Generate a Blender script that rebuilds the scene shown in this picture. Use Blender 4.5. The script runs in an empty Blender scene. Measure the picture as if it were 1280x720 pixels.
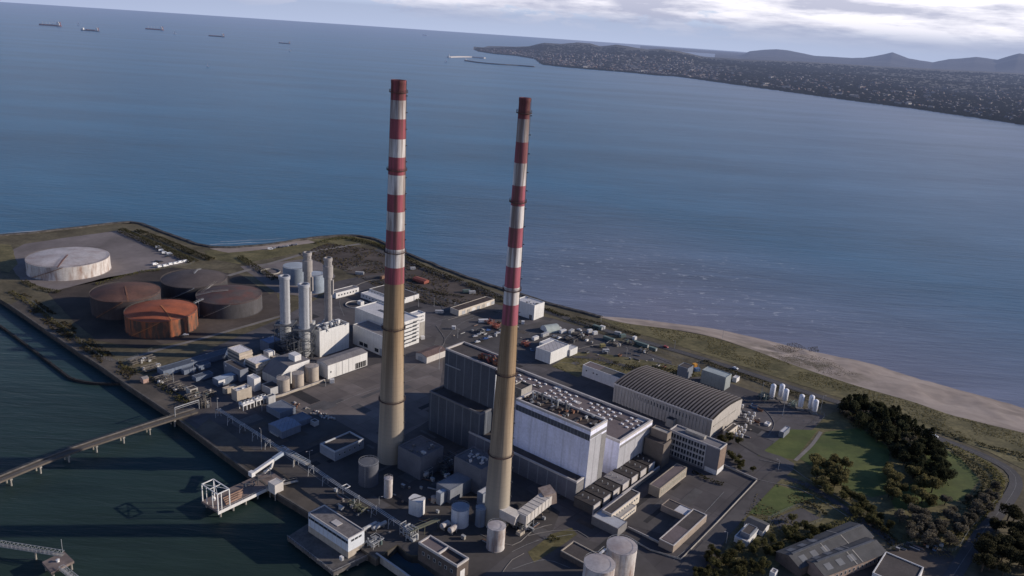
import bpy, bmesh, math, random
from mathutils import Vector, Matrix
R = math.radians
rnd = random.Random(7)
sc = bpy.context.scene
col = sc.collection
SITE = R(-38.0)                      # the works are laid out along this axis

# ------------------------------------------------------------------ camera
FPX, PITCH, ROLL, CAMH = 1000.0, R(17.950), R(3.942), 238.47
_f = Vector((0, math.cos(PITCH), -math.sin(PITCH)))
_r0 = Vector((1, 0, 0)); _u0 = _r0.cross(_f)
_r = math.cos(ROLL) * _r0 + math.sin(ROLL) * _u0
_u = -math.sin(ROLL) * _r0 + math.cos(ROLL) * _u0
cam_d = bpy.data.cameras.new('camera'); cam = bpy.data.objects.new('camera', cam_d); col.objects.link(cam)
cam.matrix_world = Matrix(((_r.x, _u.x, -_f.x, 0), (_r.y, _u.y, -_f.y, 0), (_r.z, _u.z, -_f.z, CAMH), (0, 0, 0, 1)))
cam_d.sensor_width = 36; cam_d.lens = 36 * FPX / 1280; cam_d.clip_start = 1; cam_d.clip_end = 90000
sc.camera = cam

def ray(px, py):
    return _f + _r * ((px - 640) / FPX) + _u * ((360 - py) / FPX)
def P(px, py, z=4.0):
    """survey: the point of height z seen at a pixel of the 1280x720 photograph"""
    d = ray(px, py); t = (z - CAMH) / d.z
    return Vector((d.x * t, d.y * t, z))
def pix(p):
    d = Vector(p) - Vector((0, 0, CAMH)); q = d.dot(_f)
    return 640 + FPX * d.dot(_r) / q, 360 - FPX * d.dot(_u) / q
def ztop(g, py):
    lo, hi = -5.0, 320.0
    for _ in range(50):
        m = (lo + hi) / 2
        if pix((g.x, g.y, m))[1] > py: lo = m
        else: hi = m
    return lo
def mpp(p):
    """metres per pixel at a point"""
    return (Vector(p) - Vector((0, 0, CAMH))).dot(_f) / FPX

# ------------------------------------------------------------------ render settings
sc.render.engine = 'CYCLES'
sc.cycles.use_denoising = True
sc.cycles.max_bounces = 5; sc.cycles.diffuse_bounces = 2; sc.cycles.glossy_bounces = 2
sc.cycles.transparent_max_bounces = 6; sc.cycles.volume_bounces = 0
sc.cycles.caustics_reflective = False; sc.cycles.caustics_refractive = False
sc.view_settings.view_transform = 'Standard'; sc.view_settings.look = 'None'
sc.view_settings.exposure = 0; sc.view_settings.gamma = 1

# ------------------------------------------------------------------ materials
class N:
    """small node-tree writer"""
    def __init__(s, nt): s.nt = nt; s.k = 0
    def new(s, t, **kw):
        n = s.nt.nodes.new(t); s.k += 1; n.location = (s.k * 30, 0)
        for a, b in kw.items(): setattr(n, a, b)
        return n
    def set(s, sock, v):
        if v is None: return
        if hasattr(v, 'is_linked'): s.nt.links.new(v, sock)
        else:
            if isinstance(v, (tuple, list)) and len(v) == 3 and sock.type == 'RGBA': v = (*v, 1)
            sock.default_value = v
    def math(s, op, a, b=None, c=None, clamp=False):
        n = s.new('ShaderNodeMath', operation=op, use_clamp=clamp)
        s.set(n.inputs[0], a); s.set(n.inputs[1], b); s.set(n.inputs[2], c); return n.outputs[0]
    def mix(s, f, a, b, bt='MIX'):
        n = s.new('ShaderNodeMix', data_type='RGBA', blend_type=bt)
        s.set(n.inputs[0], f); s.set(n.inputs[6], a); s.set(n.inputs[7], b); return n.outputs[2]
    def noise(s, vec, scale=1.0, detail=4, rough=.55, dist=0):
        n = s.new('ShaderNodeTexNoise'); s.set(n.inputs['Vector'], vec); n.inputs['Scale'].default_value = scale
        n.inputs['Detail'].default_value = detail; n.inputs['Roughness'].default_value = rough; n.inputs['Distortion'].default_value = dist
        return n.outputs[0]
    def voro(s, vec, scale):
        n = s.new('ShaderNodeTexVoronoi'); s.set(n.inputs['Vector'], vec); n.inputs['Scale'].default_value = scale; return n
    def ramp(s, f, lo, hi):
        n = s.new('ShaderNodeMapRange'); s.set(n.inputs[0], f); n.inputs[1].default_value = lo; n.inputs[2].default_value = hi; return n.outputs[0]
    def scale(s, vec, xyz, loc=(0, 0, 0), rot=(0, 0, 0)):
        n = s.new('ShaderNodeMapping'); s.set(n.inputs[0], vec); n.inputs[3].default_value = xyz; n.inputs[1].default_value = loc; n.inputs[2].default_value = rot; return n.outputs[0]
    def xyz(s, vec):
        n = s.new('ShaderNodeSeparateXYZ'); s.set(n.inputs[0], vec); return n.outputs
    def pos(s): return s.new('ShaderNodeNewGeometry').outputs['Position']
    def obj(s): return s.new('ShaderNodeTexCoord').outputs['Object']
    def rand(s): return s.new('ShaderNodeObjectInfo').outputs['Random']

def mul(c, k): return tuple(min(1, x * k) for x in c)
def new_mat(name):
    m = bpy.data.materials.new(name); m.use_nodes = True
    nt = m.node_tree; nt.nodes.clear(); n = N(nt)
    out = n.new('ShaderNodeOutputMaterial'); b = n.new('ShaderNodeBsdfPrincipled')
    nt.links.new(b.outputs[0], out.inputs[0]); return m, n, b, out

def mat(name, c, var=.22, sc_=.25, rough=.85, spec=.25, metal=0, dirt=None, dirt_amt=0, dirt_sc=(.6, .6, .06), seam=0, seam_amt=.25,
        world=False, grid=0, bump=0, rnd_amt=0, c2=None, fine=.12, seam_col=None):
    """painted / plain surface: colour varied by two noises, optional run-down streaks and panel seams"""
    m, n, b, _ = new_mat(name)
    v = n.pos() if world else n.obj()
    if not world:
        a = n.new('ShaderNodeVectorMath', operation='ADD'); n.set(a.inputs[0], v)
        cx = n.new('ShaderNodeCombineXYZ'); r = n.math('MULTIPLY', n.rand(), 90.0)
        for i in range(3): n.set(cx.inputs[i], r)
        n.set(a.inputs[1], cx.outputs[0]); vn = a.outputs[0]
    else: vn = v
    big = n.ramp(n.noise(vn, sc_, 5, .6), .32, .68)
    o = n.mix(big, mul(c, 1 - var), c2 if c2 else mul(c, 1 + var))
    fn = n.ramp(n.noise(vn, sc_ * 9, 3, .6), .25, .75)
    o = n.mix(1.0, o, n.mix(fn, (1 - fine,) * 3, (1 + fine,) * 3), 'MULTIPLY')
    if dirt:
        s = n.noise(n.scale(vn, dirt_sc), 1.0, 4, .6)
        o = n.mix(n.math('MULTIPLY', n.ramp(s, .45, .75), dirt_amt, clamp=True), o, dirt)
    if seam:
        x = n.xyz(v); q = n.math('ADD', x[0], x[1]); q = n.math('FRACT', n.math('DIVIDE', q, seam))
        line = n.math('LESS_THAN', q, .1)
        o = n.mix(n.math('MULTIPLY', line, seam_amt), o, seam_col or mul(c, .25))
    if grid:
        gx = n.xyz(n.scale(v, (1 / grid, 1 / grid, 1), rot=(0, 0, R(38))))
        ln = n.math('MAXIMUM', n.math('LESS_THAN', n.math('FRACT', gx[0]), .035), n.math('LESS_THAN', n.math('FRACT', gx[1]), .035))
        wn = n.new('ShaderNodeTexWhiteNoise'); fl = n.new('ShaderNodeVectorMath', operation='FLOOR'); n.set(fl.inputs[0], n.scale(v, (1 / grid, 1 / grid, 0), rot=(0, 0, R(38)))); n.set(wn.inputs[0], fl.outputs[0])
        sl = n.math('MULTIPLY_ADD', wn.outputs[0], .26, .87); cg = n.new('ShaderNodeCombineColor'); [n.set(cg.inputs[i], sl) for i in range(3)]
        o = n.mix(1.0, o, cg.outputs[0], 'MULTIPLY'); o = n.mix(n.math('MULTIPLY', ln, .35), o, mul(c, .45))
    if rnd_amt:
        k = n.ramp(n.rand(), 0, 1); kk = n.math('MULTIPLY_ADD', k, 2 * rnd_amt, 1 - rnd_amt)
        cx2 = n.new('ShaderNodeCombineColor'); [n.set(cx2.inputs[i], kk) for i in range(3)]
        o = n.mix(1.0, o, cx2.outputs[0], 'MULTIPLY')
    n.set(b.inputs['Base Color'], o)
    b.inputs['Roughness'].default_value = rough; b.inputs['Specular IOR Level'].default_value = spec; b.inputs['Metallic'].default_value = metal
    if bump:
        bp = n.new('ShaderNodeBump'); bp.inputs['Strength'].default_value = bump; bp.inputs['Distance'].default_value = .5
        n.set(bp.inputs['Height'], n.noise(vn, sc_ * 6, 4)); n.set(b.inputs['Normal'], bp.outputs[0])
    return m

# ------------------------------------------------------------------ mesh writer
class MB:
    def __init__(s): s.v = []; s.f = []; s.m = []
    def add(s, vs, fs, m=0):
        o = len(s.v); s.v += [tuple(x) for x in vs]
        for f in fs: s.f.append([o + i for i in f]); s.m.append(m)
    def box(s, x0, x1, y0, y1, z0, z1, m=0, mt=None, skip=''):
        v = [(x0, y0, z0), (x1, y0, z0), (x1, y1, z0), (x0, y1, z0), (x0, y0, z1), (x1, y0, z1), (x1, y1, z1), (x0, y1, z1)]
        F = {'b': (3, 2, 1, 0), 't': (4, 5, 6, 7), 'f': (0, 1, 5, 4), 'e': (1, 2, 6, 5), 'k': (2, 3, 7, 6), 'w': (3, 0, 4, 7)}
        o = len(s.v); s.v += v
        for k, f in F.items():
            if k in skip: continue
            s.f.append([o + i for i in f]); s.m.append(mt if (k == 't' and mt is not None) else m)
        return s
    def prism(s, poly, z0, z1, m=0, mt=None, bottom=False):
        n = len(poly); vs = [(p[0], p[1], z0) for p in poly] + [(p[0], p[1], z1) for p in poly]
        s.add(vs, [(i, (i + 1) % n, n + (i + 1) % n, n + i) for i in range(n)], m)
        o = len(s.v); s.v += [(p[0], p[1], z1) for p in poly]; s.f.append(list(range(o, o + n))); s.m.append(m if mt is None else mt)
        if bottom:
            o = len(s.v); s.v += [(p[0], p[1], z0) for p in poly]; s.f.append(list(range(o + n - 1, o - 1, -1))); s.m.append(m)
        return s
    def lathe(s, prof, cx=0, cy=0, n=32, m=0, ms=None):
        o = len(s.v)
        for r, z in prof:
            for i in range(n):
                a = 2 * math.pi * i / n; s.v.append((cx + r * math.cos(a), cy + r * math.sin(a), z))
        for k in range(len(prof) - 1):
            for i in range(n):
                j = (i + 1) % n; s.f.append([o + k * n + i, o + k * n + j, o + (k + 1) * n + j, o + (k + 1) * n + i]); s.m.append(ms[k] if ms else m)
        return s
    def disc(s, r, z, cx=0, cy=0, n=32, m=0):
        o = len(s.v); s.v += [(cx + r * math.cos(2 * math.pi * i / n), cy + r * math.sin(2 * math.pi * i / n), z) for i in range(n)]
        s.f.append(list(range(o, o + n))); s.m.append(m); return s
    def bar(s, p, q, r, n=6, m=0, flat=None):
        p = Vector(p); q = Vector(q); d = (q - p)
        if d.length < 1e-6: return s
        d.normalize(); a = d.cross(Vector((0, 0, 1)))
        if a.length < 1e-3: a = d.cross(Vector((0, 1, 0)))
        a.normalize(); b = d.cross(a); o = len(s.v)
        rb = flat if flat is not None else r
        off = math.pi / 4 if n == 4 else 0
        for e in (p, q):
            for i in range(n):
                t = 2 * math.pi * i / n + off; s.v.append(tuple(e + a * r * math.cos(t) + b * rb * math.sin(t)))
        for i in range(n):
            j = (i + 1) % n; s.f.append([o + i, o + j, o + n + j, o + n + i]); s.m.append(m)
        s.f.append([o + i for i in range(n - 1, -1, -1)]); s.m.append(m); s.f.append([o + n + i for i in range(n)]); s.m.append(m); return s
    def path(s, pts, r, n=6, m=0):
        for a, b in zip(pts, pts[1:]): s.bar(a, b, r, n, m)
        return s
    def build(s, name, mats, parent=None, smooth=False, loc=None, rz=0):
        me = bpy.data.meshes.new(name); me.from_pydata(s.v, [], s.f)
        for m in (mats if isinstance(mats, (list, tuple)) else [mats]): me.materials.append(m)
        me.polygons.foreach_set('material_index', s.m)
        if smooth: me.polygons.foreach_set('use_smooth', [True] * len(s.f))
        me.update(); o = bpy.data.objects.new(name, me); col.objects.link(o)
        if parent: o.parent = parent
        if loc is not None: o.location = loc
        if rz: o.rotation_euler.z = rz
        return o
def smooth_by_angle(o, ang=35):
    me = o.data
    bm = bmesh.new(); bm.from_mesh(me); bmesh.ops.remove_doubles(bm, verts=bm.verts, dist=1e-4)
    for f in bm.faces: f.smooth = True
    for e in bm.edges:
        if len(e.link_faces) != 2 or e.calc_face_angle(3.2) > R(ang): e.smooth = False
    bm.to_mesh(me); bm.free(); return o

def tag(o, label, cat, group=None, kind=None):
    o['label'] = label; o['category'] = cat
    if group: o['group'] = group
    if kind: o['kind'] = kind
    return o
def thing(name, label, cat, loc=(0, 0, 0), rz=0, group=None):
    o = bpy.data.objects.new(name, None); col.objects.link(o); o.empty_display_size = .5
    o.location = loc; o.rotation_euler.z = rz; return tag(o, label, cat, group)
def copy_tree(o, parent=None):
    c = o.copy(); col.objects.link(c); c.parent = parent
    for ch in list(o.children): copy_tree(ch, c)
    return c
def place(o, loc, rz=0, s=1, label=None, group=None):
    o.location = loc; o.rotation_euler.z = rz; o.scale = (s, s, s)
    if label: o['label'] = label
    if group: o['group'] = group
    return o
def structure(o): o['kind'] = 'structure'; return o

def inpoly(x, y, poly):
    c = False; j = len(poly) - 1
    for i in range(len(poly)):
        a, b = poly[i], poly[j]
        if (a[1] > y) != (b[1] > y) and x < (b[0] - a[0]) * (y - a[1]) / (b[1] - a[1]) + a[0]: c = not c
        j = i
    return c
def patch(name, poly_px, z, m, jag=0):
    """a sheet of ground lying at height z over a surveyed outline"""
    pts = [P(x, y, 4) for x, y in poly_px]; o = []
    for a, b in zip(pts, pts[1:] + pts[:1]):
        k = max(1, int((b - a).length / 8)) if jag else 1
        for i in range(k):
            p = a.lerp(b, i / k); o.append((p.x + rnd.uniform(-jag, jag), p.y + rnd.uniform(-jag, jag), z))
    bm = bmesh.new(); f = bm.faces.new([bm.verts.new(p) for p in o]); bmesh.ops.triangulate(bm, faces=[f])
    bmesh.ops.recalc_face_normals(bm, faces=bm.faces[:])
    if sum(ff.normal.z * ff.calc_area() for ff in bm.faces) < 0: bmesh.ops.reverse_faces(bm, faces=bm.faces[:])
    me = bpy.data.meshes.new(name); bm.to_mesh(me); bm.free(); me.materials.append(m)
    ob = bpy.data.objects.new(name, me); col.objects.link(ob); return structure(ob)
def spline(pts, step=6.0):
    o = []
    for i in range(len(pts) - 1):
        p0, p1, p2, p3 = pts[max(i - 1, 0)], pts[i], pts[i + 1], pts[min(i + 2, len(pts) - 1)]
        k = max(1, int((p2 - p1).length / step))
        for j in range(k):
            t = j / k
            o.append(.5 * ((2 * p1) + (-p0 + p2) * t + (2 * p0 - 5 * p1 + 4 * p2 - p3) * t * t + (-p0 + 3 * p1 - 3 * p2 + p3) * t ** 3))
    o.append(pts[-1]); return o
def strip_pts(c, off):
    o = []
    for i, p in enumerate(c):
        d = (c[min(i + 1, len(c) - 1)] - c[max(i - 1, 0)]); d.z = 0; d.normalize(); o.append(p + Vector((-d.y, d.x, 0)) * off)
    return o
def ribbon(name, c, w, z, m, off=0):
    l = strip_pts(c, off + w / 2); r = strip_pts(c, off - w / 2); b = MB()
    b.add([(p.x, p.y, z) for p in l] + [(p.x, p.y, z) for p in r], [(len(l) + i, len(l) + i + 1, i + 1, i) for i in range(len(l) - 1)])
    return structure(b.build(name, m))
def ridge(b, c, prof, m=0):
    """sweep a cross-section [(offset, z)] along a line of points"""
    rows = [[(p.x, p.y, z) for p in strip_pts(c, o)] for o, z in prof]; n = len(c)
    b.add([p for r_ in rows for p in r_], [(k * n + i + 1, k * n + i, (k + 1) * n + i, (k + 1) * n + i + 1) for k in range(len(prof) - 1) for i in range(n - 1)], m)
    n0 = len(b.v) - n * len(prof)
    for e in (0, n - 1):
        b.f.append([n0 + k * n + e for k in range(len(prof))]); b.m.append(m)

# ------------------------------------------------------------------ sun, sky and cloud
SUN_EL, SUN_AZ = R(18.0), R(7.0)      # azimuth measured from +X towards +Y
sv = Vector((math.cos(SUN_EL) * math.cos(SUN_AZ), math.cos(SUN_EL) * math.sin(SUN_AZ), math.sin(SUN_EL)))
sd = bpy.data.lights.new('sun', 'SUN'); sd.energy = 5.0; sd.angle = R(.53); sd.color = (1, .885, .755)
so = bpy.data.objects.new('sun', sd); col.objects.link(so); so.rotation_euler = (-sv).to_track_quat('-Z', 'Y').to_euler(); so.location = (600, 0, 400)
w = bpy.data.worlds.new('World'); sc.world = w; w.use_nodes = True
nt = w.node_tree; nt.nodes.clear(); n = N(nt)
wo = n.new('ShaderNodeOutputWorld'); bg = n.new('ShaderNodeBackground'); nt.links.new(bg.outputs[0], wo.inputs[0])
sky = n.new('ShaderNodeTexSky', sky_type='NISHITA'); sky.sun_disc = False; sky.sun_elevation = SUN_EL
sky.sun_rotation = math.pi / 2 - SUN_AZ; sky.altitude = 200; sky.air_density = 1.0; sky.dust_density = .6; sky.ozone_density = 2.5
dirv = n.new('ShaderNodeTexCoord').outputs['Generated']; x = n.xyz(dirv)
zz = n.math('MAXIMUM', x[2], .004)
cp = n.new('ShaderNodeCombineXYZ')
n.set(cp.inputs[0], n.math('DIVIDE', x[0], n.math('ADD', zz, .045))); n.set(cp.inputs[1], n.math('DIVIDE', x[1], n.math('ADD', zz, .045)))
cl = n.noise(n.scale(dirv, (11, 11, 44), (3.3, 1.2, 0)), 1.0, 9, .60, .2)
side = n.ramp(x[0], -.22, .42)                                    # more cloud to the south-west
cover = n.ramp(n.math('ADD', n.math('ADD', cl, n.math('MULTIPLY', side, .21)), n.math('MULTIPLY_ADD', x[2], 2.6, -.045)), .50, .565)
lowfade = n.ramp(x[2], .002, .026)
cover = n.math('MULTIPLY', n.math('MULTIPLY', cover, lowfade, clamp=True), n.ramp(x[2], .22, .10), clamp=True)
thick = n.ramp(n.noise(n.scale(dirv, (9, 9, 62), (1.3, 8.2, .012)), 1.0, 7, .6), .40, .62)
ccol = n.mix(thick, (21, 19.8, 19.6), (8.6, 8.4, 9.8))
base = n.mix(1.0, sky.outputs[0], (.80, .97, 1.36), 'MULTIPLY')
hz = n.ramp(x[2], .10, -.01)
base = n.mix(n.math('MULTIPLY', hz, .9), base, (15.5, 17.6, 21.4))
skyc = n.mix(n.math('MULTIPLY', cover, .88), base, ccol)
n.set(bg.inputs[0], skyc); bg.inputs[1].default_value = .083
# ================================================================== SETTING
# ---- sea: one sheet out to the horizon
m_sea, n, b, out = new_mat('sea_water')
v = n.pos(); x = n.xyz(v)
# open sea / sheltered harbour (left of the quay) / silty shallows along the beach
qa, qb = P(0, 373, 0), P(400, 640, 0); dq = (qb - qa).normalized(); nq = Vector((-dq.y, dq.x))
sd_ = n.math('ADD', n.math('MULTIPLY', n.math('SUBTRACT', x[0], qa.x), -nq.x), n.math('MULTIPLY', n.math('SUBTRACT', x[1], qa.y), -nq.y))
harb = n.math('MULTIPLY', n.ramp(sd_, -20, 5), n.ramp(x[0], 600, 300))
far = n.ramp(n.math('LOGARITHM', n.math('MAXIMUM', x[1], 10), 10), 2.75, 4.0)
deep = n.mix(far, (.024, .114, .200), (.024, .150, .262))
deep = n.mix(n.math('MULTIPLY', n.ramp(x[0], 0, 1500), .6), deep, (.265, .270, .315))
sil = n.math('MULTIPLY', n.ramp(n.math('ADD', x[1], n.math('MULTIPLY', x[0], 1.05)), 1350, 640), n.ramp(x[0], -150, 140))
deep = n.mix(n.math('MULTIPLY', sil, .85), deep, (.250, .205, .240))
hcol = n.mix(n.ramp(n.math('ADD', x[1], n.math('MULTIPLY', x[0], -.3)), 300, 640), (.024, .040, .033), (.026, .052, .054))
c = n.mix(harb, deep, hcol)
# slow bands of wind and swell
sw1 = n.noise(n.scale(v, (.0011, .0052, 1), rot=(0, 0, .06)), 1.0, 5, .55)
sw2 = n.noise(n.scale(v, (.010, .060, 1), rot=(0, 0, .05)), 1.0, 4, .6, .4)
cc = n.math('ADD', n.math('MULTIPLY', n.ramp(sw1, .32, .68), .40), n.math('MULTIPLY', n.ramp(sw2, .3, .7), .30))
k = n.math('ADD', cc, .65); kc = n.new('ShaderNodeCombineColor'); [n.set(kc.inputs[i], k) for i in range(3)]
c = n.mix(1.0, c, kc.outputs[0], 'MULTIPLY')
# small breaking crests off the beach
br = n.noise(n.scale(v, (.085, .17, 1), rot=(0, 0, .12)), 1.0, 4, .6, .6)
zone = n.noise(n.scale(v, (.004, .008, 1)), 1.0, 2, .5)
reg = n.math('MULTIPLY', n.math('MULTIPLY', n.ramp(x[0], -60, 90), n.ramp(x[0], 420, 250)), n.math('MULTIPLY', n.ramp(x[1], 640, 720), n.ramp(x[1], 1010, 860)))
fo = n.math('MULTIPLY', n.math('MULTIPLY', n.ramp(br, .60, .66), n.ramp(zone, .40, .52)), reg, clamp=True)
c = n.mix(n.math('MULTIPLY', fo, .6), c, (.5, .52, .55))
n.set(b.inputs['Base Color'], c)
b.inputs['Roughness'].default_value = .32; b.inputs['Specular IOR Level'].default_value = .16; b.inputs['IOR'].default_value = 1.33
bp = n.new('ShaderNodeBump'); bp.inputs['Strength'].default_value = .55; bp.inputs['Distance'].default_value = 1.2
w1 = n.noise(n.scale(v, (.035, .16, 1), rot=(0, 0, .08)), 1.0, 6, .62, .3)
n.set(bp.inputs['Height'], w1); n.set(b.inputs['Normal'], bp.outputs[0])
mb = MB(); rings = [0, 150, 300, 500, 800, 1300, 2200, 4000, 8000, 15000, 28000]; K = 96
mb.lathe([(max(r_, .01), 0) for r_ in rings], n=K)
structure(mb.build('sea_water', m_sea))

# ---- ground materials
g_scrub = mat('dry_scrub_ground', (.096, .080, .048), .4, .035, world=True, c2=(.155, .130, .080), fine=.3)
g_gravel = mat('pale_gravel', (.185, .160, .152), .24, .02, world=True, dirt=(.10, .085, .078), dirt_amt=.6, dirt_sc=(.03, .008, 1))
g_earth = mat('dark_earth', (.052, .042, .036), .3, .03, world=True, c2=(.084, .066, .055))
g_brown = mat('brown_gravel', (.085, .068, .058), .3, .03, world=True, dirt=(.05, .04, .036), dirt_amt=.6, dirt_sc=(.05, .09, 1))
g_asph = mat('old_asphalt', (.092, .083, .084), .3, .022, world=True, grid=17, dirt=(.055, .05, .052), dirt_amt=.6, dirt_sc=(.02, .06, 1))
g_asph2 = mat('dark_asphalt', (.088, .080, .078), .28, .03, world=True, dirt=(.09, .084, .084), dirt_amt=.4, dirt_sc=(.05, .02, 1))
g_dark = mat('shade_darkened_asphalt', (.074, .067, .065), .32, .03, world=True, dirt=(.07, .062, .055), dirt_amt=.45, dirt_sc=(.05, .02, 1))  # dark asphalt, taken darker still to deepen the shade on the quay
g_apron = mat('concrete_apron', (.150, .128, .118), .2, .018, world=True, grid=12, dirt=(.085, .075, .074), dirt_amt=.7, dirt_sc=(.016, .05, 1))
g_conc = mat('pale_concrete', (.20, .182, .165), .2, .08, world=True, dirt=(.14, .12, .11), dirt_amt=.5, dirt_sc=(.1, .1, 1))
g_quay = mat('worn_quay_deck', (.100, .084, .068), .35, .05, world=True, dirt=(.05, .045, .04), dirt_amt=.7, dirt_sc=(.06, .02, 1))
g_lawn = mat('mown_lawn', (.078, .110, .030), .25, .05, world=True, c2=(.125, .145, .044), dirt=(.045, .05, .02), dirt_amt=.5, dirt_sc=(.05, .12, 1))
g_rough = mat('rough_grass', (.120, .108, .046), .35, .05, world=True, c2=(.195, .165, .080), fine=.35, dirt=(.045, .045, .025), dirt_amt=.6, dirt_sc=(.08, .2, 1))
g_sand = mat('beach_sand', (.33, .27, .232), .14, .012, world=True, c2=(.40, .335, .29), fine=.12, dirt=(.135, .108, .092), dirt_amt=.7, dirt_sc=(.012, .03, 1))
g_road = mat('road_asphalt', (.072, .068, .070), .15, .04, world=True)
g_rock = mat('dark_rock_armour', (.060, .054, .050), .4, .22, world=True, c2=(.125, .112, .10), fine=.4)
g_wet = mat('wet_sand', (.105, .088, .085), .2, .02, world=True)

# ---- land slab (bordered by quays on the left, rock slopes and beach on the sea side)
quay = [P(x_, y_, 4) for x_, y_ in ((-90, 318), (10, 380), (89, 434), (126, 458), (157, 480), (211, 516), (240, 538), (307, 588), (348, 618), (386, 641), (470, 699), (497, 681.5), (507, 691), (515, 694.5), (523, 695), (562, 723), (575, 735))]
seaside = [P(x_, y_, 4) for x_, y_ in ((-90, 300), (0, 295), (72, 288), (140, 280), (172, 279.5), (215, 295), (262, 309), (330, 307), (390, 298), (440, 295), (472, 301), (522, 323), (600, 353), (700, 384), (752, 397))]
DUNE = [(752, 397), (785, 404.5), (840, 411.5), (890, 421), (940, 437), (1000, 459), (1070, 482), (1140, 502), (1190, 519), (1280, 541), (1400, 568)]
dune = [P(x_, y_, 4) for x_, y_ in DUNE]
waterl = [P(x_, y_, -.4) for x_, y_ in ((752, 395.5), (790, 398), (840, 404), (900, 412), (975, 429), (1060, 447), (1130, 465), (1200, 487), (1290, 511), (1400, 545))]
outline = quay + [P(640, 800, 4), Vector((60, 120, 4)), Vector((420, 120, 4)), Vector((620, 400, 4))] + dune[::-1] + seaside[::-1][1:]
bm = bmesh.new(); vs = [bm.verts.new((p.x, p.y, 4)) for p in outline]; f = bm.faces.new(vs)
lo = [bm.verts.new((p.x, p.y, -3)) for p in outline]
for i in range(len(vs)):
    j = (i + 1) % len(vs); ff = bm.faces.new((vs[i], vs[j], lo[j], lo[i])); ff.material_index = 1
bmesh.ops.triangulate(bm, faces=[f]); bmesh.ops.recalc_face_normals(bm, faces=bm.faces[:])
me = bpy.data.meshes.new('ground'); bm.to_mesh(me); bm.free()
m_quaywall = mat('quay_wall', (.075, .066, .058), .3, .1, world=True, dirt=(.03, .028, .026), dirt_amt=.8, dirt_sc=(.3, .3, .1))
me.materials.append(g_scrub); me.materials.append(m_quaywall)
og = bpy.data.objects.new('ground', me); col.objects.link(og); structure(og)

# rock armour slope on the sea side
mb = MB(); cs = spline(seaside, 8)
for i in range(len(cs)):
    cs[i] = cs[i] + Vector((rnd.uniform(-1, 1), rnd.uniform(-1, 1), 0))
ridge(mb, cs, [(-2, 4.02), (-1, 5.2), (2, 5.4), (6, 3.0), (11, -1.0)])
structure(mb.build('rock_armour', g_rock))
# beach: a gently sloping sheet from the dune foot into the water, with hummocks
d_s, w_s = spline(dune, 5), spline(waterl, 5); mb = MB(); Kc, Kr = 150, 26
def along(pl, t):
    q = t * (len(pl) - 1); i = min(int(q), len(pl) - 2); return pl[i].lerp(pl[i + 1], q - i)
from mathutils import noise as mnoise
nt_ = g_sand.node_tree; nn = N(nt_); pb = nt_.nodes['Principled BSDF'] if 'Principled BSDF' in nt_.nodes else [q for q in nt_.nodes if q.type == 'BSDF_PRINCIPLED'][0]
old = pb.inputs['Base Color'].links[0].from_socket; mp = P(1005, 452, 3); ps = nn.xyz(nn.pos()); ca, sa = math.cos(R(-40)), math.sin(R(-40))
dx = nn.math('SUBTRACT', ps[0], mp.x); dy = nn.math('SUBTRACT', ps[1], mp.y)
e1_ = nn.math('ABSOLUTE', nn.math('DIVIDE', nn.math('ADD', nn.math('MULTIPLY', dx, ca), nn.math('MULTIPLY', dy, sa)), 62.0)); e2_ = nn.math('ABSOLUTE', nn.math('DIVIDE', nn.math('SUBTRACT', nn.math('MULTIPLY', dy, ca), nn.math('MULTIPLY', dx, sa)), 20.0))
msk = nn.math('MULTIPLY', nn.ramp(nn.math('ADD', nn.math('POWER', e1_, 2.0), nn.math('POWER', e2_, 2.0)), 1.2, .2), nn.ramp(nn.noise(nn.pos(), .07, 5, .65), .40, .58), clamp=True)
nn.set(pb.inputs['Base Color'], nn.mix(nn.math('MULTIPLY', msk, .75), old, (.088, .074, .046)))
vv = []
for i in range(Kc + 1):
    a, c_ = along(d_s, i / Kc), along(w_s, i / Kc)
    for j in range(Kr + 1):
        t = j / Kr * 1.06; p = a.lerp(c_, t); env = math.sin(min(1, max(0, t)) * math.pi) ** .7
        z = 4.05 + (-4.3) * t ** 1.2 + env * (.9 * mnoise.noise(Vector((p.x * .03, p.y * .03, 1))) + .35 * mnoise.noise(Vector((p.x * .12, p.y * .12, 5))))
        vv.append((p.x, p.y, z))
ff = [(i * (Kr + 1) + j, i * (Kr + 1) + j + 1, (i + 1) * (Kr + 1) + j + 1, (i + 1) * (Kr + 1) + j) for i in range(Kc) for j in range(Kr)]
mb.add(vv, ff, 0)
ob = mb.build('beach', g_sand, smooth=True); structure(ob)
bm = bmesh.new(); bm.from_mesh(ob.data); bmesh.ops.recalc_face_normals(bm, faces=bm.faces[:])
if sum(q.normal.z for q in bm.faces) < 0: bmesh.ops.reverse_faces(bm, faces=bm.faces[:])
bm.to_mesh(ob.data); bm.free()

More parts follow.
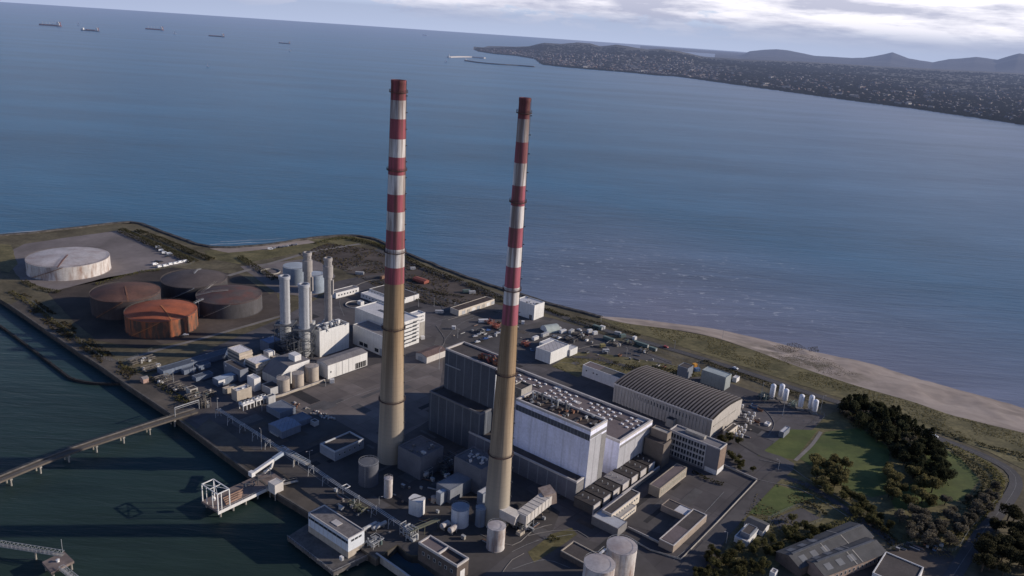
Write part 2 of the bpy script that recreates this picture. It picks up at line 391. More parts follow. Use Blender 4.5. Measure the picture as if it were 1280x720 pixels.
# ---- ground patches (each a thin sheet a few centimetres above the last)
patch('gravel_compound', [(16, 312), (30, 305), (90, 296), (150, 288), (168, 293), (196, 310), (240, 328), (186, 337), (132, 350), (68, 363), (26, 350), (14, 335)], 4.03, g_gravel, .6)
patch('grass_bank', [(0, 305), (14, 306), (22, 330), (12, 340), (0, 338)], 4.04, g_rough, .4)
patch('tank_bund_floor', [(60, 366), (136, 346), (215, 334), (300, 343), (345, 372), (342, 396), (250, 421), (175, 436), (120, 425), (85, 395)], 4.03, g_earth, .6)
patch('bund_gravel', [(250, 398), (325, 372), (346, 365), (352, 393), (250, 424), (205, 430), (190, 424)], 4.05, g_brown, .6)
patch('east_yard_gravel', [(300, 333), (395, 322), (420, 345), (395, 372), (345, 366)], 4.04, g_gravel, .6)
patch('works_yard', [(186, 470), (270, 433), (346, 400), (400, 372), (420, 352), (470, 341), (545, 362), (640, 385), (735, 417), (830, 452), (915, 480), (1030, 520), (1010, 545), (945, 612), (880, 720), (760, 790), (580, 735), (562, 722), (523, 694), (515, 693.5), (507, 690), (497, 680.5), (470, 697), (386, 638), (310, 585), (242, 534), (206, 508)], 4.05, g_asph)
patch('concrete_apron', [(352, 500), (405, 478), (470, 455), (540, 440), (556, 437), (545, 520), (480, 560), (420, 525), (372, 514)], 4.08, g_apron, .3)
patch('quay_yard', [(262, 525), (300, 540), (352, 536), (395, 522), (440, 520), (545, 520), (600, 560), (640, 600), (700, 640), (690, 665), (640, 690), (600, 735), (582, 733), (563, 722), (524, 694), (515, 693), (507, 690), (497, 680), (470, 697), (390, 638), (332, 588)], 4.07, g_dark)  # dark sheet over the shaded quay, shade put into its colour
patch('turning_yard', [(540, 437), (556, 392), (600, 376), (660, 393), (640, 425), (600, 430)], 4.08, g_asph2)
patch('car_park', [(585, 425), (612, 405), (650, 398), (670, 420), (664, 445), (620, 440)], 4.11, g_asph2)
patch('brown_waste_ground', [(372, 318), (410, 304), (470, 312), (540, 338), (620, 368), (613, 374), (560, 384), (540, 380), (470, 358), (430, 338)], 4.06, g_brown, 1.0)
patch('green_slope', [(255, 313), (330, 310), (395, 299), (440, 296), (470, 303), (440, 308), (385, 314), (300, 330), (262, 323)], 4.05, g_rough, 1)
patch('storage_yard', [(655, 408), (690, 398), (730, 410), (800, 436), (840, 452), (835, 465), (760, 452), (700, 442)], 4.10, g_asph2)
patch('weedy_grass', [(690, 458), (718, 440), (760, 443), (850, 458), (890, 470), (800, 475), (745, 462), (722, 472)], 4.12, g_rough, .8)
patch('quay_strip', [(12, 381), (62, 414), (112, 449), (160, 480), (216, 518), (238, 512), (180, 470), (110, 430), (28, 374)], 4.09, g_quay, .3)
patch('quay_front', [(242, 539), (309, 588), (350, 618), (388, 640), (402, 630), (330, 572), (262, 523)], 4.09, g_quay, .2)
patch('dune_grass', [(745, 397.5)] + [(x_, y_ + .5) for x_, y_ in DUNE[1:]] + [(1390, 610), (1285, 590), (1240, 567), (1170, 541), (1100, 514), (1000, 481), (850, 433), (775, 410)], 4.13, g_rough, .7)
patch('park_rough', [(890, 720), (950, 610), (1000, 550), (1040, 515), (1090, 515), (1170, 548), (1235, 575), (1262, 600), (1230, 655), (1185, 700), (1120, 690), (1080, 650), (990, 690), (960, 725)], 4.10, g_rough, .6)
patch('lawn', [(947, 570), (989, 537), (1022, 538), (993, 574)], 4.16, g_lawn)
patch('lawn', [(999, 573), (1032, 540), (1075, 535), (1112, 560), (1108, 618), (1090, 622), (1060, 612)], 4.16, g_lawn)
patch('lawn', [(934, 642), (970, 606), (1024, 622), (1000, 628), (970, 645)], 4.16, g_lawn)
patch('lawn', [(1160, 562), (1176, 559), (1200, 572), (1224, 600), (1206, 624), (1165, 634), (1120, 640), (1112, 620), (1148, 600)], 4.16, g_lawn)
patch('hard_court', [(962, 650), (1002, 635), (1026, 648), (978, 664)], 4.19, g_asph2)
patch('workshop_yard', [(1040, 722), (1112, 690), (1150, 682), (1190, 690), (1200, 722)], 4.17, g_brown, .3)
patch('tank_forecourt', [(600, 722), (640, 690), (700, 668), (800, 690), (830, 722)], 4.12, g_asph2, .3)
patch('roadside_verge', [(660, 690), (690, 668), (715, 660), (722, 668), (690, 690), (668, 704)], 4.16, g_rough, .3)
patch('courtyard', [(778, 655), (800, 628), (870, 628), (845, 648), (830, 668)], 4.12, g_asph2)
for o in list(sc.objects):
    if o.name.split('.')[0] in ('gravel_compound',): pass
# roads
def road(name, px, width, z, m, closed=False):
    c = spline([P(x_, y_, 4) for x_, y_ in px], 6); ribbon(name, c, width, z, m); return c
sea_road = road('road', [(470, 312), (530, 336), (600, 361), (660, 382), (705, 397), (760, 414), (850, 440), (925, 463), (1000, 488), (1100, 520), (1170, 547), (1225, 568), (1262, 588), (1270, 605), (1258, 628), (1225, 670), (1190, 722), (1170, 760)], 7.0, 4.22, g_road)
m_line = mat('road_paint', (.25, .25, .24), .3, .5, world=True)
ribbon('road_marking', sea_road, .14, 4.235, m_line)

road('road', [(842, 730), (880, 690), (925, 640), (960, 603), (985, 580), (955, 568), (925, 550)], 8.0, 4.20, g_asph2)
road('road', [(968, 594), (1005, 605), (1050, 632), (1090, 660), (1125, 684)], 5.0, 4.21, g_asph2)
road('path', [(994, 576), (1015, 556), (1026, 540)], 2.2, 4.21, g_conc)
road('road', [(160, 450), (200, 437), (250, 424), (300, 410), (356, 394)], 3.6, 4.2, g_conc)
road('road', [(285, 345), (350, 326), (395, 314), (450, 305)], 5, 4.2, g_conc)
road('road', [(420, 366), (470, 345), (540, 368), (600, 392)], 6, 4.17, g_asph2)
road('road', [(560, 430), (590, 410), (640, 392), (690, 400)], 7, 4.17, g_road)
road('road', [(640, 430), (690, 444), (740, 448), (800, 462)], 5, 4.19, g_road)
# harbour edge concrete coping and the quay kerbs
cop = spline(quay[1:11], 8); mb = MB(); ridge(mb, [p.copy() for p in cop], [(0.9, 4.1), (0.9, 4.35), (-.1, 4.35), (-.1, 3.2)])
structure(mb.build('quay_kerb', mat('quay_coping', (.105, .095, .085), .3, .2, world=True)))
# foam along the north shore
m_foam = mat('sea_foam', (.40, .42, .45), .2, .1, world=True)
def foam(px, wmin, wmax, z):
    c = spline([P(x_, y_, 0) for x_, y_ in px], 5); mb = MB()
    for i in range(len(c) - 1):
        w_ = wmin + (wmax - wmin) * max(0, (0.35 + .9 * mnoise.noise(Vector((c[i].x * .045, c[i].y * .045, 9)))))
        d = Vector((0, w_, 0)); q = Vector((0, 2.0 * mnoise.noise(Vector((c[i].x * .06, 0, 2))), z))
        mb.add([c[i] + q, c[i + 1] + q, c[i + 1] + d + q, c[i] + d + q], [(0, 1, 2, 3)])
    o = mb.build('foam', m_foam); o['kind'] = 'stuff'; return o
foam([(-40, 296), (0, 292), (40, 289.5), (75, 286.5), (110, 282), (140, 278)], .8, 5, .12)
foam([(262, 306), (300, 304.5), (340, 302.5), (385, 299)], .8, 4.5, .12)
foam([(275, 302.5), (320, 300.5), (360, 298)], .4, 2.5, .12)
patch('north_strand', [(262, 311), (300, 308), (345, 304), (385, 300), (395, 303), (340, 311), (285, 316)], 4.09, g_sand, .5)

# ---- far shore: town, low hills and the mountains behind (true distances)
m_farland = mat('far_hill_country', (.072, .068, .058), .4, .0016, world=True, c2=(.13, .115, .092), fine=.35)
m_mount = mat('far_mountains', (.034, .030, .032), .35, .0009, world=True, c2=(.060, .052, .046), fine=.25)
shore_px = [(592, 61.5), (600, 64.5), (618, 67.5), (647, 70), (672, 74), (680, 81), (712, 84.6), (747, 87.6), (794, 91.4), (822, 94.5), (850, 96), (934, 107.6), (1018, 119.3), (1085, 128.4), (1152, 137), (1220, 147), (1280, 155.8), (1400, 176), (1560, 206)]
sky_px = [(592, 61.2), (600, 62), (618, 59.5), (661, 58), (680, 53.6), (700, 55), (722, 53.2), (738, 54.5), (750, 58), (771, 56), (794, 59.5), (808, 62), (829, 60.8), (850, 64.5), (880, 71), (930, 74.5), (1000, 77), (1100, 83), (1200, 88), (1280, 92), (1400, 100), (1560, 112)]
mtn_px = [(893, 75), (905, 74.5), (922, 71.5), (937, 64.2), (953, 62.4), (971, 61.6), (985, 63), (1000, 66), (1018, 69.8), (1040, 71), (1065, 72.6), (1080, 72.2), (1092, 70.4), (1105, 68), (1115.5, 65.4), (1125, 69), (1136, 73.2), (1150, 75.5), (1166, 78), (1186, 74), (1203, 73), (1220, 71.2), (1235, 73), (1247, 74.8), (1260, 70.5), (1274, 66.8), (1290, 69), (1310, 76), (1340, 80), (1400, 74), (1480, 84), (1560, 92)]
def interp(pl, x_):
    if x_ <= pl[0][0]: return pl[0][1]
    for a, b_ in zip(pl, pl[1:]):
        if x_ <= b_[0]: return a[1] + (b_[1] - a[1]) * (x_ - a[0]) / (b_[0] - a[0])
    return pl[-1][1]
def at_range(px, py, r_):
    d = ray(px, py); h = math.hypot(d.x, d.y); return Vector((d.x / h * r_, d.y / h * r_, CAMH + d.z / h * r_))
def rough(pl, x_, amp):
    return interp(pl, x_) + amp * mnoise.noise(Vector((x_ * .09, 0, 2))) + amp * .5 * mnoise.noise(Vector((x_ * .31, 0, 7)))
town_cols = []
def terrain(name, x0, x1, nx, near, sky, rfar, ny, m, amp, bulge, back):
    vs = []
    for i in range(nx + 1):
        x_ = x0 + (x1 - x0) * i / nx; s = P(x_, interp(near, x_), 0) if near else None
        top = at_range(x_, rough(sky, x_, amp), rfar(x_)); r1 = math.hypot(top.x, top.y)
        r0 = math.hypot(s.x, s.y) if near else r1 * .72
        ux, uy = top.x / r1, top.y / r1
        r0 = min(r0, r1 * .93); rowz = []
        for j in range(ny + 1):
            t = j / ny; rr = r0 + (r1 - r0) * t
            z = max(0.5, top.z) * t ** bulge(x_) * (1 + .0 * t) + 2
            z += (30 + .12 * max(0, top.z)) * mnoise.noise(Vector((ux * rr * .0011, uy * rr * .0011, 4))) * math.sin(t * math.pi) * min(1, max(top.z, 0) / 60 + .15)
            if j == 0: z = -2
            vs.append((ux * rr, uy * rr, max(z, -2 if j == 0 else .6))); rowz.append((ux * rr, uy * rr, max(z, .6)))
        town_cols.append((x_, rowz)) if near else None
        rr = r1 + back; vs.append((ux * rr, uy * rr, max(0, top.z * .4) - 3))
    q = ny + 2
    fs = [(i * q + j, (i + 1) * q + j, (i + 1) * q + j + 1, i * q + j + 1) for i in range(nx) for j in range(q - 1)]
    mb = MB(); mb.add(vs, fs); o = structure(mb.build(name, m, smooth=True))
    bm = bmesh.new(); bm.from_mesh(o.data); bmesh.ops.recalc_face_normals(bm, faces=bm.faces[:])
    if sum(q_.normal.z for q_ in bm.faces) < 0: bmesh.ops.reverse_faces(bm, faces=bm.faces[:])
    bm.to_mesh(o.data); bm.free(); return o
terrain('far_shore_hills', 592, 1560, 240, shore_px, sky_px, lambda x_: 9300 + max(0, x_ - 850) * 6.0, 26, m_farland, .35, lambda x_: 1.5 + .6 * max(0, min(1, (900 - x_) / 250)), 1500)
terrain('far_mountains', 893, 1560, 440, None, mtn_px, lambda x_: 18500, 14, m_mount, .22, lambda x_: 1.6, 2500)
# faint coast beyond, on the horizon
terrain('horizon_hills', 800, 960, 40, None, [(800, 62), (812, 60.5), (850, 63), (900, 67), (930, 70), (960, 73)], lambda x_: 24500, 4, m_mount, .2, lambda x_: 1.5, 800)

# ---- haze in the air over the bay: an absorbing box whose glow paints in scattered light
mh = bpy.data.materials.new('sea_haze'); mh.use_nodes = True; nt = mh.node_tree; nt.nodes.clear(); n = N(nt)
o_ = n.new('ShaderNodeOutputMaterial'); ab = n.new('ShaderNodeVolumeAbsorption'); em = n.new('ShaderNodeEmission'); ad = n.new('ShaderNodeAddShader')
SIG = 4.6e-5
ab.inputs[0].default_value = (0, 0, 0, 1); ab.inputs[1].default_value = SIG
em.inputs[0].default_value = (.245, .295, .475, 1); em.inputs[1].default_value = SIG
nt.links.new(ab.outputs[0], ad.inputs[0]); nt.links.new(em.outputs[0], ad.inputs[1]); nt.links.new(ad.outputs[0], o_.inputs['Volume'])
mb = MB(); mb.box(-30000, 30000, 1300, 31000, -40, 700); hz_ = mb.build('haze', mh); hz_['kind'] = 'stuff'
# ================================================================== BUILDING KIT
W_ = {}
def M(key, *a, **k):
    if key not in W_: W_[key] = mat(key, *a, **k)
    return W_[key]
white_clad = M('white_cladding', (.62, .615, .60), .07, .12, seam=3.2, seam_amt=.16, dirt=(.40, .37, .33), dirt_amt=.25)
white_plain = M('white_paint', (.62, .61, .60), .07, .2, dirt=(.42, .38, .34), dirt_amt=.3)
grey_clad = M('grey_cladding', (.42, .42, .42), .1, .15, seam=2.4, seam_amt=.2, dirt=(.2, .19, .18), dirt_amt=.4)
pale_clad = M('pale_grey_cladding', (.74, .75, .88), .06, .1, seam=11, seam_amt=.18, dirt=(.40, .39, .38), dirt_amt=.35)
dark_clad = M('dark_slate_cladding', (.080, .092, .115), .12, .1, seam=6.4, seam_amt=.8, seam_col=(.16,.175,.20), dirt=(.05, .055, .068), dirt_amt=.5)
concrete = M('concrete', (.34, .32, .29), .14, .15, dirt=(.16, .14, .12), dirt_amt=.5)
tan_conc = M('tan_concrete', (.40, .35, .29), .12, .15, dirt=(.2, .17, .14), dirt_amt=.4)
brick = M('brown_brick', (.205, .150, .118), .16, .4, dirt=(.1, .08, .07), dirt_amt=.4)
dark_brick = M('dark_brick', (.115, .092, .080), .16, .4, dirt=(.06, .05, .045), dirt_amt=.4)
roof_felt = M('dark_roof_felt', (.080, .069, .065), .2, .12, dirt=(.06, .052, .05), dirt_amt=.5, dirt_sc=(.12, .12, .1), fine=.2)
roof_brown = M('brown_roof_felt', (.072, .054, .047), .25, .15, dirt=(.05, .04, .038), dirt_amt=.6, dirt_sc=(.15, .15, .1), fine=.25)
roof_grey = M('grey_roof_sheet', (.22, .205, .205), .15, .12, dirt=(.12, .11, .105), dirt_amt=.5, dirt_sc=(.1, .3, .1), seam=2.0, seam_amt=.2)
roof_pink = M('pinkish_roof_felt', (.155, .125, .125), .15, .12, dirt=(.15, .125, .12), dirt_amt=.5, dirt_sc=(.12, .12, .1))
roof_pale = M('pale_roof_sheet', (.56, .55, .55), .08, .12, seam=2.5, seam_amt=.15, dirt=(.36, .34, .33), dirt_amt=.4)
coping = M('pale_coping', (.46, .43, .41), .12, .3)
steel = M('galvanised_steel', (.36, .37, .38), .15, .5, rough=.55, dirt=(.2, .17, .15), dirt_amt=.4)
dark_steel = M('dark_steelwork', (.10, .105, .115), .2, .5, rough=.6)
white_steel = M('white_steelwork', (.66, .66, .65), .1, .5, dirt=(.35, .27, .2), dirt_amt=.35)
glass = M('window_glass', (.035, .042, .055), .2, .6, rough=.18, spec=.6)
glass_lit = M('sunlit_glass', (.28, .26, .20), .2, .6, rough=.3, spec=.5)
frame_w = M('window_frame', (.55, .55, .54), .1, 1)
louvre = M('louvre_grey', (.20, .195, .195), .1, .3)
rusty = M('rusty_steel', (.20, .10, .065), .35, .4, dirt=(.13, .06, .04), dirt_amt=.6, fine=.3)
green_steel = M('green_painted_steel', (.13, .175, .165), .15, .4)
red_steel = M('red_painted_steel', (.26, .085, .065), .2, .5)
blue_sheet = M('blue_grey_sheet', (.14, .17, .225), .1, .15, seam=3.0, seam_amt=.25, dirt=(.16, .17, .2), dirt_amt=.4)  # blue taken down to paint in the shade over the stores
black = M('soot_and_opening_black', (.02, .019, .02), .2, .5)  # soot in the flues, painted darkness in the openings

def hgt(bx, by, ty, z0=4.0):
    """height of a corner from the pixel rows of its foot and its top"""
    return ztop(P(bx, by, z0), ty) - z0
def frame_of(A, B, C, zt, rz):
    a, b_, c = P(*A, zt), P(*B, zt), P(*C, zt)
    if rz == 'fit':
        d = b_ - a; rz = math.atan2(d.y, d.x)
    u = Vector((math.cos(rz), math.sin(rz), 0)); v_ = Vector((-u.y, u.x, 0))
    L, Wd = max(1.0, (b_ - a).dot(u)), max(1.0, (c - b_).dot(v_)); ce = b_ - u * L / 2 + v_ * Wd / 2
    return ce, rz, L, Wd
class B_: pass
def bldg(name, label, A, B, C, h, wall, roof, z0=4.0, cat='building', group=None, par=.8, rz=SITE, L=None, Wd=None, cop=None, t=.45, plinth=None):
    """flat-roofed block: roof corners A (left), B (nearest), C (right) as surveyed; children wall, roof, parapet"""
    ce, rz, L0, W0 = frame_of(A, B, C, z0 + h, rz)
    u = Vector((math.cos(rz), math.sin(rz), 0)); v_ = Vector((-u.y, u.x, 0))
    if L: ce = ce + u * (L0 - L) / 2; L0 = L
    if Wd: ce = ce - v_ * (W0 - Wd) / 2; W0 = Wd
    b = B_(); b.L, b.W, b.h, b.x, b.y = L0, W0, h, L0 / 2, W0 / 2
    b.t = thing(name, label, cat, (ce.x, ce.y, z0), rz, group)
    X, Y = b.x, b.y
    p0 = plinth[0] if plinth else -.6
    mb = MB(); mb.box(-X, X, -Y, Y, p0, h - par, skip='tb'); b.wall = mb.build('wall', wall, b.t)
    if plinth: MB().box(-X - .05, X + .05, -Y - .05, Y + .05, -3, p0, skip='b').build('plinth', plinth[1], b.t)
    mb = MB(); mb.box(-X + t, X - t, -Y + t, Y - t, h - par - .3, h - par + .02, skip='b'); b.roof = mb.build('roof', roof, b.t)
    if par > 0:
        mb = MB(); o = .06 if cop else 0
        mb.box(-X - o, X + o, -Y - o, -Y + t, h - par, h); mb.box(-X - o, X + o, Y - t, Y + o, h - par, h)
        mb.box(-X - o, -X + t, -Y + t, Y - t, h - par, h); mb.box(X - t, X + o, -Y + t, Y - t, h - par, h)
        b.par = mb.build('parapet', cop or wall, b.t)
    return b
_wm = {}
def window_mesh(w, h, kind):
    k = (round(w, 2), round(h, 2), kind)
    if k not in _wm:
        mb = MB(); f = min(.12, w * .12)
        mb.box(-w / 2, w / 2, -.06, 0.1, -h / 2, h / 2, 0)
        mb.box(-w / 2 + f, w / 2 - f, -.075, -.055, -h / 2 + f, h / 2 - f, 1)
        o = mb.build('window', [frame_w, glass_lit if kind == 'lit' else glass]); _wm[k] = o.data
        bpy.data.objects.remove(o)
    return _wm[k]
def windows(b, face, n, w, h, z, m=1.5, kind='', x0=None, x1=None, name='window'):
    X, Y = b.x, b.y; half = X if face in 'fk' else Y
    a = -half + m if x0 is None else x0; e = half - m if x1 is None else x1
    for i in range(n):
        q = a + (e - a) * (i + .5) / n
        o = bpy.data.objects.new(name, window_mesh(w, h, kind)); col.objects.link(o); o.parent = b.t
        if face == 'f': o.location = (q, -Y, z)
        elif face == 'e': o.location = (X, q, z); o.rotation_euler.z = R(90)
        elif face == 'k': o.location = (q, Y, z); o.rotation_euler.z = R(180)
        else: o.location = (-X, q, z); o.rotation_euler.z = R(-90)
def panel(b, face, x0, x1, z0, z1, m, name, d=.08):
    """a flat sheet (door, band, louvre bank) set proud of one face"""
    mb = MB(); X, Y = b.x, b.y
    if face == 'f': mb.box(x0, x1, -Y - d, -Y + .05, z0, z1)
    elif face == 'e': mb.box(X - .05, X + d, x0, x1, z0, z1)
    elif face == 'k': mb.box(x0, x1, Y - .05, Y + d, z0, z1)
    else: mb.box(-X - d, -X + .05, x0, x1, z0, z1)
    return mb.build(name, m, b.t)
def roof_vents(b, k, seed=0, z=None, mats_=None, r=(.5, 1.4), hh=(.6, 1.8), area=None, name='roof_vent'):
    q = random.Random(seed); z = b.h - .8 if z is None else z
    x0, x1, y0, y1 = area or (-b.x + 1.5, b.x - 1.5, -b.y + 1.5, b.y - 1.5)
    for i in range(k):
        s = q.uniform(*r); e = q.uniform(*hh); mb = MB()
        if q.random() < .35: mb.lathe([(s * .4, 0), (s * .4, e * .8), (s * .65, e * .82), (s * .65, e), (0.01, e)], n=8)
        else: mb.box(-s, s, -s * .6, s * .6, 0, e * .7, skip='b'); mb.box(-s * 1.1, s * 1.1, -s * .7, s * .7, e * .7, e * .82)
        mb.build(name, q.choice(mats_ or [steel, concrete, dark_steel, red_steel]), b.roof, loc=(q.uniform(x0, x1), q.uniform(y0, y1), z + .02), rz=q.choice([0, R(90)]))
def gable(name, label, A, B, C, h, rise, wall, roof, z0=4.0, axis='x', cat='shed', group=None, rz=SITE, L=None, Wd=None, eave=.25):
    """pitched-roof shed, ridge along local x or y"""
    ce, rz, L0, W0 = frame_of(A, B, C, z0 + h, rz)
    u = Vector((math.cos(rz), math.sin(rz), 0)); v_ = Vector((-u.y, u.x, 0))
    if L: ce = ce + u * (L0 - L) / 2; L0 = L
    if Wd: ce = ce - v_ * (W0 - Wd) / 2; W0 = Wd
    b = B_(); b.L, b.W, b.h, b.x, b.y = L0, W0, h, L0 / 2, W0 / 2; X, Y = b.x, b.y
    b.t = thing(name, label, cat, (ce.x, ce.y, z0), rz, group)
    mb = MB(); mb.box(-X, X, -Y, Y, -.5, h, skip='tb')
    if axis == 'x': mb.add([(X, -Y, h), (X, Y, h), (X, 0, h + rise)], [(0, 1, 2)]); mb.add([(-X, -Y, h), (-X, Y, h), (-X, 0, h + rise)], [(0, 2, 1)])
    else: mb.add([(-X, -Y, h), (X, -Y, h), (0, -Y, h + rise)], [(0, 1, 2)]); mb.add([(-X, Y, h), (X, Y, h), (0, Y, h + rise)], [(0, 2, 1)])
    b.wall = mb.build('wall', wall, b.t)
    mb = MB(); e = eave; T = .22
    if axis == 'x':
        k = rise / Y
        for s in (-1, 1):
            a = [(-X - e, s * (Y + e), h - e * k + .02), (X + e, s * (Y + e), h - e * k + .02), (X + e, 0, h + rise + .02), (-X - e, 0, h + rise + .02)]
            t_ = [(x_, y_, z_ + T) for x_, y_, z_ in a]; o = (0, 1, 2, 3) if s < 0 else (3, 2, 1, 0)
            mb.add(a + t_, [tuple(4 + i for i in o), tuple(reversed(o)), (0, 1, 5, 4), (1, 2, 6, 5), (3, 0, 4, 7)])
    else:
        k = rise / X
        for s in (-1, 1):
            a = [(s * (X + e), -Y - e, h - e * k + .02), (s * (X + e), Y + e, h - e * k + .02), (0, Y + e, h + rise + .02), (0, -Y - e, h + rise + .02)]
            t_ = [(x_, y_, z_ + T) for x_, y_, z_ in a]; o = (0, 1, 2, 3) if s > 0 else (3, 2, 1, 0)
            mb.add(a + t_, [tuple(4 + i for i in o), tuple(reversed(o)), (0, 1, 5, 4), (1, 2, 6, 5), (3, 0, 4, 7)])
    b.roof = mb.build('roof', roof, b.t); return b

# ================================================================== THE TWO CHIMNEYS
def stack_mat(name, bands, red, wht):
    m, n, b, _ = new_mat(name); v = n.obj(); x = n.xyz(v)
    H = 207.5; cr = n.new('ShaderNodeValToRGB'); cr.color_ramp.interpolation = 'CONSTANT'
    n.set(cr.inputs[0], n.math('DIVIDE', x[2], H)); e = cr.color_ramp.elements
    e[0].position = 0; e[0].color = (0, 0, 0, 1); e[1].position = bands[0][0] / H; e[1].color = (bands[0][1],) * 3 + (1,)
    for z, k in bands[1:]:
        q = e.new(z / H); q.color = (k,) * 3 + (1,)
    kk = cr.outputs[0]
    conc = n.mix(n.ramp(n.noise(n.scale(v, (.30, .30, .010)), 1, 4, .6), .38, .64), (.205, .140, .086), (.39, .285, .182))
    conc = n.mix(n.math('MULTIPLY', n.ramp(n.noise(n.scale(v, (1.3, 1.3, .012)), 1, 3, .6), .52, .68), .75), conc, (.15, .105, .068))
    conc = n.mix(n.math('MULTIPLY', n.ramp(x[2], 60, 128), .6), conc, (.19, .125, .068)); conc = n.mix(n.math('MULTIPLY', n.ramp(x[2], 70, 10), .8), conc, (.31, .29, .25))
    lift = n.math('LESS_THAN', n.math('FRACT', n.math('DIVIDE', x[2], 2.6)), .06)
    conc = n.mix(n.math('MULTIPLY', lift, .22), conc, (.14, .11, .08))
    rr = n.mix(n.ramp(n.noise(n.scale(v, (.5, .5, .03)), 1, 4, .6), .35, .7), mul(red, .72), mul(red, 1.25))
    ww = n.mix(n.ramp(n.noise(n.scale(v, (.5, .5, .025)), 1, 4, .6), .34, .66), (.40, .355, .325), wht)
    c = n.mix(n.math('GREATER_THAN', kk, .25), conc, n.mix(n.math('GREATER_THAN', kk, .75), rr, ww))
    # old rain streaks from the top of each band and soot from the mouth
    st = n.ramp(n.noise(n.scale(v, (.42, .42, .012)), 1, 6, .72), .46, .60)
    c = n.mix(n.math('MULTIPLY', st, n.math('MULTIPLY', n.math('GREATER_THAN', kk, .25), .75)), c, (.12, .072, .058))
    c = n.mix(n.math('MULTIPLY', n.ramp(x[2], 172, 200), n.math('MULTIPLY', n.ramp(n.noise(n.scale(v, (.7, .7, .03)), 1, 4, .6), .25, .6), .8)), c, (.085, .042, .040))
    n.set(b.inputs['Base Color'], c); b.inputs['Roughness'].default_value = .85; b.inputs['Specular IOR Level'].default_value = .15
    return m
def chimney(label, g, tops, rings, radii, red, wht):
    base = P(*pix((g.x, g.y, 4)), 4); t = thing('chimney', label, 'chimney', (g.x, g.y, 4))
    Z = lambda py: ztop(g, py) - 4
    bands = []; k = .5 if (len(tops) % 2) else 1.0
    zs = sorted([Z(y) for y in tops]); cols_ = []
    # the lowest painted band is red, then white and red alternate to the mouth
    for i, z in enumerate(zs): bands.append((z, 1.0 if i % 2 else .5))
    m = stack_mat('banded_chimney_concrete', bands, red, wht)
    rz_ = sorted((Z(y), w_ * mpp((g.x, g.y, Z(y) + 4)) / 2) for y, w_ in radii)
    def rad(z):
        if z <= rz_[0][0]: a, b_ = rz_[0], rz_[1]
        elif z >= rz_[-1][0]: a, b_ = rz_[-2], rz_[-1]
        else:
            for a, b_ in zip(rz_, rz_[1:]):
                if z <= b_[0]: break
        return a[1] + (b_[1] - a[1]) * (z - a[0]) / (b_[0] - a[0])
    top = 207.2; prof = [(rad(0), -1)] + [(rad(z), z) for z in range(2, 204, 6)] + [(rad(top - 1.4), top - 1.6), (rad(top) + .12, top - 1.5), (rad(top) + .12, top), (rad(top) - .7, top), (rad(top) - .7, top - 7)]
    mb = MB(); mb.lathe(prof, n=56); sh = smooth_by_angle(mb.build('shaft', m, t), 50)
    MB().disc(rad(top) - .72, top - 6.9, n=40).build('flue', black, t)
    mrail = M('rusty_gallery_steel', (.085, .058, .052), .3, .5)
    for y in rings:
        z = Z(y); r = rad(z); mb = MB()
        mb.lathe([(r - .02, z - .35), (r + .85, z - .2), (r + .85, z), (r - .02, z)], n=40)
        ga = mb.build('gallery', mrail, t); mb = MB()
        for k_ in range(32):
            a = 2 * math.pi * k_ / 32; p = Vector(((r + .8) * math.cos(a), (r + .8) * math.sin(a), z)); mb.bar(p, p + Vector((0, 0, 1.15)), .045, 4)
        for zz_ in (.6, 1.15):
            mb.lathe([(r + .76, z + zz_ - .04), (r + .83, z + zz_ - .04), (r + .83, z + zz_ + .04), (r + .76, z + zz_ + .04), (r + .76, z + zz_ - .04)], n=32)
        mb.build('railing', mrail, ga)
    # caged ladder and conduit on the right flank
    mb = MB(); a = R(-8)
    for da in (-.045, .045):
        mb.path([Vector(((rad(z) + .25) * math.cos(a + da), (rad(z) + .25) * math.sin(a + da), z)) for z in range(3, 208, 12)], .09, 4)
    for z in range(4, 205, 4):
        r = rad(z) + .25; mb.bar((r * math.cos(a - .045), r * math.sin(a - .045), z), (r * math.cos(a + .045), r * math.sin(a + .045), z), .06, 4)
        if z % 8 == 0:
            mb.bar((r * math.cos(a), r * math.sin(a), z), ((r + .7) * math.cos(a), (r + .7) * math.sin(a), z), .3, 4)
    mb.build('ladder', dark_steel, sh)
    return t, rad
GL, GR = Vector((-61.5, 397.5, 4)), Vector((0, 343.6, 4))
chL, radL = chimney('taller looking left hand red and white banded chimney with broad tan concrete shaft', GL,
    [353, 333, 310, 287, 265, 242.5, 219.5, 197, 173, 149, 125], [115, 212, 314, 409, 498], [(98, 18.8), (400, 25.8), (540, 31.7)], (.32, .092, .115), (.74, .72, .71))
chR, radR = chimney('slimmer right hand red and white banded chimney rising from the steel duct and pale tanks', GR,
    [405, 381, 358, 333, 308, 283.5, 257, 232, 205, 178, 150], [141, 252, 361.5, 466, 566], [(121, 14.5), (396, 20.0), (632, 31.5)], (.35, .108, .14), (.76, .74, .74))

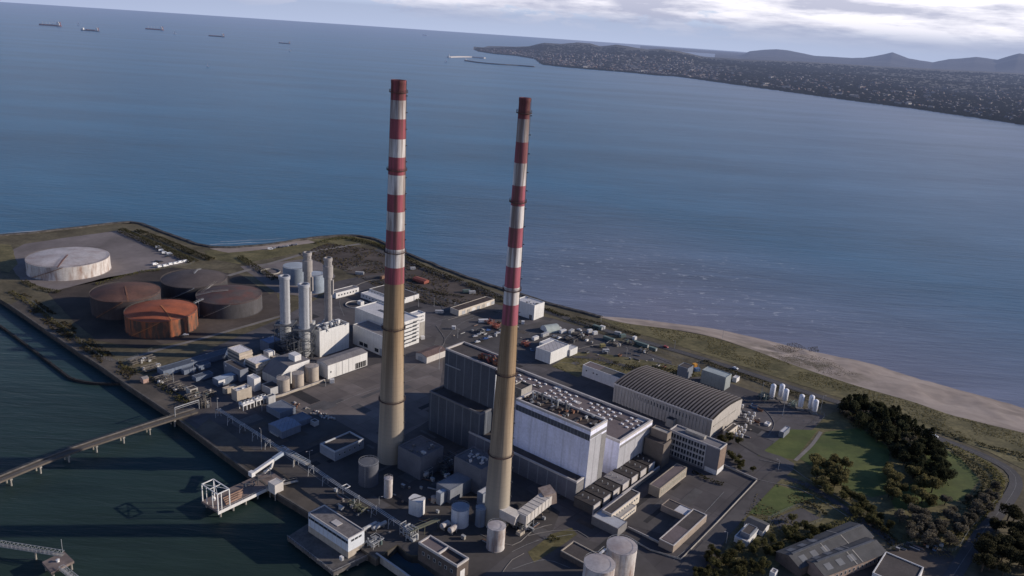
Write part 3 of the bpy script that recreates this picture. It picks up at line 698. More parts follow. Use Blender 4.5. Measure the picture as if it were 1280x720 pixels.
# ================================================================== OIL TANKS
def tank_mats(name, wall, roof, wall_dirt, roof_dirt, amt=.6):
    return (M(name + '_shell', wall, .15, .12, dirt=wall_dirt, dirt_amt=amt, dirt_sc=(.32, .32, .06)),
            M(name + '_roof', roof, .18, .08, dirt=roof_dirt, dirt_amt=.7, dirt_sc=(.08, .08, .2), fine=.15))
def oil_tank(label, cx, left, right, ytop, ybase_near, mats_, crown=.06, stair=True, group='storage tanks', walkway=(45,), ribs=False, z0=4.0, rail=True, hfix=None):
    """upright tank: left/right pixel edges of the rim, row of the rim at its sides, row of the nearest foot"""
    # nearest foot point, then centre lies one radius further away
    near = P((left + right) / 2, ybase_near, z0); r = (right - left) / 2 * mpp(near); dirn = Vector((near.x, near.y, 0)).normalized()
    for _ in range(4):
        c = near + dirn * r; r = (right - left) / 2 * mpp((c.x, c.y, z0 + 8))
    c = near + dirn * r
    h = hfix or ztop(c, ytop) - z0
    t = thing('storage_tank', label, 'tank', (c.x, c.y, z0), 0, group)
    mb = MB(); nseg = 64
    prof = [(r + .5, -.3), (r + .5, .25), (r, .3)]; k = max(2, int(h / 2.4))
    for i in range(1, k + 1):
        z = .3 + (h - .3) * i / k; prof += [(r, z - .06), (r + .05, z - .05), (r + .05, z), (r, z + .01)] if i < k else [(r, z)]
    mb.lathe(prof, n=nseg); sh = smooth_by_angle(mb.build('shell', mats_[0], t), 40)
    ch = crown * r; mb = MB()
    mb.lathe([(r + .18, h - .18), (r + .18, h + .05), (r * .75, h + ch * .45), (r * .45, h + ch * .8), (r * .18, h + ch * .97), (.02, h + ch)], n=nseg); rf = smooth_by_angle(mb.build('roof', mats_[1], t), 40)
    if rail:
        mb = MB()
        for i in range(48):
            a = 2 * math.pi * i / 48; p = Vector((r * math.cos(a), r * math.sin(a), h)); mb.bar(p, p + Vector((0, 0, 1.0)), .05, 4)
        for zz_ in (.5, 1.0): mb.lathe([(r - .05, h + zz_ - .05), (r + .05, h + zz_ - .05), (r + .05, h + zz_ + .05), (r - .05, h + zz_ + .05), (r - .05, h + zz_ - .05)], n=48)
        mb.build('railing', M('tank_railing', (.14, .12, .11), .2, .5), rf)
    for a in walkway:
        a = R(a); mb = MB(); d = Vector((math.cos(a), math.sin(a), 0)); s = Vector((-d.y, d.x, 0))
        P0 = d * r + Vector((0, 0, h + .25)); P1 = d * .5 + Vector((0, 0, h + ch + .35)); pm = d * r * .5 + Vector((0, 0, h + ch * .78 + .3))
        for q0, q1 in ((P0, pm), (pm, P1)):
            mb.bar(q0, q1, .55, 4, flat=.1)
            for e in (-.55, .55): mb.bar(q0 + s * e + Vector((0, 0, .9)), q1 + s * e + Vector((0, 0, .9)), .06, 4); mb.bar(q0 + s * e, q0 + s * e + Vector((0, 0, .9)), .05, 4)
        mb.build('walkway', mats_[2] if len(mats_) > 2 else steel, rf)
    if stair:
        mb = MB(); a0 = R(-120)
        pts = [Vector(((r + .5) * math.cos(a0 + i * .05), (r + .5) * math.sin(a0 + i * .05), h * i / 18)) for i in range(19)]
        mb.path(pts, .28, 4); mb.path([p + Vector((0, 0, 1.0)) for p in pts], .05, 4); mb.build('stair', mats_[2] if len(mats_) > 2 else steel, sh)
    return t, c, r, h
T_white = (*tank_mats('white_tank', (.50, .47, .45), (.43, .40, .40), (.21, .11, .07), (.28, .21, .185), .95), rusty)
T_brown = (*tank_mats('brown_tank', (.060, .050, .052), (.120, .064, .050), (.035, .028, .028), (.060, .042, .040)), rusty)
T_rust = (*tank_mats('rust_tank', (.085, .060, .048), (.33, .095, .046), (.42, .125, .05), (.13, .06, .046), 1.0), M('bright_rust', (.42, .17, .075), .2, .5))
T_dark = (*tank_mats('dark_tank', (.075, .072, .078), (.085, .066, .064), (.05, .045, .045), (.17, .060, .044)), concrete)
T_grey = tank_mats('dark_grey_tank', (.055, .053, .058), (.095, .078, .075), (.035, .03, .03), (.065, .055, .053))
T_blue = tank_mats('blue_grey_tank', (.24, .28, .33), (.36, .40, .44), (.17, .19, .22), (.28, .30, .33), .4)
oil_tank('rust streaked white storage tank alone in the gravel compound', 0, 42, 135, 321, 350.5, T_white, .05, walkway=(-75,))
oil_tank('brown roofed storage tank behind the bright rust coloured one', 0, 120, 200, 364.5, 400, T_brown, .16, walkway=(-60,))
oil_tank('dark grey storage tank with plain grey roof farthest of the tank group', 0, 206, 283.5, 348, 378, T_grey, .15, walkway=(100,))
oil_tank('bright rust orange storage tank with flaking shell', 0, 162, 246, 388, 423, T_rust, .15, walkway=(-50,))
oil_tank('dark storage tank with half red half grey roof and pale base ring', 0, 249, 327, 368, 399, T_dark, .13, walkway=(200,))
oil_tank('broad blue grey tank behind the thin power plant stacks', 0, 354.5, 386, 332, 357, T_blue, .05, walkway=(), stair=False, group='blue grey tanks')
oil_tank('narrower blue grey tank standing just right of the broad one', 0, 383, 406, 342, 367, T_blue, .05, walkway=(), stair=False, group='blue grey tanks')
# pale base ring of the red and grey tank, low ring wall of a removed tank
def ring_wall(label, px, py, wpx, h, m, name='ring_wall'):
    c = P(px, py, 4); r = wpx / 2 * mpp(c); t = thing(name, label, 'wall', (c.x, c.y, 4))
    MB().lathe([(r, -.2), (r, h), (r - .4, h), (r - .4, -.2)], n=56).build('wall', m, t); return t
ring_wall('low round bund ring left of the blue grey tanks', 338, 340, 24, 1.1, concrete)
# walk bridges between tank roofs
def gantry(name, label, pts, r, m, legs=(), cat='walkway', rail=True):
    t = thing(name, label, cat, (pts[0].x, pts[0].y, 4)); o = Vector((pts[0].x, pts[0].y, 4)); q = [p - o for p in pts]
    mb = MB()
    for a, b_ in zip(q, q[1:]): mb.bar(a, b_, r, 4, flat=.12)
    mb.build('deck', m, t)
    if rail:
        mb = MB()
        for a, b_ in zip(q, q[1:]):
            d = (b_ - a).normalized(); s = Vector((-d.y, d.x, 0)) * r
            for e in (-1, 1):
                mb.bar(a + s * e + Vector((0, 0, 1)), b_ + s * e + Vector((0, 0, 1)), .05, 4); mb.bar(a + s * e, a + s * e + Vector((0, 0, 1)), .05, 4); mb.bar(b_ + s * e, b_ + s * e + Vector((0, 0, 1)), .05, 4)
        mb.build('railing', m, t)
    for p in legs:
        p = p - o; MB().bar((p.x, p.y, 0), (p.x, p.y, p.z), .16, 6).build('leg', m, t)
    return t
gantry('tank_footbridge', 'steel footbridge linking the dark tank roof to the rust one', [P(243, 379, 17), P(254, 374, 17)], .7, steel, [P(248, 376.5, 17)])
gantry('tank_footbridge', 'steel footbridge between the brown roofed and rust tanks', [P(174, 377, 17), P(196, 369, 17)], .7, steel, [P(186, 373, 17)])
gantry('tank_footbridge', 'pale curved footbridge from the far grey tank to the red and grey one', [P(253, 366, 17), P(264, 357, 17), P(270, 353, 17)], .8, concrete, [P(262, 359, 17)])

# ================================================================== BOILER HOUSE AND TURBINE HALL
hz_t = 41.0; hz_l = 23.0
th = bldg('turbine_hall', 'tall pale grey turbine hall block with brown vent covered roof', (648.4, 496.5), (738.8, 537), (766.5, 527.3), 40.0, pale_clad, roof_brown, par=1.3, cop=coping, t=1.0)
panel(th, 'f', -th.x + .2, th.x - .2, 33.2, 36.6, M('clerestory_glass', (.075, .085, .105), .2, .4, seam=2.2, seam_amt=.8, seam_col=(.25,.26,.28), rough=.3), 'clerestory_band')
panel(th, 'e', -th.y + .2, th.y - .2, 34.2, 36.2, louvre, 'clerestory_band')
g_end = M('cloud_shaded_end_cladding', (.36, .36, .385), .06, .1, seam=11, seam_amt=.3, dirt=(.28, .275, .28), dirt_amt=.35)  # end faces greyed to stand in for a soft cloud shadow
panel(th, 'e', -th.y + .02, th.y - 4.7, .1, 33.9, g_end, 'end_wall', .05)
panel(th, 'e', th.y - 4.6, th.y + 0.0, 3, 33, louvre, 'louvre_strip', .12)
roof_vents(th, 46, 3, 38.72, [steel, concrete, dark_steel, rusty, dark_steel, brick], (.4, 1.0), (.7, 1.9))
for k_ in range(9):
    q = random.Random(k_ + 40); mb = MB(); mb.lathe([(.45, 0), (.45, 3.4), (.75, 3.45), (.75, 3.9), (.02, 4.1)], n=10)
    mb.build('exhaust_pipe', q.choice([steel, dark_steel]), th.roof, loc=(q.uniform(-th.x + 4, th.x - 4), q.uniform(-1, th.y - 3), 38.72))
for k_ in range(6):
    x_ = -th.x + th.L * (k_ + .5) / 6; MB().box(-3.2, 3.2, -.9, .9, 0, .7).build('roof_duct', roof_felt, th.roof, loc=(x_, -1 + 2 * (k_ % 2), 38.72), rz=R(90))
tl = bldg('turbine_hall_annexe', 'lower long turbine hall block with rows of white rooflights', (640, 450), (817 - 42, 551.5), (817, 518.5), 23.0, pale_clad, roof_pink, par=1.4, cop=coping, t=1.2, Wd=36)
tl_len = tl.L
panel(tl, 'e', -tl.y + .02, tl.y - .02, .1, 18.3, g_end, 'end_wall', .05)
panel(tl, 'e', -tl.y + .3, tl.y - .3, 18.4, 20.0, louvre, 'clerestory_band')
_sk = MB(); _sk.box(-.85, .85, -.45, .45, 0, .6, skip='b'); _sk = _sk.build('rooflight', M('white_rooflight', (.85, .85, .84), .05, 1, rough=.3, spec=.5), tl.roof)
nrow = 26; fst = True
for i in range(nrow):
    for j in range(3):
        if (i * 7 + j * 3) % 11 == 0 or i % 7 == 3: continue
        x_ = tl.x - 3.2 - i * (min(tl.L, 108) - 5) / nrow; y_ = tl.y - 5 - j * 5.2 - (3.0 if i % 2 else 0) * .5
        o = _sk if fst else _sk.copy()
        if not fst: col.objects.link(o)
        fst = False; o.parent = tl.roof; o.location = (x_, y_, 21.62); o.rotation_euler.z = 0
for k_ in range(10):
    MB().box(-2.6, 2.6, -1.6, 1.6, 0, .25, skip='b').build('roof_hatch', roof_felt if k_ % 2 else coping, tl.roof, loc=(tl.x - 6 - k_ * 10, tl.y - 3.2 - (k_ % 3) * 8, 21.62))
# lower podium along the hall's harbour side
pod = bldg('switchgear_podium', 'dark low podium block along the foot of the pale turbine hall', (600, 545), (721, 602.4), (735, 590.8), 12.0, M('podium_cladding', (.15, .155, .18), .12, .1, seam=6.4, seam_amt=.6, seam_col=(.28,.29,.31)), roof_felt, par=1.0, cop=coping, t=.8, L=76)
panel(pod, 'e', -pod.y + .4, pod.y - .4, .3, 10.4, M('louvred_brick', (.20, .19, .19), .1, .2, dirt=(.1, .1, .1), dirt_amt=.4, dirt_sc=(.1, .1, 3)), 'louvre_bank')
# boiler house: tall block and its lower front step
z_b, z_s = 51.0, 26.0
bo = bldg('boiler_house', 'tall dark slate clad boiler house with red ducts on its roof', (557, 435), (621, 460.5), (640, 449.5), z_b, dark_clad, roof_felt, par=1.0, cop=coping, t=.8)
MB().box(-.35, .12, -.5, .5, 24, z_b - 1.0).build('sunlit_edge_strip', white_steel, bo.t, loc=(bo.x, -bo.y, 0))  # white strip stands in for the sunlit sliver of the end wall
panel(bo, 'f', -bo.x + 1, -bo.x + 13, z_b - 10.2, z_b - 9.7, steel, 'ledge', .6)
roof_vents(bo, 14, 11, z_b - .98, [rusty, red_steel, rusty, coping], (.8, 2.2), (1, 3.2), area=(2, bo.x - 3, -bo.y + 5, bo.y - 6))
for k_ in range(7):
    q = random.Random(90 + k_); p = Vector((q.uniform(2, bo.x - 4), q.uniform(-bo.y + 6, bo.y - 8), z_b - .98))
    mb = MB(); mb.path([p, p + Vector((0, 0, 3.0)), p + Vector((q.uniform(3, 6), 0, 3.4)), p + Vector((7, q.uniform(-3, 3), 0))], .55, 8); mb.build('duct_pipe', q.choice([rusty, red_steel, dark_steel]), bo.roof)
bs = bldg('boiler_house_step', 'lower dark slate clad block in front of the boiler house', (538, 488), (601, 517), (618.5, 508), z_s, dark_clad, roof_felt, par=1.0, cop=M('dark_coping', (.16, .16, .17), .1, .3), t=.8)
# east wing of the boiler house seen behind the right chimney
be = bldg('boiler_wing', 'grey rooftop plant room between the right chimney and the rooflights', (640, 481), (652, 487), (661, 479), 29.0, concrete, roof_felt, par=.8)
# ================================================================== GAS TURBINE STATION (left of the tall chimneys)
g1 = bldg('boiler_enclosure', 'tall white box of the gas plant below the two ribbed stacks', (389, 408), (399.5, 414.5), (435, 403), hgt(399.5, 446.7, 414.5), white_clad, roof_grey, par=1.6, t=.5)
for q_ in range(26):
    s = random.Random(200 + q_); a = s.uniform(.6, 1.6); e = s.uniform(1, 3.6); mb = MB()
    if q_ % 3: mb.box(-a, a, -a * .7, a * .7, 0, e, skip='b')
    else: mb.path([Vector((0, 0, 0)), Vector((0, 0, e)), Vector((s.uniform(-4, 4), 0, e)), Vector((s.uniform(-4, 4), 1, .2))], .4, 8)
    mb.build('roof_plant', s.choice([white_steel, steel, coping, steel]), g1.t, loc=(s.uniform(-g1.x + 1.5, g1.x - 1.5), s.uniform(-g1.y + 2, g1.y - 2), g1.h - 1.58))
g1b = bldg('boiler_enclosure', 'white stepped plant block behind the tall white box', (384, 410), (396, 408), (414, 399), g1.h - 6, white_clad, roof_grey, par=.8)
roof_vents(g1b, 16, 31, None, [white_steel, steel, coping], (.6, 1.6), (1, 3))
g2 = gable('turbine_shed', 'long low white turbine shed with grey roof beside the concrete apron', (394.5, 451), (409.8, 457), (461, 441), hgt(410, 474.3, 457), 1.0, white_clad, roof_grey, axis='y', cat='shed')
panel(g2, 'e', g2.y - 11, g2.y - 1.0, .4, 4.6, M('dark_opening', (.03, .03, .032), .2, .5), 'doorway')
for k_ in range(5): panel(g2, 'e', g2.y - 10.6 + k_ * 2.1, g2.y - 10.4 + k_ * 2.1, .4, 4.6, white_steel, 'door_post', .16)
panel(g2, 'e', -g2.y + 2.0, -g2.y + 3.0, 4.2, 5.4, glass, 'wall_vent')
for k_ in range(3): panel(g2, 'e', -g2.y + 7 + k_ * 5.5, -g2.y + 7.14 + k_ * 5.5, .3, g2.h - .3, steel, 'downpipe', .14)
# four stacks
def plant_stack(label, px, ytop, ybase, wpx, h0, m, ribbed, group):
    g = P(px, ybase, 4); g = Vector((g.x, g.y, 4)); H = ztop(g, ytop) - 4; r = wpx / 2 * mpp((g.x, g.y, 4 + H * .8))
    t = thing('plant_stack', label, 'stack', g, 0, group)
    prof = [(r * 1.12, h0 - .5), (r * 1.12, h0 + .5), (r, h0 + .6)]; z = h0 + .6
    while z < H - 4:
        z += 4.6; z_ = min(z, H - 3.2); prof += [(r, z_ - .15), (r + .12, z_ - .12), (r + .12, z_ + .12), (r, z_ + .15)]
    prof += [(r, H - 2.6), (r * 1.16, H - 2.4), (r * 1.16, H - .2), (r * .98, H), (r * .8, H), (r * .8, H - 3)]
    mb = MB(); mb.lathe(prof, n=32); smooth_by_angle(mb.build('shaft', m, t), 40)
    MB().disc(r * .81, H - 2.9, n=24).build('flue', black, t)
    mb = MB()
    a = R(-40)
    for e in (-.08, .08): mb.bar(((r + .3) * math.cos(a + e), (r + .3) * math.sin(a + e), h0), ((r + .3) * math.cos(a + e), (r + .3) * math.sin(a + e), H - 2), .07, 4)
    for i in range(int((H - h0) / 1.5)): z = h0 + i * 1.5; mb.bar(((r + .3) * math.cos(a - .08), (r + .3) * math.sin(a - .08), z), ((r + .3) * math.cos(a + .08), (r + .3) * math.sin(a + .08), z), .05, 4)
    mb.build('ladder', steel, t)
    if ribbed:                       # silencer casing up one flank
        mb = MB(); zz_ = h0 + (H - h0) * .62
        mb.box(r * .6, r + 1.1, -1.2, 1.2, zz_ - 9, zz_ + 2); mb.build('side_duct', m, t)
        mb = MB(); mb.lathe([(r, H - 15.2), (r + .8, H - 15), (r + .8, H - 6.2), (r, H - 6)], n=28); mb.build('collar', m, t)
        mb = MB(); mb.box(-r * 1.5, r * 1.5, -r * 1.5, r * 1.5, h0 - 12, h0 + .2); mb.build('base_duct', steel, t)
    else:
        mb = MB(); s = r * 1.75                                   # lattice tower carrying the stack
        for z in (0, h0 * .33, h0 * .66, h0):
            for i in range(4):
                c_ = [(-s, -s), (s, -s), (s, s), (-s, s)]; p, q = c_[i], c_[(i + 1) % 4]
                mb.bar((*p, z), (*q, z), .22, 4)
                if z < h0 - 1: mb.bar((*p, z), (*q, z + h0 * .33), .14, 4); mb.bar((*q, z), (*p, z + h0 * .33), .14, 4); mb.bar((*p, z), (*p, z + h0 * .33), .28, 4)
        mb.build('lattice_tower', dark_steel, t)
        MB().lathe([(r * .75, 1), (r * 1.1, 3), (r * 1.1, h0 - 2), (r, h0)], n=20).build('flue_casing', steel, t)
        MB().box(-s - .5, s + .5, -s - .5, s + .5, h0 - .3, h0 + .05).build('gallery', dark_steel, t)
    return t
met = M('bright_stack_metal', (.36, .37, .395), .08, .2, rough=.45, spec=.5, dirt=(.30, .30, .31), dirt_amt=.4)
rib = M('stack_lagging', (.30, .28, .27), .1, .3, dirt=(.2, .18, .17), dirt_amt=.4)
plant_stack('smooth metallic gas stack on lattice tower, leftmost of the four', 357.5, 344.5, 437, 12.4, 21, met, False, 'gas plant stacks')
plant_stack('smooth metallic gas stack on lattice tower nearest the camera', 381, 354.5, 447, 12.8, 23, met, False, 'gas plant stacks')
plant_stack('ribbed gas stack with dark mouth rising tallest behind the metallic pair', 385.5, 315, 421, 9.6, 12, rib, True, 'gas plant stacks')
plant_stack('ribbed gas stack with side duct directly above the tall white box', 410.5, 322, 428, 9.6, 17, rib, True, 'gas plant stacks')
# steelwork and pipes round the stack feet
def pipe_cluster(label, px, py, wpx, dpx, h, seed, m=None, cat='pipework', n_=26, name='pipe_rack'):
    """an open frame of posts and beams full of pipes and small vessels"""
    s = random.Random(seed); c = P(px, py, 4); k = mpp(c); X, Y = wpx * k / 2, dpx * k / 2
    t = thing(name, label, cat, (c.x, c.y, 4), SITE); mb = MB()
    nx, ny = max(2, int(X / 2.5)), max(2, int(Y / 2.5))
    for i in range(nx + 1):
        for j in range(ny + 1):
            x_, y_ = -X + 2 * X * i / nx, -Y + 2 * Y * j / ny
            if s.random() < .8: mb.bar((x_, y_, 0), (x_, y_, h * s.choice([.6, 1, 1])), .13, 4)
            for z in (h * .55, h):
                if s.random() < .6 and i < nx: mb.bar((x_, y_, z), (x_ + 2 * X / nx, y_, z), .11, 4)
                if s.random() < .6 and j < ny: mb.bar((x_, y_, z), (x_, y_ + 2 * Y / ny, z), .11, 4)
    mb.build('frame', m or steel, t); mb = MB()
    for i in range(n_):
        z = s.uniform(.4, h * 1.05); r_ = s.uniform(.10, .32)
        if s.random() < .6: y_ = s.uniform(-Y, Y); a, b_ = sorted((s.uniform(-X, X), s.uniform(-X, X))); mb.path([Vector((a, y_, s.uniform(.2, z))), Vector((a, y_, z)), Vector((b_, y_, z)), Vector((b_, y_, .2))], r_, 6)
        else: x_ = s.uniform(-X, X); mb.bar((x_, -Y, z), (x_, Y, z), r_, 6)
    mb.build('pipes', m or s.choice([steel, dark_steel, concrete]), t)
    for i in range(max(2, n_ // 6)):
        mb = MB(); r_ = s.uniform(.5, 1.1); L_ = s.uniform(1.5, 3)
        if i % 2: mb.lathe([(.02, 0), (r_, .1), (r_, L_), (r_ * .5, L_ + r_ * .4), (.02, L_ + r_ * .5)], n=12)
        else: mb.box(-r_, r_, -r_ * 1.4, r_ * 1.4, 0, L_ * .8)
        mb.build('vessel', s.choice([steel, white_steel, coping, green_steel, dark_steel]), t, loc=(s.uniform(-X, X), s.uniform(-Y, Y), 0))
    return t
pipe_cluster('dark tangle of pipes and frames at the foot of the gas stacks', 369, 447, 34, 26, 16, 5, dark_steel, n_=60)
pipe_cluster('pipework between the metallic stacks and the white plant block', 398, 436, 16, 22, 14, 6, n_=40)
# main white hall of the plant
g3 = bldg('workshop_hall', 'large white workshop hall with flat roof and rooflight slot', (444, 384), (497, 405), (520, 394.5), 21.0, white_clad, roof_pale, par=.7)
MB().box(-9, 12, -1.4, 1.4, 20.35, 20.55).build('roof_slot', dark_steel, g3.t)
for k_ in range(6): panel(g3, 'e', -g3.y + 1.5, g3.y - 3, 2.4 + k_ * 3.0, 3.3 + k_ * 3.0, glass, 'window_band')
for k_ in range(6): panel(g3, 'e', g3.y - 7, g3.y - 1.0, 3.6 + k_ * 3.0, 4.0 + k_ * 3.0, dark_steel, 'stair_landing', .5)
g3b = bldg('workshop_tower', 'white stair tower block with small square windows at the hall end', (508, 392), (520.5, 394), (530, 390), 19.5, white_plain, roof_pale, z0=4, par=.7)
windows(g3b, 'e', 4, 1.1, 1.2, 17.2); windows(g3b, 'e', 4, 1.1, 1.2, 14.2); windows(g3b, 'f', 3, 1.1, 1.2, 16)
panel(g3b, 'e', -g3b.y, g3b.y, 0.2, 12.4, concrete, 'lower_wall', .10)
g4 = bldg('workshop_aisle', 'lower grey white aisle building along the front of the workshop hall', (436.7, 406.7), (483, 422.5), (500, 414), hgt(482, 447.5, 422.5), white_clad, roof_grey, par=.6, Wd=15)
for x_ in (-11, -6, 6.0): panel(g4, 'f', x_, x_ + 4.2, 1.6, 4.4, glass, 'window')
panel(g4, 'f', g4.x - 7, g4.x - 1, .2, 5.5, M('shutter_blue', (.30, .33, .38), .1, .3), 'shutter_door')
for k_ in range(6): MB().box(-1.2, 1.2, -.5, .5, 0, .5).build('rooflight', louvre, g4.t, loc=(-g4.x + 6 + k_ * 5, 0, g4.h - .58), rz=R(30))
g5 = bldg('site_office', 'small white single storey office with dark openings near the blue grey tanks', (415, 363), (420, 366.5), (445, 357.8), 5.2, white_plain, roof_grey, par=.4)
windows(g5, 'e', 7, 1.6, 1.6, 2.6)
g6 = bldg('canteen', 'low building with broad grey roof behind the white workshop hall', (461, 361), (499, 374.5), (520, 366), 5.0, white_plain, roof_felt, par=.3)
windows(g6, 'f', 9, 1.8, 1.4, 2.8)
g6b = bldg('canteen_wing', 'white roofed low wing in front of the broad grey roof', (448, 366.7), (486, 379), (492, 374.8), 4.6, white_plain, roof_pale, par=.3)
windows(g6b, 'f', 8, 1.6, 1.2, 2.6)
g7 = bldg('site_hut', 'small white hut on the kerbed island left of the workshop hall', (447.5, 375.5), (451, 377.6), (454, 376), 3.2, white_plain, roof_pale, par=.2)
ring_wall('curved white kerb wall round the hut yard', 446, 381, 28, .7, coping)
g8 = gable('store_shed', 'brown roofed low store shed between the left chimney and the boiler house', (520, 441), (533.5, 446.7), (557.5, 437.3), 5.0, 1.4, M('pale_wall', (.50, .47, .44), .1, .3), M('brown_tin_roof', (.155, .105, .095), .2, .2, seam=2, seam_amt=.3, dirt=(.09, .07, .065), dirt_amt=.6), axis='y')
panel(g8, 'f', -3, 1.5, .2, 3.6, steel, 'door')
g9 = bldg('long_store', 'long low brown roofed store with cream front by the grass compound', (561, 385), (573.5, 388.2), (619, 374), 5.0, M('cream_wall', (.56, .50, .42), .1, .3, dirt=(.3, .25, .2), dirt_amt=.5), roof_brown, par=.25)
for k_ in range(7): panel(g9, 'e', -g9.y + 4 + k_ * 6.4, -g9.y + 8.4 + k_ * 6.4, .4, 3.4, [steel, concrete, white_steel][k_ % 3], 'door')
g10 = gable('container_shed', 'red roofed shed alone on the brown waste ground', (520, 346.4), (530.3, 352.2), (535.5, 350.2), 2.6, .8, red_steel, red_steel, axis='x')
g11 = bldg('gas_building', 'white clad cube shaped building behind the right chimney beside the sea road', (640, 371), (668.4, 381.8), (681.5, 377.6), hgt(668.4, 400.5, 381.8), white_clad, roof_pale, par=.6, L=21)
roof_vents(g11, 7, 51, None, [dark_steel, steel], (.5, 1.2), (.6, 1.3))
panel(g11, 'f', g11.x - 5, g11.x - 2, .2, 4, dark_steel, 'door')
g12 = bldg('warehouse', 'white warehouse with striped pale roof in the middle yard', (669, 434.3), (688.6, 440.6), (712, 430.9), hgt(688.6, 455.4, 440.6), white_clad, M('striped_roof', (.42, .40, .40), .1, .2, seam=4.5, seam_amt=.6, dirt=(.26, .23, .22), dirt_amt=.5), par=.45)
g12b = bldg('warehouse_annexe', 'small white lean-to at the far end of the striped roof warehouse', (705, 434), (713, 437.5), (722.3, 433.4), 5.5, white_clad, roof_pale, par=.3)
g12c = bldg('warehouse_annexe', 'low pale annexe on the left end of the striped roof warehouse', (674, 427.5), (684, 431), (691, 423), 5.0, white_clad, roof_pale, par=.3)
g13 = bldg('garage', 'long white garage with half pale half dark roof left of the arched hall', (728, 456.2), (776, 473.2), (785, 468.6), 8.5, white_plain, M('half_roof', (.10, .095, .09), .2, .15), par=.3)
MB().box(-g13.x + .4, -g13.x + 13, -g13.y + .4, g13.y - .4, g13.h - .31, g13.h - .12).build('pale_roof_part', roof_pink, g13.t)
for x_ in (-g13.x + 3, -g13.x + 9, -g13.x + 12): panel(g13, 'f', x_, x_ + 1, 4.6, 5.6, glass, 'window')

# ---- compact plant modules in front of the stacks
def louvred(label, A, B, C, h, roofm, ribs=4, z0=4.0, wallm=None):
    b = bldg('filter_house', label, A, B, C, h, wallm or tan_conc, roofm, par=.25, z0=z0, cat='plant building')
    for k_ in range(ribs):
        z = h * (.12 + .86 * k_ / ribs); panel(b, 'e', -b.y - .15, b.y + .15, z, z + h * .1, M('louvre_hood', (.50, .43, .36), .1, .4), 'louvre_hood', .55)
        panel(b, 'f', -b.x, b.x, z, z + h * .1, dark_steel, 'louvre', .2)
    return b
m1 = louvred('white roofed filter house with louvred tan sides, farther of the pair', (283, 435), (298.8, 442), (312.8, 436), 12.0, M('filter_roof', (.66, .63, .63), .06, .2, seam=3.2, seam_amt=.3))
m2 = louvred('pale ribbed roof filter house with louvred tan sides, nearer of the pair', (305.5, 449), (319.6, 455.4), (336.3, 447), 11.0, M('filter_roof', (.5, .5, .52), .06, .2))
for b_ in (m1, m2):                                         # sloping inlet hood on the left
    mb = MB(); mb.add([(-b_.x - 3.5, -b_.y, 6), (-b_.x, -b_.y, 6), (-b_.x, b_.y, 6), (-b_.x - 3.5, b_.y, 6), (-b_.x, -b_.y, 11.2), (-b_.x, b_.y, 11.2)], [(0, 1, 4), (3, 5, 2), (0, 4, 5, 3), (0, 3, 2, 1)]); mb.build('inlet_hood', white_steel, b_.t)
    mb = MB()
    for sx in (-1, 1):
        for sy in (-1, 1): mb.bar((b_.x * sx * .9, b_.y * sy * .9, 0), (b_.x * sx * .9, b_.y * sy * .9, 3), .3, 4)
    mb.build('footing', steel, b_.t)
# turbine house with one sloping slate roof and white gable end
ce, rz_, L_, W__ = frame_of((341, 467), (349.5, 471.5), (377, 451), 4 + 7, SITE)
X, Y = 9.0, 12.5; c0 = P(362, 478, 4)
t = thing('turbine_house', 'turbine house with steep dark roof slope and white angular end wall', 'plant building', (c0.x - 4, c0.y + 6, 4), SITE)
pr = [(-Y, 0), (-Y, 6.5), (-Y + 8.5, 13.0), (Y, 13.0), (Y, 0)]
for i_, (nm, mt_) in enumerate((('end_wall', white_plain),)):
    mb = MB(); mb.add([(X, y_, z_) for y_, z_ in pr], [(0, 4, 3, 2, 1)]); mb.add([(-X, y_, z_) for y_, z_ in pr], [(0, 1, 2, 3, 4)]); mb.build(nm, mt_, t)
mb = MB(); mb.add([(-X, -Y, 0), (X, -Y, 0), (X, -Y, 6.5), (-X, -Y, 6.5), (-X, Y, 0), (X, Y, 0), (X, Y, 13), (-X, Y, 13)], [(0, 1, 2, 3), (5, 4, 7, 6)]); mb.build('wall', grey_clad, t)
mb = MB(); mb.add([(-X - .2, -Y - .2, 6.45), (X + .2, -Y - .2, 6.45), (X + .2, -Y + 8.5, 13.12), (-X - .2, -Y + 8.5, 13.12), (X + .2, Y + .2, 13.12), (-X - .2, Y + .2, 13.12)], [(0, 1, 2, 3), (3, 2, 4, 5)]); mb.build('roof', M('slate_roof', (.17, .16, .165), .12, .2), t)
MB().box(-3.4, 3.4, -2.6, 2.6, 13.1, 17.2).build('roof_cabin', white_plain, t, loc=(2.5, 5.5, 0))
m3 = bldg('control_cabin', 'pale cabin with tan flat deck behind the steep roofed turbine house', (329, 438), (335.5, 441), (341.5, 437.5), 8.5, white_plain, roof_pale, par=.3)
m4 = bldg('plant_deck', 'tan concrete deck between the pale cabin and the steep roof', (332, 443), (349, 450.5), (355, 446), 5.5, tan_conc, tan_conc, par=.3)
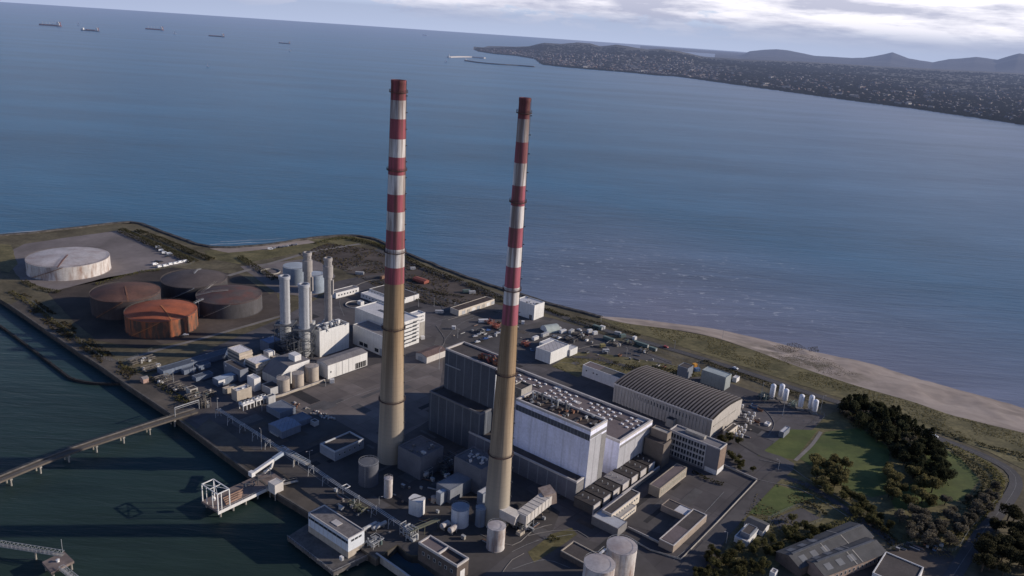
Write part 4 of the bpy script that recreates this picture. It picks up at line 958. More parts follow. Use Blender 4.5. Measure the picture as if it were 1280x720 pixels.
def round_tank(label, px, ybase, ytop, wpx, shell, roof, group=None, cat='tank', crown=.08, z0=4.0, name='tank', rail=True, bands=True, stripes=None):
    near = P(px, ybase, z0); dirn = Vector((near.x, near.y, 0)).normalized(); r = wpx / 2 * mpp((near.x, near.y, z0 + 5)); c = near + dirn * r; h = ztop(c, ytop) - z0
    t = thing(name, label, cat, (c.x, c.y, z0), 0, group); mb = MB(); prof = [(r + .15, -.3), (r + .15, .15), (r, .2)]
    k = max(2, int(h / 2.2))
    for i in range(1, k + 1):
        z = .2 + (h - .2) * i / k
        prof += [(r, z - .05), (r + .04, z - .04), (r + .04, z + .0), (r, z + .01)] if (bands and i < k) else [(r, z)]
    mb.lathe(prof, n=40); smooth_by_angle(mb.build('shell', shell, t), 40)
    mb = MB(); mb.lathe([(r + .12, h - .1), (r + .12, h + .06), (r * .6, h + crown * r * .7), (.02, h + crown * r)], n=40); rf = smooth_by_angle(mb.build('roof', roof, t), 40)
    if rail:
        mb = MB(); nn = max(10, int(r * 4))
        for i in range(nn):
            a = 2 * math.pi * i / nn; mb.bar((r * math.cos(a), r * math.sin(a), h), (r * math.cos(a), r * math.sin(a), h + 1), .045, 4)
        mb.lathe([(r - .04, h + .95), (r + .04, h + .95), (r + .04, h + 1.04), (r - .04, h + 1.04), (r - .04, h + .95)], n=nn); mb.build('railing', steel, rf)
        a = R(-100); mb = MB()
        for e in (-.25, .25): mb.bar(((r + .2) * math.cos(a) + e, (r + .2) * math.sin(a), 0), ((r + .2) * math.cos(a) + e, (r + .2) * math.sin(a), h + .8), .05, 4)
        for i in range(int(h / .6)): mb.bar(((r + .2) * math.cos(a) - .25, (r + .2) * math.sin(a), i * .6), ((r + .2) * math.cos(a) + .25, (r + .2) * math.sin(a), i * .6), .03, 4)
        mb.build('ladder', steel, t)
    return t
tan_sh = M('tan_tank_shell', (.40, .35, .30), .1, .2, dirt=(.22, .18, .15), dirt_amt=.5); tan_rf = M('tan_tank_roof', (.33, .29, .26), .1, .2)
round_tank('tan tank at the lower left end of the row by the low wall', 354.3, 491.5, 472.5, 15.6, tan_sh, tan_rf, 'tan tanks')
round_tank('narrow tan tank in the middle of the row by the low wall', 372.6, 486, 466, 14.6, tan_sh, tan_rf, 'tan tanks')
round_tank('broad tan tank nearest the long white shed', 390.2, 478.3, 457, 16.4, tan_sh, tan_rf, 'tan tanks')
m5 = bldg('sampling_house', 'small bright white tower house beside the cooler fans', (309, 469.3), (317.6, 474), (324.5, 470.7), 9.0, white_plain, roof_pale, par=.3)
m6 = bldg('cooling_house', 'tan faced plant house with white curled roof above the cooler fans', (289.8, 485), (296, 489.3), (314.4, 483), hgt(296, 503, 489.3), tan_conc, white_plain, par=.5)
roof_vents(m6, 6, 71, None, [white_steel, dark_steel], (.6, 1.3), (.5, 1.4))
m6b = bldg('plant_screen', 'tan screen wall block left of the cooling house', (279, 484), (281, 486.2), (292, 479.5), 4.0, tan_conc, tan_conc, par=.2)
m7 = bldg('plant_box', 'grey box shaped plant room between coolers and the lower tan tank', (333, 494), (335.6, 496.5), (343, 492.6), 5.0, grey_clad, dark_steel, par=.3)
m8 = bldg('pipe_hall', 'pale blue roofed low pipe hall with white end left of the filter houses', (266.8, 471.5), (272.3, 475.7), (291, 465.5), 4.6, blue_sheet, M('pale_blue_roof', (.36, .41, .47), .1, .2), par=.2)
panel(m8, 'e', -m8.y + .2, -m8.y + 5, 1.5, 4.2, white_plain, 'end_panel', .3)
m9 = bldg('electrical_house', 'dark grey blocky electrical house under the louvred filter houses', (283, 451), (300, 463), (309, 459), 8.5, M('dark_grey_panel', (.17, .185, .22), .1, .2), roof_felt, par=.3)
panel(m9, 'f', -m9.x + 2, -m9.x + 3.2, 5.8, 7, white_steel, 'wall_vent')
m9b = bldg('service_block', 'mid grey service block between the white tower house and the turbine house', (327, 480), (338, 486), (349, 480), 5.0, grey_clad, roof_felt, par=.3)
#panel(m9b, 'e', -m9b.y + .3, -m9b.y + 1.8, .2, 4.5, white_plain, 'door', .2)
m10 = bldg('blue_store', 'blue roofed store building behind the metallic stacks', (325.5, 424), (336, 429.5), (350, 423), 8.0, blue_sheet, M('blue_roof', (.22, .26, .36), .1, .15), par=.2)
def cooler(label, A, B, C, h=4.2, fans=3):
    ce, rz, L0, W0 = frame_of(A, B, C, 4 + h, SITE); t = thing('cooler_bank', label, 'cooler', (ce.x, ce.y, 4), rz, 'fan coolers'); X, Y = L0 / 2, W0 / 2
    MB().box(-X, X, -Y, Y, h - 1.1, h, skip='').build('casing', white_plain, t)
    for sx in (-1, 1):
        for q in range(4): y_ = -Y + .3 + (2 * Y - .6) * q / 3; MB().box(sx * (X - .3) - .2, sx * (X - .3) + .2, y_ - .2, y_ + .2, 0, h - 1.12).build('leg', white_steel, t)
    for i in range(fans):
        y_ = -Y + 2 * Y * (i + .5) / fans; r_ = min(X, Y / fans) * .8
        f_ = MB().lathe([(r_, h), (r_, h + .9), (r_ * .85, h + .9), (r_ * .85, h + .1), (.02, h + .1)], 0, y_, n=20, ms=[0, 0, 1, 1]).build('fan', [white_steel, dark_steel], t)
    return t
cooler('white fan cooler bank below the tan faced cooling house', (298.8, 503), (303.8, 506.3), (317, 500.5))
cooler('white fan cooler bank beside the grey box plant room', (315, 497), (320.4, 500.5), (333.4, 494.5))
def long_wall(name, label, px, h, w_, m, z0=4.0, cat='wall'):
    c = [P(x_, y_, z0) for x_, y_ in px]; o = c[0].copy(); t = thing(name, label, cat, o); mb = MB(); q = [p - o for p in c]
    ridge(mb, [Vector((p.x, p.y, 0)) for p in q], [(w_ / 2, -.3), (w_ / 2, h), (-w_ / 2, h), (-w_ / 2, -.3)]); mb.build('wall', m, t)
    if h > .9: mb2 = MB(); ridge(mb2, [Vector((p.x, p.y, 0)) for p in q], [(w_ / 2 + .06, h), (w_ / 2 + .06, h + .12), (-w_ / 2 - .06, h + .12), (-w_ / 2 - .06, h)]); mb2.build('coping', coping, t)
    return t
long_wall('yard_wall', 'low pale wall in front of the row of tan tanks', [(336, 500), (352.6, 495.5), (406, 476.8)], 1.6, .5, tan_conc)
# long stores left of the modules, their blues darkened to paint in more shade
def store(label, A, B, C, h, wallm=blue_sheet, roofm=None, **k): return bldg('long_store', label, A, B, C, h, wallm, roofm or M('blue_grey_roof', (.085, .10, .125), .12, .12, seam=6, seam_amt=.2), par=.2, **k)
store('very long low blue grey store along the bund road', (196, 459.5), (204, 464), (286, 434.5), 4.0)
store('short blue grey container store, left one of the pair in the shaded yard', (226, 461), (230, 463.5), (243.5, 458.3), 3.2)
store('short blue grey container store, right one of the pair in the shaded yard', (244.5, 455.5), (248.4, 458), (262, 452.6), 3.2)
store('long low blue store in the shaded yard right of the container stores', (240.5, 469), (245, 472.4), (264, 464.4), 2.8)
# thickets of valves and pipes along the quay root
for i_, (px, py, w_, d_, lab) in enumerate([(178, 452, 12, 30, 'valve thicket beside the bund road corner'), (190, 462, 14, 22, 'valve thicket above the brick hut'), (205, 476, 16, 18, 'pipe manifold right of the brick hut'), (222, 486, 18, 16, 'pipe manifold halfway along the quay road'), (243, 498, 14, 18, 'pipe manifold before the jetty gantry'), (262, 494, 12, 12, 'pipe frame beside the jetty root')]):
    pipe_cluster('low weathered ' + lab, px, py, w_, d_, 2.8, 300 + i_, M('weathered_pipe', (.15, .135, .12), .3, .5), n_=20)
h1 = gable('pump_hut', 'little pink brick hut on the quay strip', (176.5, 471.5), (179, 474.5), (184.6, 471.8), 3.0, .9, M('pink_brick', (.36, .24, .20), .1, .5), roof_grey, axis='y')
h2 = bldg('valve_house', 'open grey portal frame shelter at the end of the quay strip', (233, 484), (237.5, 487.5), (246.5, 484), 4.0, concrete, roof_felt, par=.2)
panel(h2, 'e', -h2.y + 1, h2.y - 1, .1, 3.2, black, 'opening')  # flat black sheet paints the dark inside of the shelter
# ---- sheds in the shadow on the harbour apron
s1 = gable('quay_shed', 'blue grey pitched roof shed nearest the pipe rack', (336, 530), (352.8, 540), (372, 528.8), 4.6, 1.0, blue_sheet, M('blue_grey_tin', (.18, .22, .29), .1, .15, seam=3, seam_amt=.4), axis='y')
s2 = bldg('quay_shed', 'flat blue grey shed joined behind the pitched one', (335.5, 505.5), (350, 516), (372, 510), 4.4, blue_sheet, M('blue_grey_roof2', (.15, .165, .195), .15, .15), par=.2)
s3 = bldg('quay_shed', 'low flat shed joined to the right of the pitched one', (360, 521.5), (372.5, 528), (390.6, 521.3), 3.6, blue_sheet, M('blue_grey_roof2', (.15, .165, .195)), par=.2)
s4 = bldg('site_cabin', 'small shaded cabin right of the quay sheds', (388, 525), (393, 528), (398.5, 525.5), 3.0, grey_clad, roof_felt, par=.2)
s5 = bldg('pump_building', 'dark flat roofed building with pale parapet alone in the shadow', (401.5, 554), (418.7, 564.3), (454.5, 548), hgt(416.7, 577, 564.3), M('blue_grey_wall', (.24, .265, .31), .1, .2), roof_felt, par=.9, cop=M('cool_coping', (.42, .44, .47), .1, .3))
windows(s5, 'e', 5, 1.2, 1.2, 3.2)
MB().lathe([(2.4, 0), (2.4, s5.h - 1), (2.2, s5.h - .9)], n=20).build('round_end', M('blue_grey_wall', (.3, .33, .38)), s5.t, loc=(-s5.x, -s5.y + 2.4, 0))
mbk = random.Random(5)
for i in range(46):                                          # heap of rubble blocks along the apron edge
    tt = mbk.random(); a = P(368 + 52 * tt + mbk.uniform(-2, 2), 505 + 20 * tt ** .8 + mbk.uniform(-3, 3), 4); r_ = mbk.uniform(.35, 1.1)
    b2 = bmesh.new(); bmesh.ops.create_icosphere(b2, subdivisions=1, radius=r_)
    for v_ in b2.verts: v_.co *= mbk.uniform(.7, 1.2)
    for v_ in b2.verts: v_.co.z *= .7
    me = bpy.data.meshes.new('rubble_block'); b2.to_mesh(me); b2.free(); me.materials.append(mbk.choice([concrete, tan_conc, coping, rusty]))
    o = bpy.data.objects.new('rubble_block', me); col.objects.link(o); o.location = (a.x, a.y, 4 + r_ * .4); o.rotation_euler = (0, 0, mbk.uniform(0, 6)); tag(o, 'rubble block in the pale heap along the apron edge', 'rubble', 'rubble heap on the apron')

# ---- tanks and plant at the chimney feet
white_sh = M('white_tank_shell', (.78, .77, .81), .04, .2, dirt=(.56, .53, .54), dirt_amt=.2); white_rf = M('white_tank_roof', (.80, .79, .81), .05, .2, dirt=(.5, .46, .46), dirt_amt=.35)
bl_sh = M('blue_tank_shell', (.20, .235, .29), .1, .2, dirt=(.13, .15, .18), dirt_amt=.5); bl_rf = M('blue_tank_roof', (.26, .29, .34), .1, .2)
round_tank('slim tall white tank in front of the left chimney foot', 485, 623.5, 597.5, 10.8, white_sh, white_rf, crown=.25)
round_tank('white tank half lit left of the right chimney foot', 574.2, 661.5, 633.5, 22.4, M('pale_blue_shell', (.52, .54, .58), .06, .2, dirt=(.35, .36, .4), dirt_amt=.4), bl_rf)
round_tank('narrow blue grey tank tucked against the right chimney', 600, 659.5, 634, 13.4, bl_sh, bl_rf)
round_tank('white tank standing directly before the right chimney foot', 618.6, 691, 657, 23, white_sh, white_rf)
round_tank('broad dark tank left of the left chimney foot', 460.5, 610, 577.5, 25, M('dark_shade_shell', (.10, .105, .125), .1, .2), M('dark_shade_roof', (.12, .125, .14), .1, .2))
round_tank('big white tank at the bottom edge, right one of the twin tanks', 770.4, 738, 682, 38.6, white_sh, white_rf, 'twin white tanks')
round_tank('big white tank at the bottom edge, left one of the twin tanks', 743, 760, 704, 39.5, white_sh, white_rf, 'twin white tanks')
# small valve boxes round the rims of the twin tanks, footbridge between them
gantry('tank_footbridge', 'short white footbridge joining the twin white tanks', [P(750, 692, 22), P(757, 686, 22)], .8, white_steel)
# rounded white cube
ce, rz_, L_, W__ = frame_of((509, 624), (525.5, 629.2), (536.3, 623.5), 12.5, R(-25))
t = thing('plant_cube', 'rounded white cube with two slots in its roof', 'plant building', (ce.x, ce.y, 4), R(-25))
def rrect(X, Y, r_, k=5):
    o = []
    for cx_, cy_, a0 in ((X - r_, Y - r_, 0), (-X + r_, Y - r_, 90), (-X + r_, -Y + r_, 180), (X - r_, -Y + r_, 270)):
        o += [(cx_ + r_ * math.cos(R(a0 + 90 * i / k)), cy_ + r_ * math.sin(R(a0 + 90 * i / k))) for i in range(k + 1)]
    return o
MB().prism(rrect(L_ / 2, W__ / 2, 1.6), -.3, 8.3).build('wall', white_plain, t); MB().prism(rrect(L_ / 2 + .1, W__ / 2 + .1, 1.6), 8.3, 8.6).build('roof', white_plain, t)
for e in (-1.6, 1.6): MB().box(-1.7, 1.7, -.35, .35, 8.6, 8.75).build('roof_slot', dark_steel, t, loc=(e * .6, e, 0), rz=R(60))
round_tank('small tan drum beside the rounded white cube', 542.5, 629.5, 621, 8, tan_sh, tan_rf, crown=.3, rail=False)
# dark precipitator and fan houses between the chimneys
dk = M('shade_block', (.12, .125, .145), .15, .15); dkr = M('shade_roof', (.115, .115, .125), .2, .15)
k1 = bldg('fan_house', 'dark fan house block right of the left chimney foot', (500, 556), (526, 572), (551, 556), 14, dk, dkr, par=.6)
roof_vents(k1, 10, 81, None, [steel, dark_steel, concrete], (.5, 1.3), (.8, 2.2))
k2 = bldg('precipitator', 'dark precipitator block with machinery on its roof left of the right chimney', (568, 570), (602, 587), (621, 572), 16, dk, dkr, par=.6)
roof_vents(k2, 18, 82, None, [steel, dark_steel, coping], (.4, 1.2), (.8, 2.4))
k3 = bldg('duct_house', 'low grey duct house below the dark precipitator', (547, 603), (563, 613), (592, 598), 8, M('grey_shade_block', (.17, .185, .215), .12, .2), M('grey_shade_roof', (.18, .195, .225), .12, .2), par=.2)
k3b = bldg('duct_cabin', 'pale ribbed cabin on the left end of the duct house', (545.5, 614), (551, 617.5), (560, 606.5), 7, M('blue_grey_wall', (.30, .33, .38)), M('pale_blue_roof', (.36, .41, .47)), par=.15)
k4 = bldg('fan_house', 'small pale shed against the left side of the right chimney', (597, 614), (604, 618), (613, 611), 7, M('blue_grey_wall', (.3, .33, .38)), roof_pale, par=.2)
pipe_cluster('dark pipe tangle between the fan house and the precipitator', 560, 588, 24, 30, 8, 91, dark_steel, n_=40)
pipe_cluster('small pale pipework group below the left chimney', 530, 594, 16, 14, 5, 92, n_=20)
pipe_cluster('pipework at the foot of the right chimney', 648, 655, 30, 22, 4, 93, n_=36)
# flue duct into the right chimney
mb = MB(); t = thing('flue_duct', 'light steel flue duct running up into the right chimney', 'duct', GR)
d0 = P(632, 642, 12) - GR; d1 = P(651, 648, 12) - GR; d2 = P(684, 622, 12) - GR
def boxduct(mb, a, b_, w_, h_):
    d = (b_ - a).normalized(); s = d.cross(Vector((0, 0, 1))).normalized() * w_ / 2; u_ = s.cross(d).normalized() * h_ / 2
    q = [a - s - u_, a + s - u_, a + s + u_, a - s + u_, b_ - s - u_, b_ + s - u_, b_ + s + u_, b_ - s + u_]
    mb.add(q, [(0, 3, 2, 1), (4, 5, 6, 7), (0, 1, 5, 4), (1, 2, 6, 5), (2, 3, 7, 6), (3, 0, 4, 7)])
boxduct(mb, d1, d2, 6.2, 5.0); mb.build('duct', M('duct_lagging', (.50, .47, .44), .1, .3, dirt=(.3, .26, .22), dirt_amt=.5), t)
mb = MB(); boxduct(mb, d1 + Vector((-1.5, -.5, 0)), Vector((1.5, -3, 9.5)), 5.6, 4.6); mb.build('elbow', M('duct_lagging', (.5, .47, .44)), t)
mb = MB(); boxduct(mb, d2 - Vector((3, 0, 0)), d2 + Vector((3.2, 2.6, .9)), 8, 6.4); mb.build('fan_casing', M('rusty_casing', (.36, .29, .25), .2, .4, dirt=(.2, .12, .08), dirt_amt=.6), t)
mb = MB()
for i in range(7): p = d1.lerp(d2, (i + .3) / 7.3); q_ = (d2 - d1).normalized(); boxduct(mb, p - q_ * .12, p + q_ * .12, 6.5, 5.3)
mb.build('stiffener', M('duct_rib', (.4, .37, .34), .1, .3), t)
for i in range(4):
    p = d1.lerp(d2, i / 3)
    for e in (-2.2, 2.2):
        d = (d2 - d1).normalized(); s = Vector((-d.y, d.x, 0)) * e; MB().bar((p.x + s.x, p.y + s.y, 0), (p.x + s.x, p.y + s.y, p.z - 2.4), .25, 4).build('support_leg', dark_steel, t)
sk = bldg('skip_bin', 'small pale skip box on the ground below the flue duct', (645, 664), (650.5, 667), (656, 663), 1.8, tan_conc, tan_conc, par=.3, cat='skip')
def vessels(label, pts, m, r_, L_, cat='vessel'):
    t = None
    for i, (px, py) in enumerate(pts):
        c = P(px, py, 4); t = thing('pressure_vessel', label[i], cat, (c.x, c.y, 4), R(50)); mb = MB()
        mb.lathe([(.02, -L_ / 2 - r_ * .6), (r_ * .7, -L_ / 2 - r_ * .35), (r_, -L_ / 2), (r_, L_ / 2), (r_ * .7, L_ / 2 + r_ * .35), (.02, L_ / 2 + r_ * .6)], n=18)
        mb.v = [(z, x_, y_ + r_ + .9) for x_, y_, z in mb.v]; smooth_by_angle(mb.build('drum', m, t))
        for e in (-L_ * .3, L_ * .3): MB().box(e - .25, e + .25, -r_ * .8, r_ * .8, 0, 1.2).build('saddle', concrete, t)
vessels(['white horizontal drum nearer the white tanks', 'white horizontal drum farther from the white tanks'], [(566, 666), (556, 661)], white_sh, 1.5, 4.5)
vessels(['small white drum shining beside the dark fan house'], [(532, 597)], white_sh, 1.3, 2.5)
# brick building at the bottom edge
br = bldg('brick_building', 'brown brick building with two sunken flat roofs at the bottom edge', (520, 679.5), (571.5, 707), (586, 697), 9.0, dark_brick, roof_brown, par=1.1, cop=coping, t=.6)
MB().box(-br.x + .6, -.4, -br.y + .6, br.y - .6, 7.9, 8.35).build('raised_roof', roof_pink, br.t); MB().box(-.4, .2, -br.y + .6, br.y - .6, 7.9, 9.0).build('cross_parapet', coping, br.t)
windows(br, 'f', 6, 1.4, 1.8, 4.5); panel(br, 'e', -1.6, 1.4, .1, 4.8, white_plain, 'door')
# intake basin: its outer wall stands in the water
long_wall('basin_wall', 'thin concrete wall between the dark intake basin and the harbour', [(470, 699), (500, 720), (520, 735)], 3.4, .9, concrete, z0=.6)
# ================================================================== EAST SIDE: halls, offices, yards
# ---- arched hall
z_e = 13.0
ce, rz_, L_, W__ = frame_of((768, 479.6), (890.5, 525.4), (926.5, 498), 4 + z_e, 'fit'); X, Y = L_ / 2, W__ / 2
t = thing('arched_hall', 'long hall with ribbed arched roof and pilastered side wall', 'hall', (ce.x, ce.y, 4), rz_)
hall_w = M('hall_wall', (.40, .375, .345), .1, .12, dirt=(.24, .21, .19), dirt_amt=.4); rise = 2.2; ns = 20
arc = [(-Y + 2 * Y * i / ns, z_e + rise * (1 - (2 * i / ns - 1) ** 2)) for i in range(ns + 1)]
mb = MB(); mb.box(-X, X, -Y, Y, -.5, z_e, skip='tb')
for sx in (-1, 1):
    pts = [(sx * X, y_, z_) for y_, z_ in arc]; mb.add(pts + [(sx * X, Y, z_e - .02), (sx * X, -Y, z_e - .02)], [tuple(range(len(pts) + 2))[:: -sx]])
mb.build('wall', hall_w, t)
m_r1 = M('arched_roof_sheet', (.165, .147, .140), .14, .2, dirt=(.12, .105, .10), dirt_amt=.5); m_r2 = M('arched_roof_rib_shade', (.040, .035, .035), .15, .2)  # near black in the gaps paints the shading between the ribs
mb = MB(); nb = 30
for k_ in range(nb):
    xa = -X - .3 + (2 * X + .6) * k_ / nb; xm = xa + (2 * X + .6) / nb * .50; xb = -X - .3 + (2 * X + .6) * (k_ + 1) / nb
    for (p0, p1, dz, mi) in ((xa, xm, .62, 0), (xm, xb, .05, 1)):
        for i in range(ns):
            (y0, z0_), (y1, z1_) = arc[i], arc[i + 1]
            mb.add([(p0, y0, z0_ + dz), (p1, y0, z0_ + dz), (p1, y1, z1_ + dz), (p0, y1, z1_ + dz)], [(0, 1, 2, 3)], mi)
        if mi == 0:
            for e in (p0, p1):
                for i in range(ns): (y0, z0_), (y1, z1_) = arc[i], arc[i + 1]; mb.add([(e, y0, z0_ + .02), (e, y1, z1_ + .02), (e, y1, z1_ + .62), (e, y0, z0_ + .62)], [(0, 1, 2, 3)], 1)
mb.build('roof', [m_r1, m_r2], t)
MB().box(-X - .4, X + .4, -Y - .7, -Y, z_e - .5, z_e + .45).build('gutter', coping, t)
ah = B_(); ah.t, ah.x, ah.y, ah.h = t, X, Y, z_e
for k_ in range(30):
    x_ = -X + 2 * X * (k_ + .5) / 30; MB().box(x_ - .35, x_ + .35, -Y - .4, -Y, 0, z_e - .52).build('pilaster', hall_w, t)
windows(ah, 'f', 29, 1.0, 3.0, 9.2, m=2.5)
panel(ah, 'e', -Y + 3, Y - 8, 7.5, 8.1, concrete, 'ledge', .3)
e1 = bldg('hall_porch', 'low cream porch against the end of the arched hall', (905, 537), (911, 540.5), (921, 531), 4.5, M('cream_wall', (.56, .50, .42)), roof_felt, par=.3)
windows(e1, 'e', 3, 1.4, 1.6, 2.4)
e1b = bldg('hall_lobby', 'small block against the long side of the arched hall', (833, 522), (842, 526), (847, 522), 5.5, concrete, roof_felt, par=.3)
# ---- office block with grid of windows
of = bldg('office_block', 'long office block with white gridded window wall and brown end', (838, 536), (900.5, 561.2), (907.2, 556.4), 17.0, M('office_grey', (.17, .17, .185), .08, .3), roof_grey, par=.7, cop=coping, Wd=9)
xs = -of.x + 1.0; xe = of.x - 8.5; nc, nr = 6, 4
for r_ in range(nr):
    z = 1.5 + r_ * 3.75; windows(of, 'f', nc * 2, (xe - xs) / (nc * 2) * .9, 2.7, z + 1.4, x0=xs, x1=xe)
    panel(of, 'f', xs, xe, z + 2.85, z + 3.5, M('spandrel', (.42, .42, .44), .1, .6), 'spandrel', .18)
for c_ in range(nc + 1): x_ = xs + (xe - xs) * c_ / nc; panel(of, 'f', x_ - .22, x_ + .22, 1.2, 16.2, M('spandrel', (.42, .42, .44)), 'mullion', .42)
panel(of, 'e', -of.y + .1, of.y - .1, 3.6, 16.0, brick, 'brick_end', .1); panel(of, 'e', -of.y + .1, of.y - .1, .1, 3.4, white_plain, 'white_base', .12)
panel(of, 'f', xe + 1.0, of.x - .3, .1, 3.0, white_plain, 'white_base', .14)
MB().box(-6, 6, -1.5, 1.5, 16.3, 18.2).build('roof_plant_room', concrete, of.t, loc=(-of.x + 14, 1, 0))
of2 = bldg('stair_tower', 'plain brown stair tower between the turbine hall and the office block', (807, 546), (830, 556), (838, 548.5), 15.5, M('umber_brick', (.15, .128, .112), .12, .3), roof_felt, par=.6)
of3 = bldg('tank_room', 'brown cube shaped tank room stacked on the stair tower roof', (815, 534), (834.5, 542.5), (839, 538.5), 5.0, M('umber_brick2', (.22, .185, .155), .12, .3), concrete, z0=18.9, par=.5)
# ---- row of transformer bays along the end of the turbine hall
b0, b1 = P(741, 620, 9), P(806, 577, 9); dv = Vector((math.cos(SITE + R(90)), math.sin(SITE + R(90)), 0)); du = Vector((math.cos(SITE), math.sin(SITE), 0))
start = du * -192.0 + dv * 309.5; nbay = 7; pitch = 9.4
labs = ['nearest the dark podium', 'second from the dark podium', 'third from the dark podium', 'with pale roof in the middle of the row', 'third from the brown stair tower', 'second from the brown stair tower', 'nearest the brown stair tower']
tr = M('transformer_roof', (.052, .046, .045), .2, .2); trw = M('bay_wall', (.10, .092, .088), .15, .2)
for i in range(nbay):
    c = start + dv * (pitch * (i + .5)); Lb = 12.0; t = thing('transformer_bay', 'dark roofed transformer bay ' + labs[i], 'transformer bay', (c.x + du.x * Lb / 2, c.y + du.y * Lb / 2, 4), SITE, 'transformer bays by the turbine hall')
    w_ = pitch / 2 - .9; MB().box(-Lb / 2, Lb / 2 - .05, -w_, w_, -.3, 5.2, skip='').build('wall', trw, t)
    MB().box(-Lb / 2 - .1, Lb / 2 - .1, -w_ - .35, w_ + .35, 5.2, 5.6).build('roof', roof_grey if i == 3 else tr, t)
    MB().box(Lb / 2, Lb / 2 + .5, -w_ - .5, w_ - 2.0, -.3, 5.9).build('end_wall', coping, t)
    for k_ in range(3): MB().lathe([(.3, 0), (.3, .9), (.02, 1.0)], n=8).build('vent', steel, t, loc=(-Lb / 2 + 2.5 + k_ * 3.5, 0, 5.6))
c = start + du * 14.3 + dv * (pitch * nbay / 2)
t = thing('bay_wall', 'long low pale wall closing the transformer bays', 'wall', (c.x, c.y, 4), SITE); mb = MB(); mb.box(-.35, .35, -pitch * nbay / 2 - 3, pitch * nbay / 2, -.2, 2.6); mb.build('wall', concrete, t); MB().box(-.45, .45, -pitch * nbay / 2 - 3.1, pitch * nbay / 2, 2.6, 2.75).build('coping', coping, t)
# ---- low buildings between the bays and the road
e2 = bldg('canteen_block', 'long low building with dark roof and cream side beside the transformer bays', (753.5, 636.7), (764.6, 643), (799.8, 615.6), 6.0, M('cream_wall', (.56, .50, .42)), roof_felt, par=.35, cop=coping)
windows(e2, 'e', 10, 1.4, 1.3, 3.6)
e2b = bldg('canteen_lobby', 'cream roofed lean-to in front of the long dark roofed building', (766, 645), (774, 649), (796, 632), 3.6, M('cream_wall', (.56, .50, .42)), M('cream_roof', (.42, .39, .35), .1, .2), par=.2)
windows(e2b, 'e', 8, 1.2, 1.2, 1.9)
e3 = bldg('gatehouse_hall', 'flat building with pale grey roof at the foot of the transformer bays', (741, 644.2), (772.7, 661.3), (784.3, 652.2), hgt(772.7, 671.5, 661.3), M('grey_brick', (.20, .19, .185), .12, .4), M('pale_grey_roof', (.43, .44, .46), .08, .15, dirt=(.3, .3, .3), dirt_amt=.4), par=.15)
e4 = bldg('annexe_office', 'building with pinkish roof and row of sunlit yellow windows', (811, 605.6), (825, 611), (860, 584.6), hgt(824.4, 622.5, 610.5), M('stone_wall', (.30, .26, .21), .12, .3), roof_pink, par=.3)
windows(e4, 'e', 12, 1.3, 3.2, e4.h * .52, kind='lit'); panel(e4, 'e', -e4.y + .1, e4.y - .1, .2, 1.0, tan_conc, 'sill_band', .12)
e5 = bldg('training_block', 'long narrow flat building with brown side wall along the courtyard', (827.8, 670), (842, 682), (883, 643), hgt(842, 691.5, 682), M('tan_brick', (.30, .245, .20), .12, .3), roof_felt, par=.35, cop=coping)
MB().box(-e5.x + .5, e5.x - .5, -e5.y + 1.5, -e5.y + 17, e5.h - .6, e5.h - .28).build('pale_roof_part', roof_pink, e5.t)
e6 = bldg('training_wing', 'low wing with part pale roof across the head of the courtyard', (829, 629), (866, 649), (874, 640), 3.6, M('tan_brick', (.3, .245, .2)), roof_felt, par=.3)
MB().box(-2, 6.5, -e6.y + .5, e6.y - .5, 3.0, 3.34).build('pale_roof_part', roof_pale, e6.t)
e7 = bldg('plant_shelter', 'open dark roofed shelter with pale rim behind the twin white tanks', (701, 688), (731, 704), (748, 692), 3.4, dark_brick, roof_felt, par=.5, cop=tan_conc)
long_wall('boundary_wall', 'long thin pale wall along the office road', [(784, 672), (812, 688), (851, 700), (895.6, 654.4), (946, 601)], .9, .22, concrete)
long_wall('courtyard_wall', 'low pale wall across the courtyard mouth', [(785, 661), (806, 671), (826, 681)], 1.2, .3, concrete)
long_wall('garden_wall', 'low wall behind the office block lawn', [(905, 583), (946, 601)], 1.2, .3, concrete)
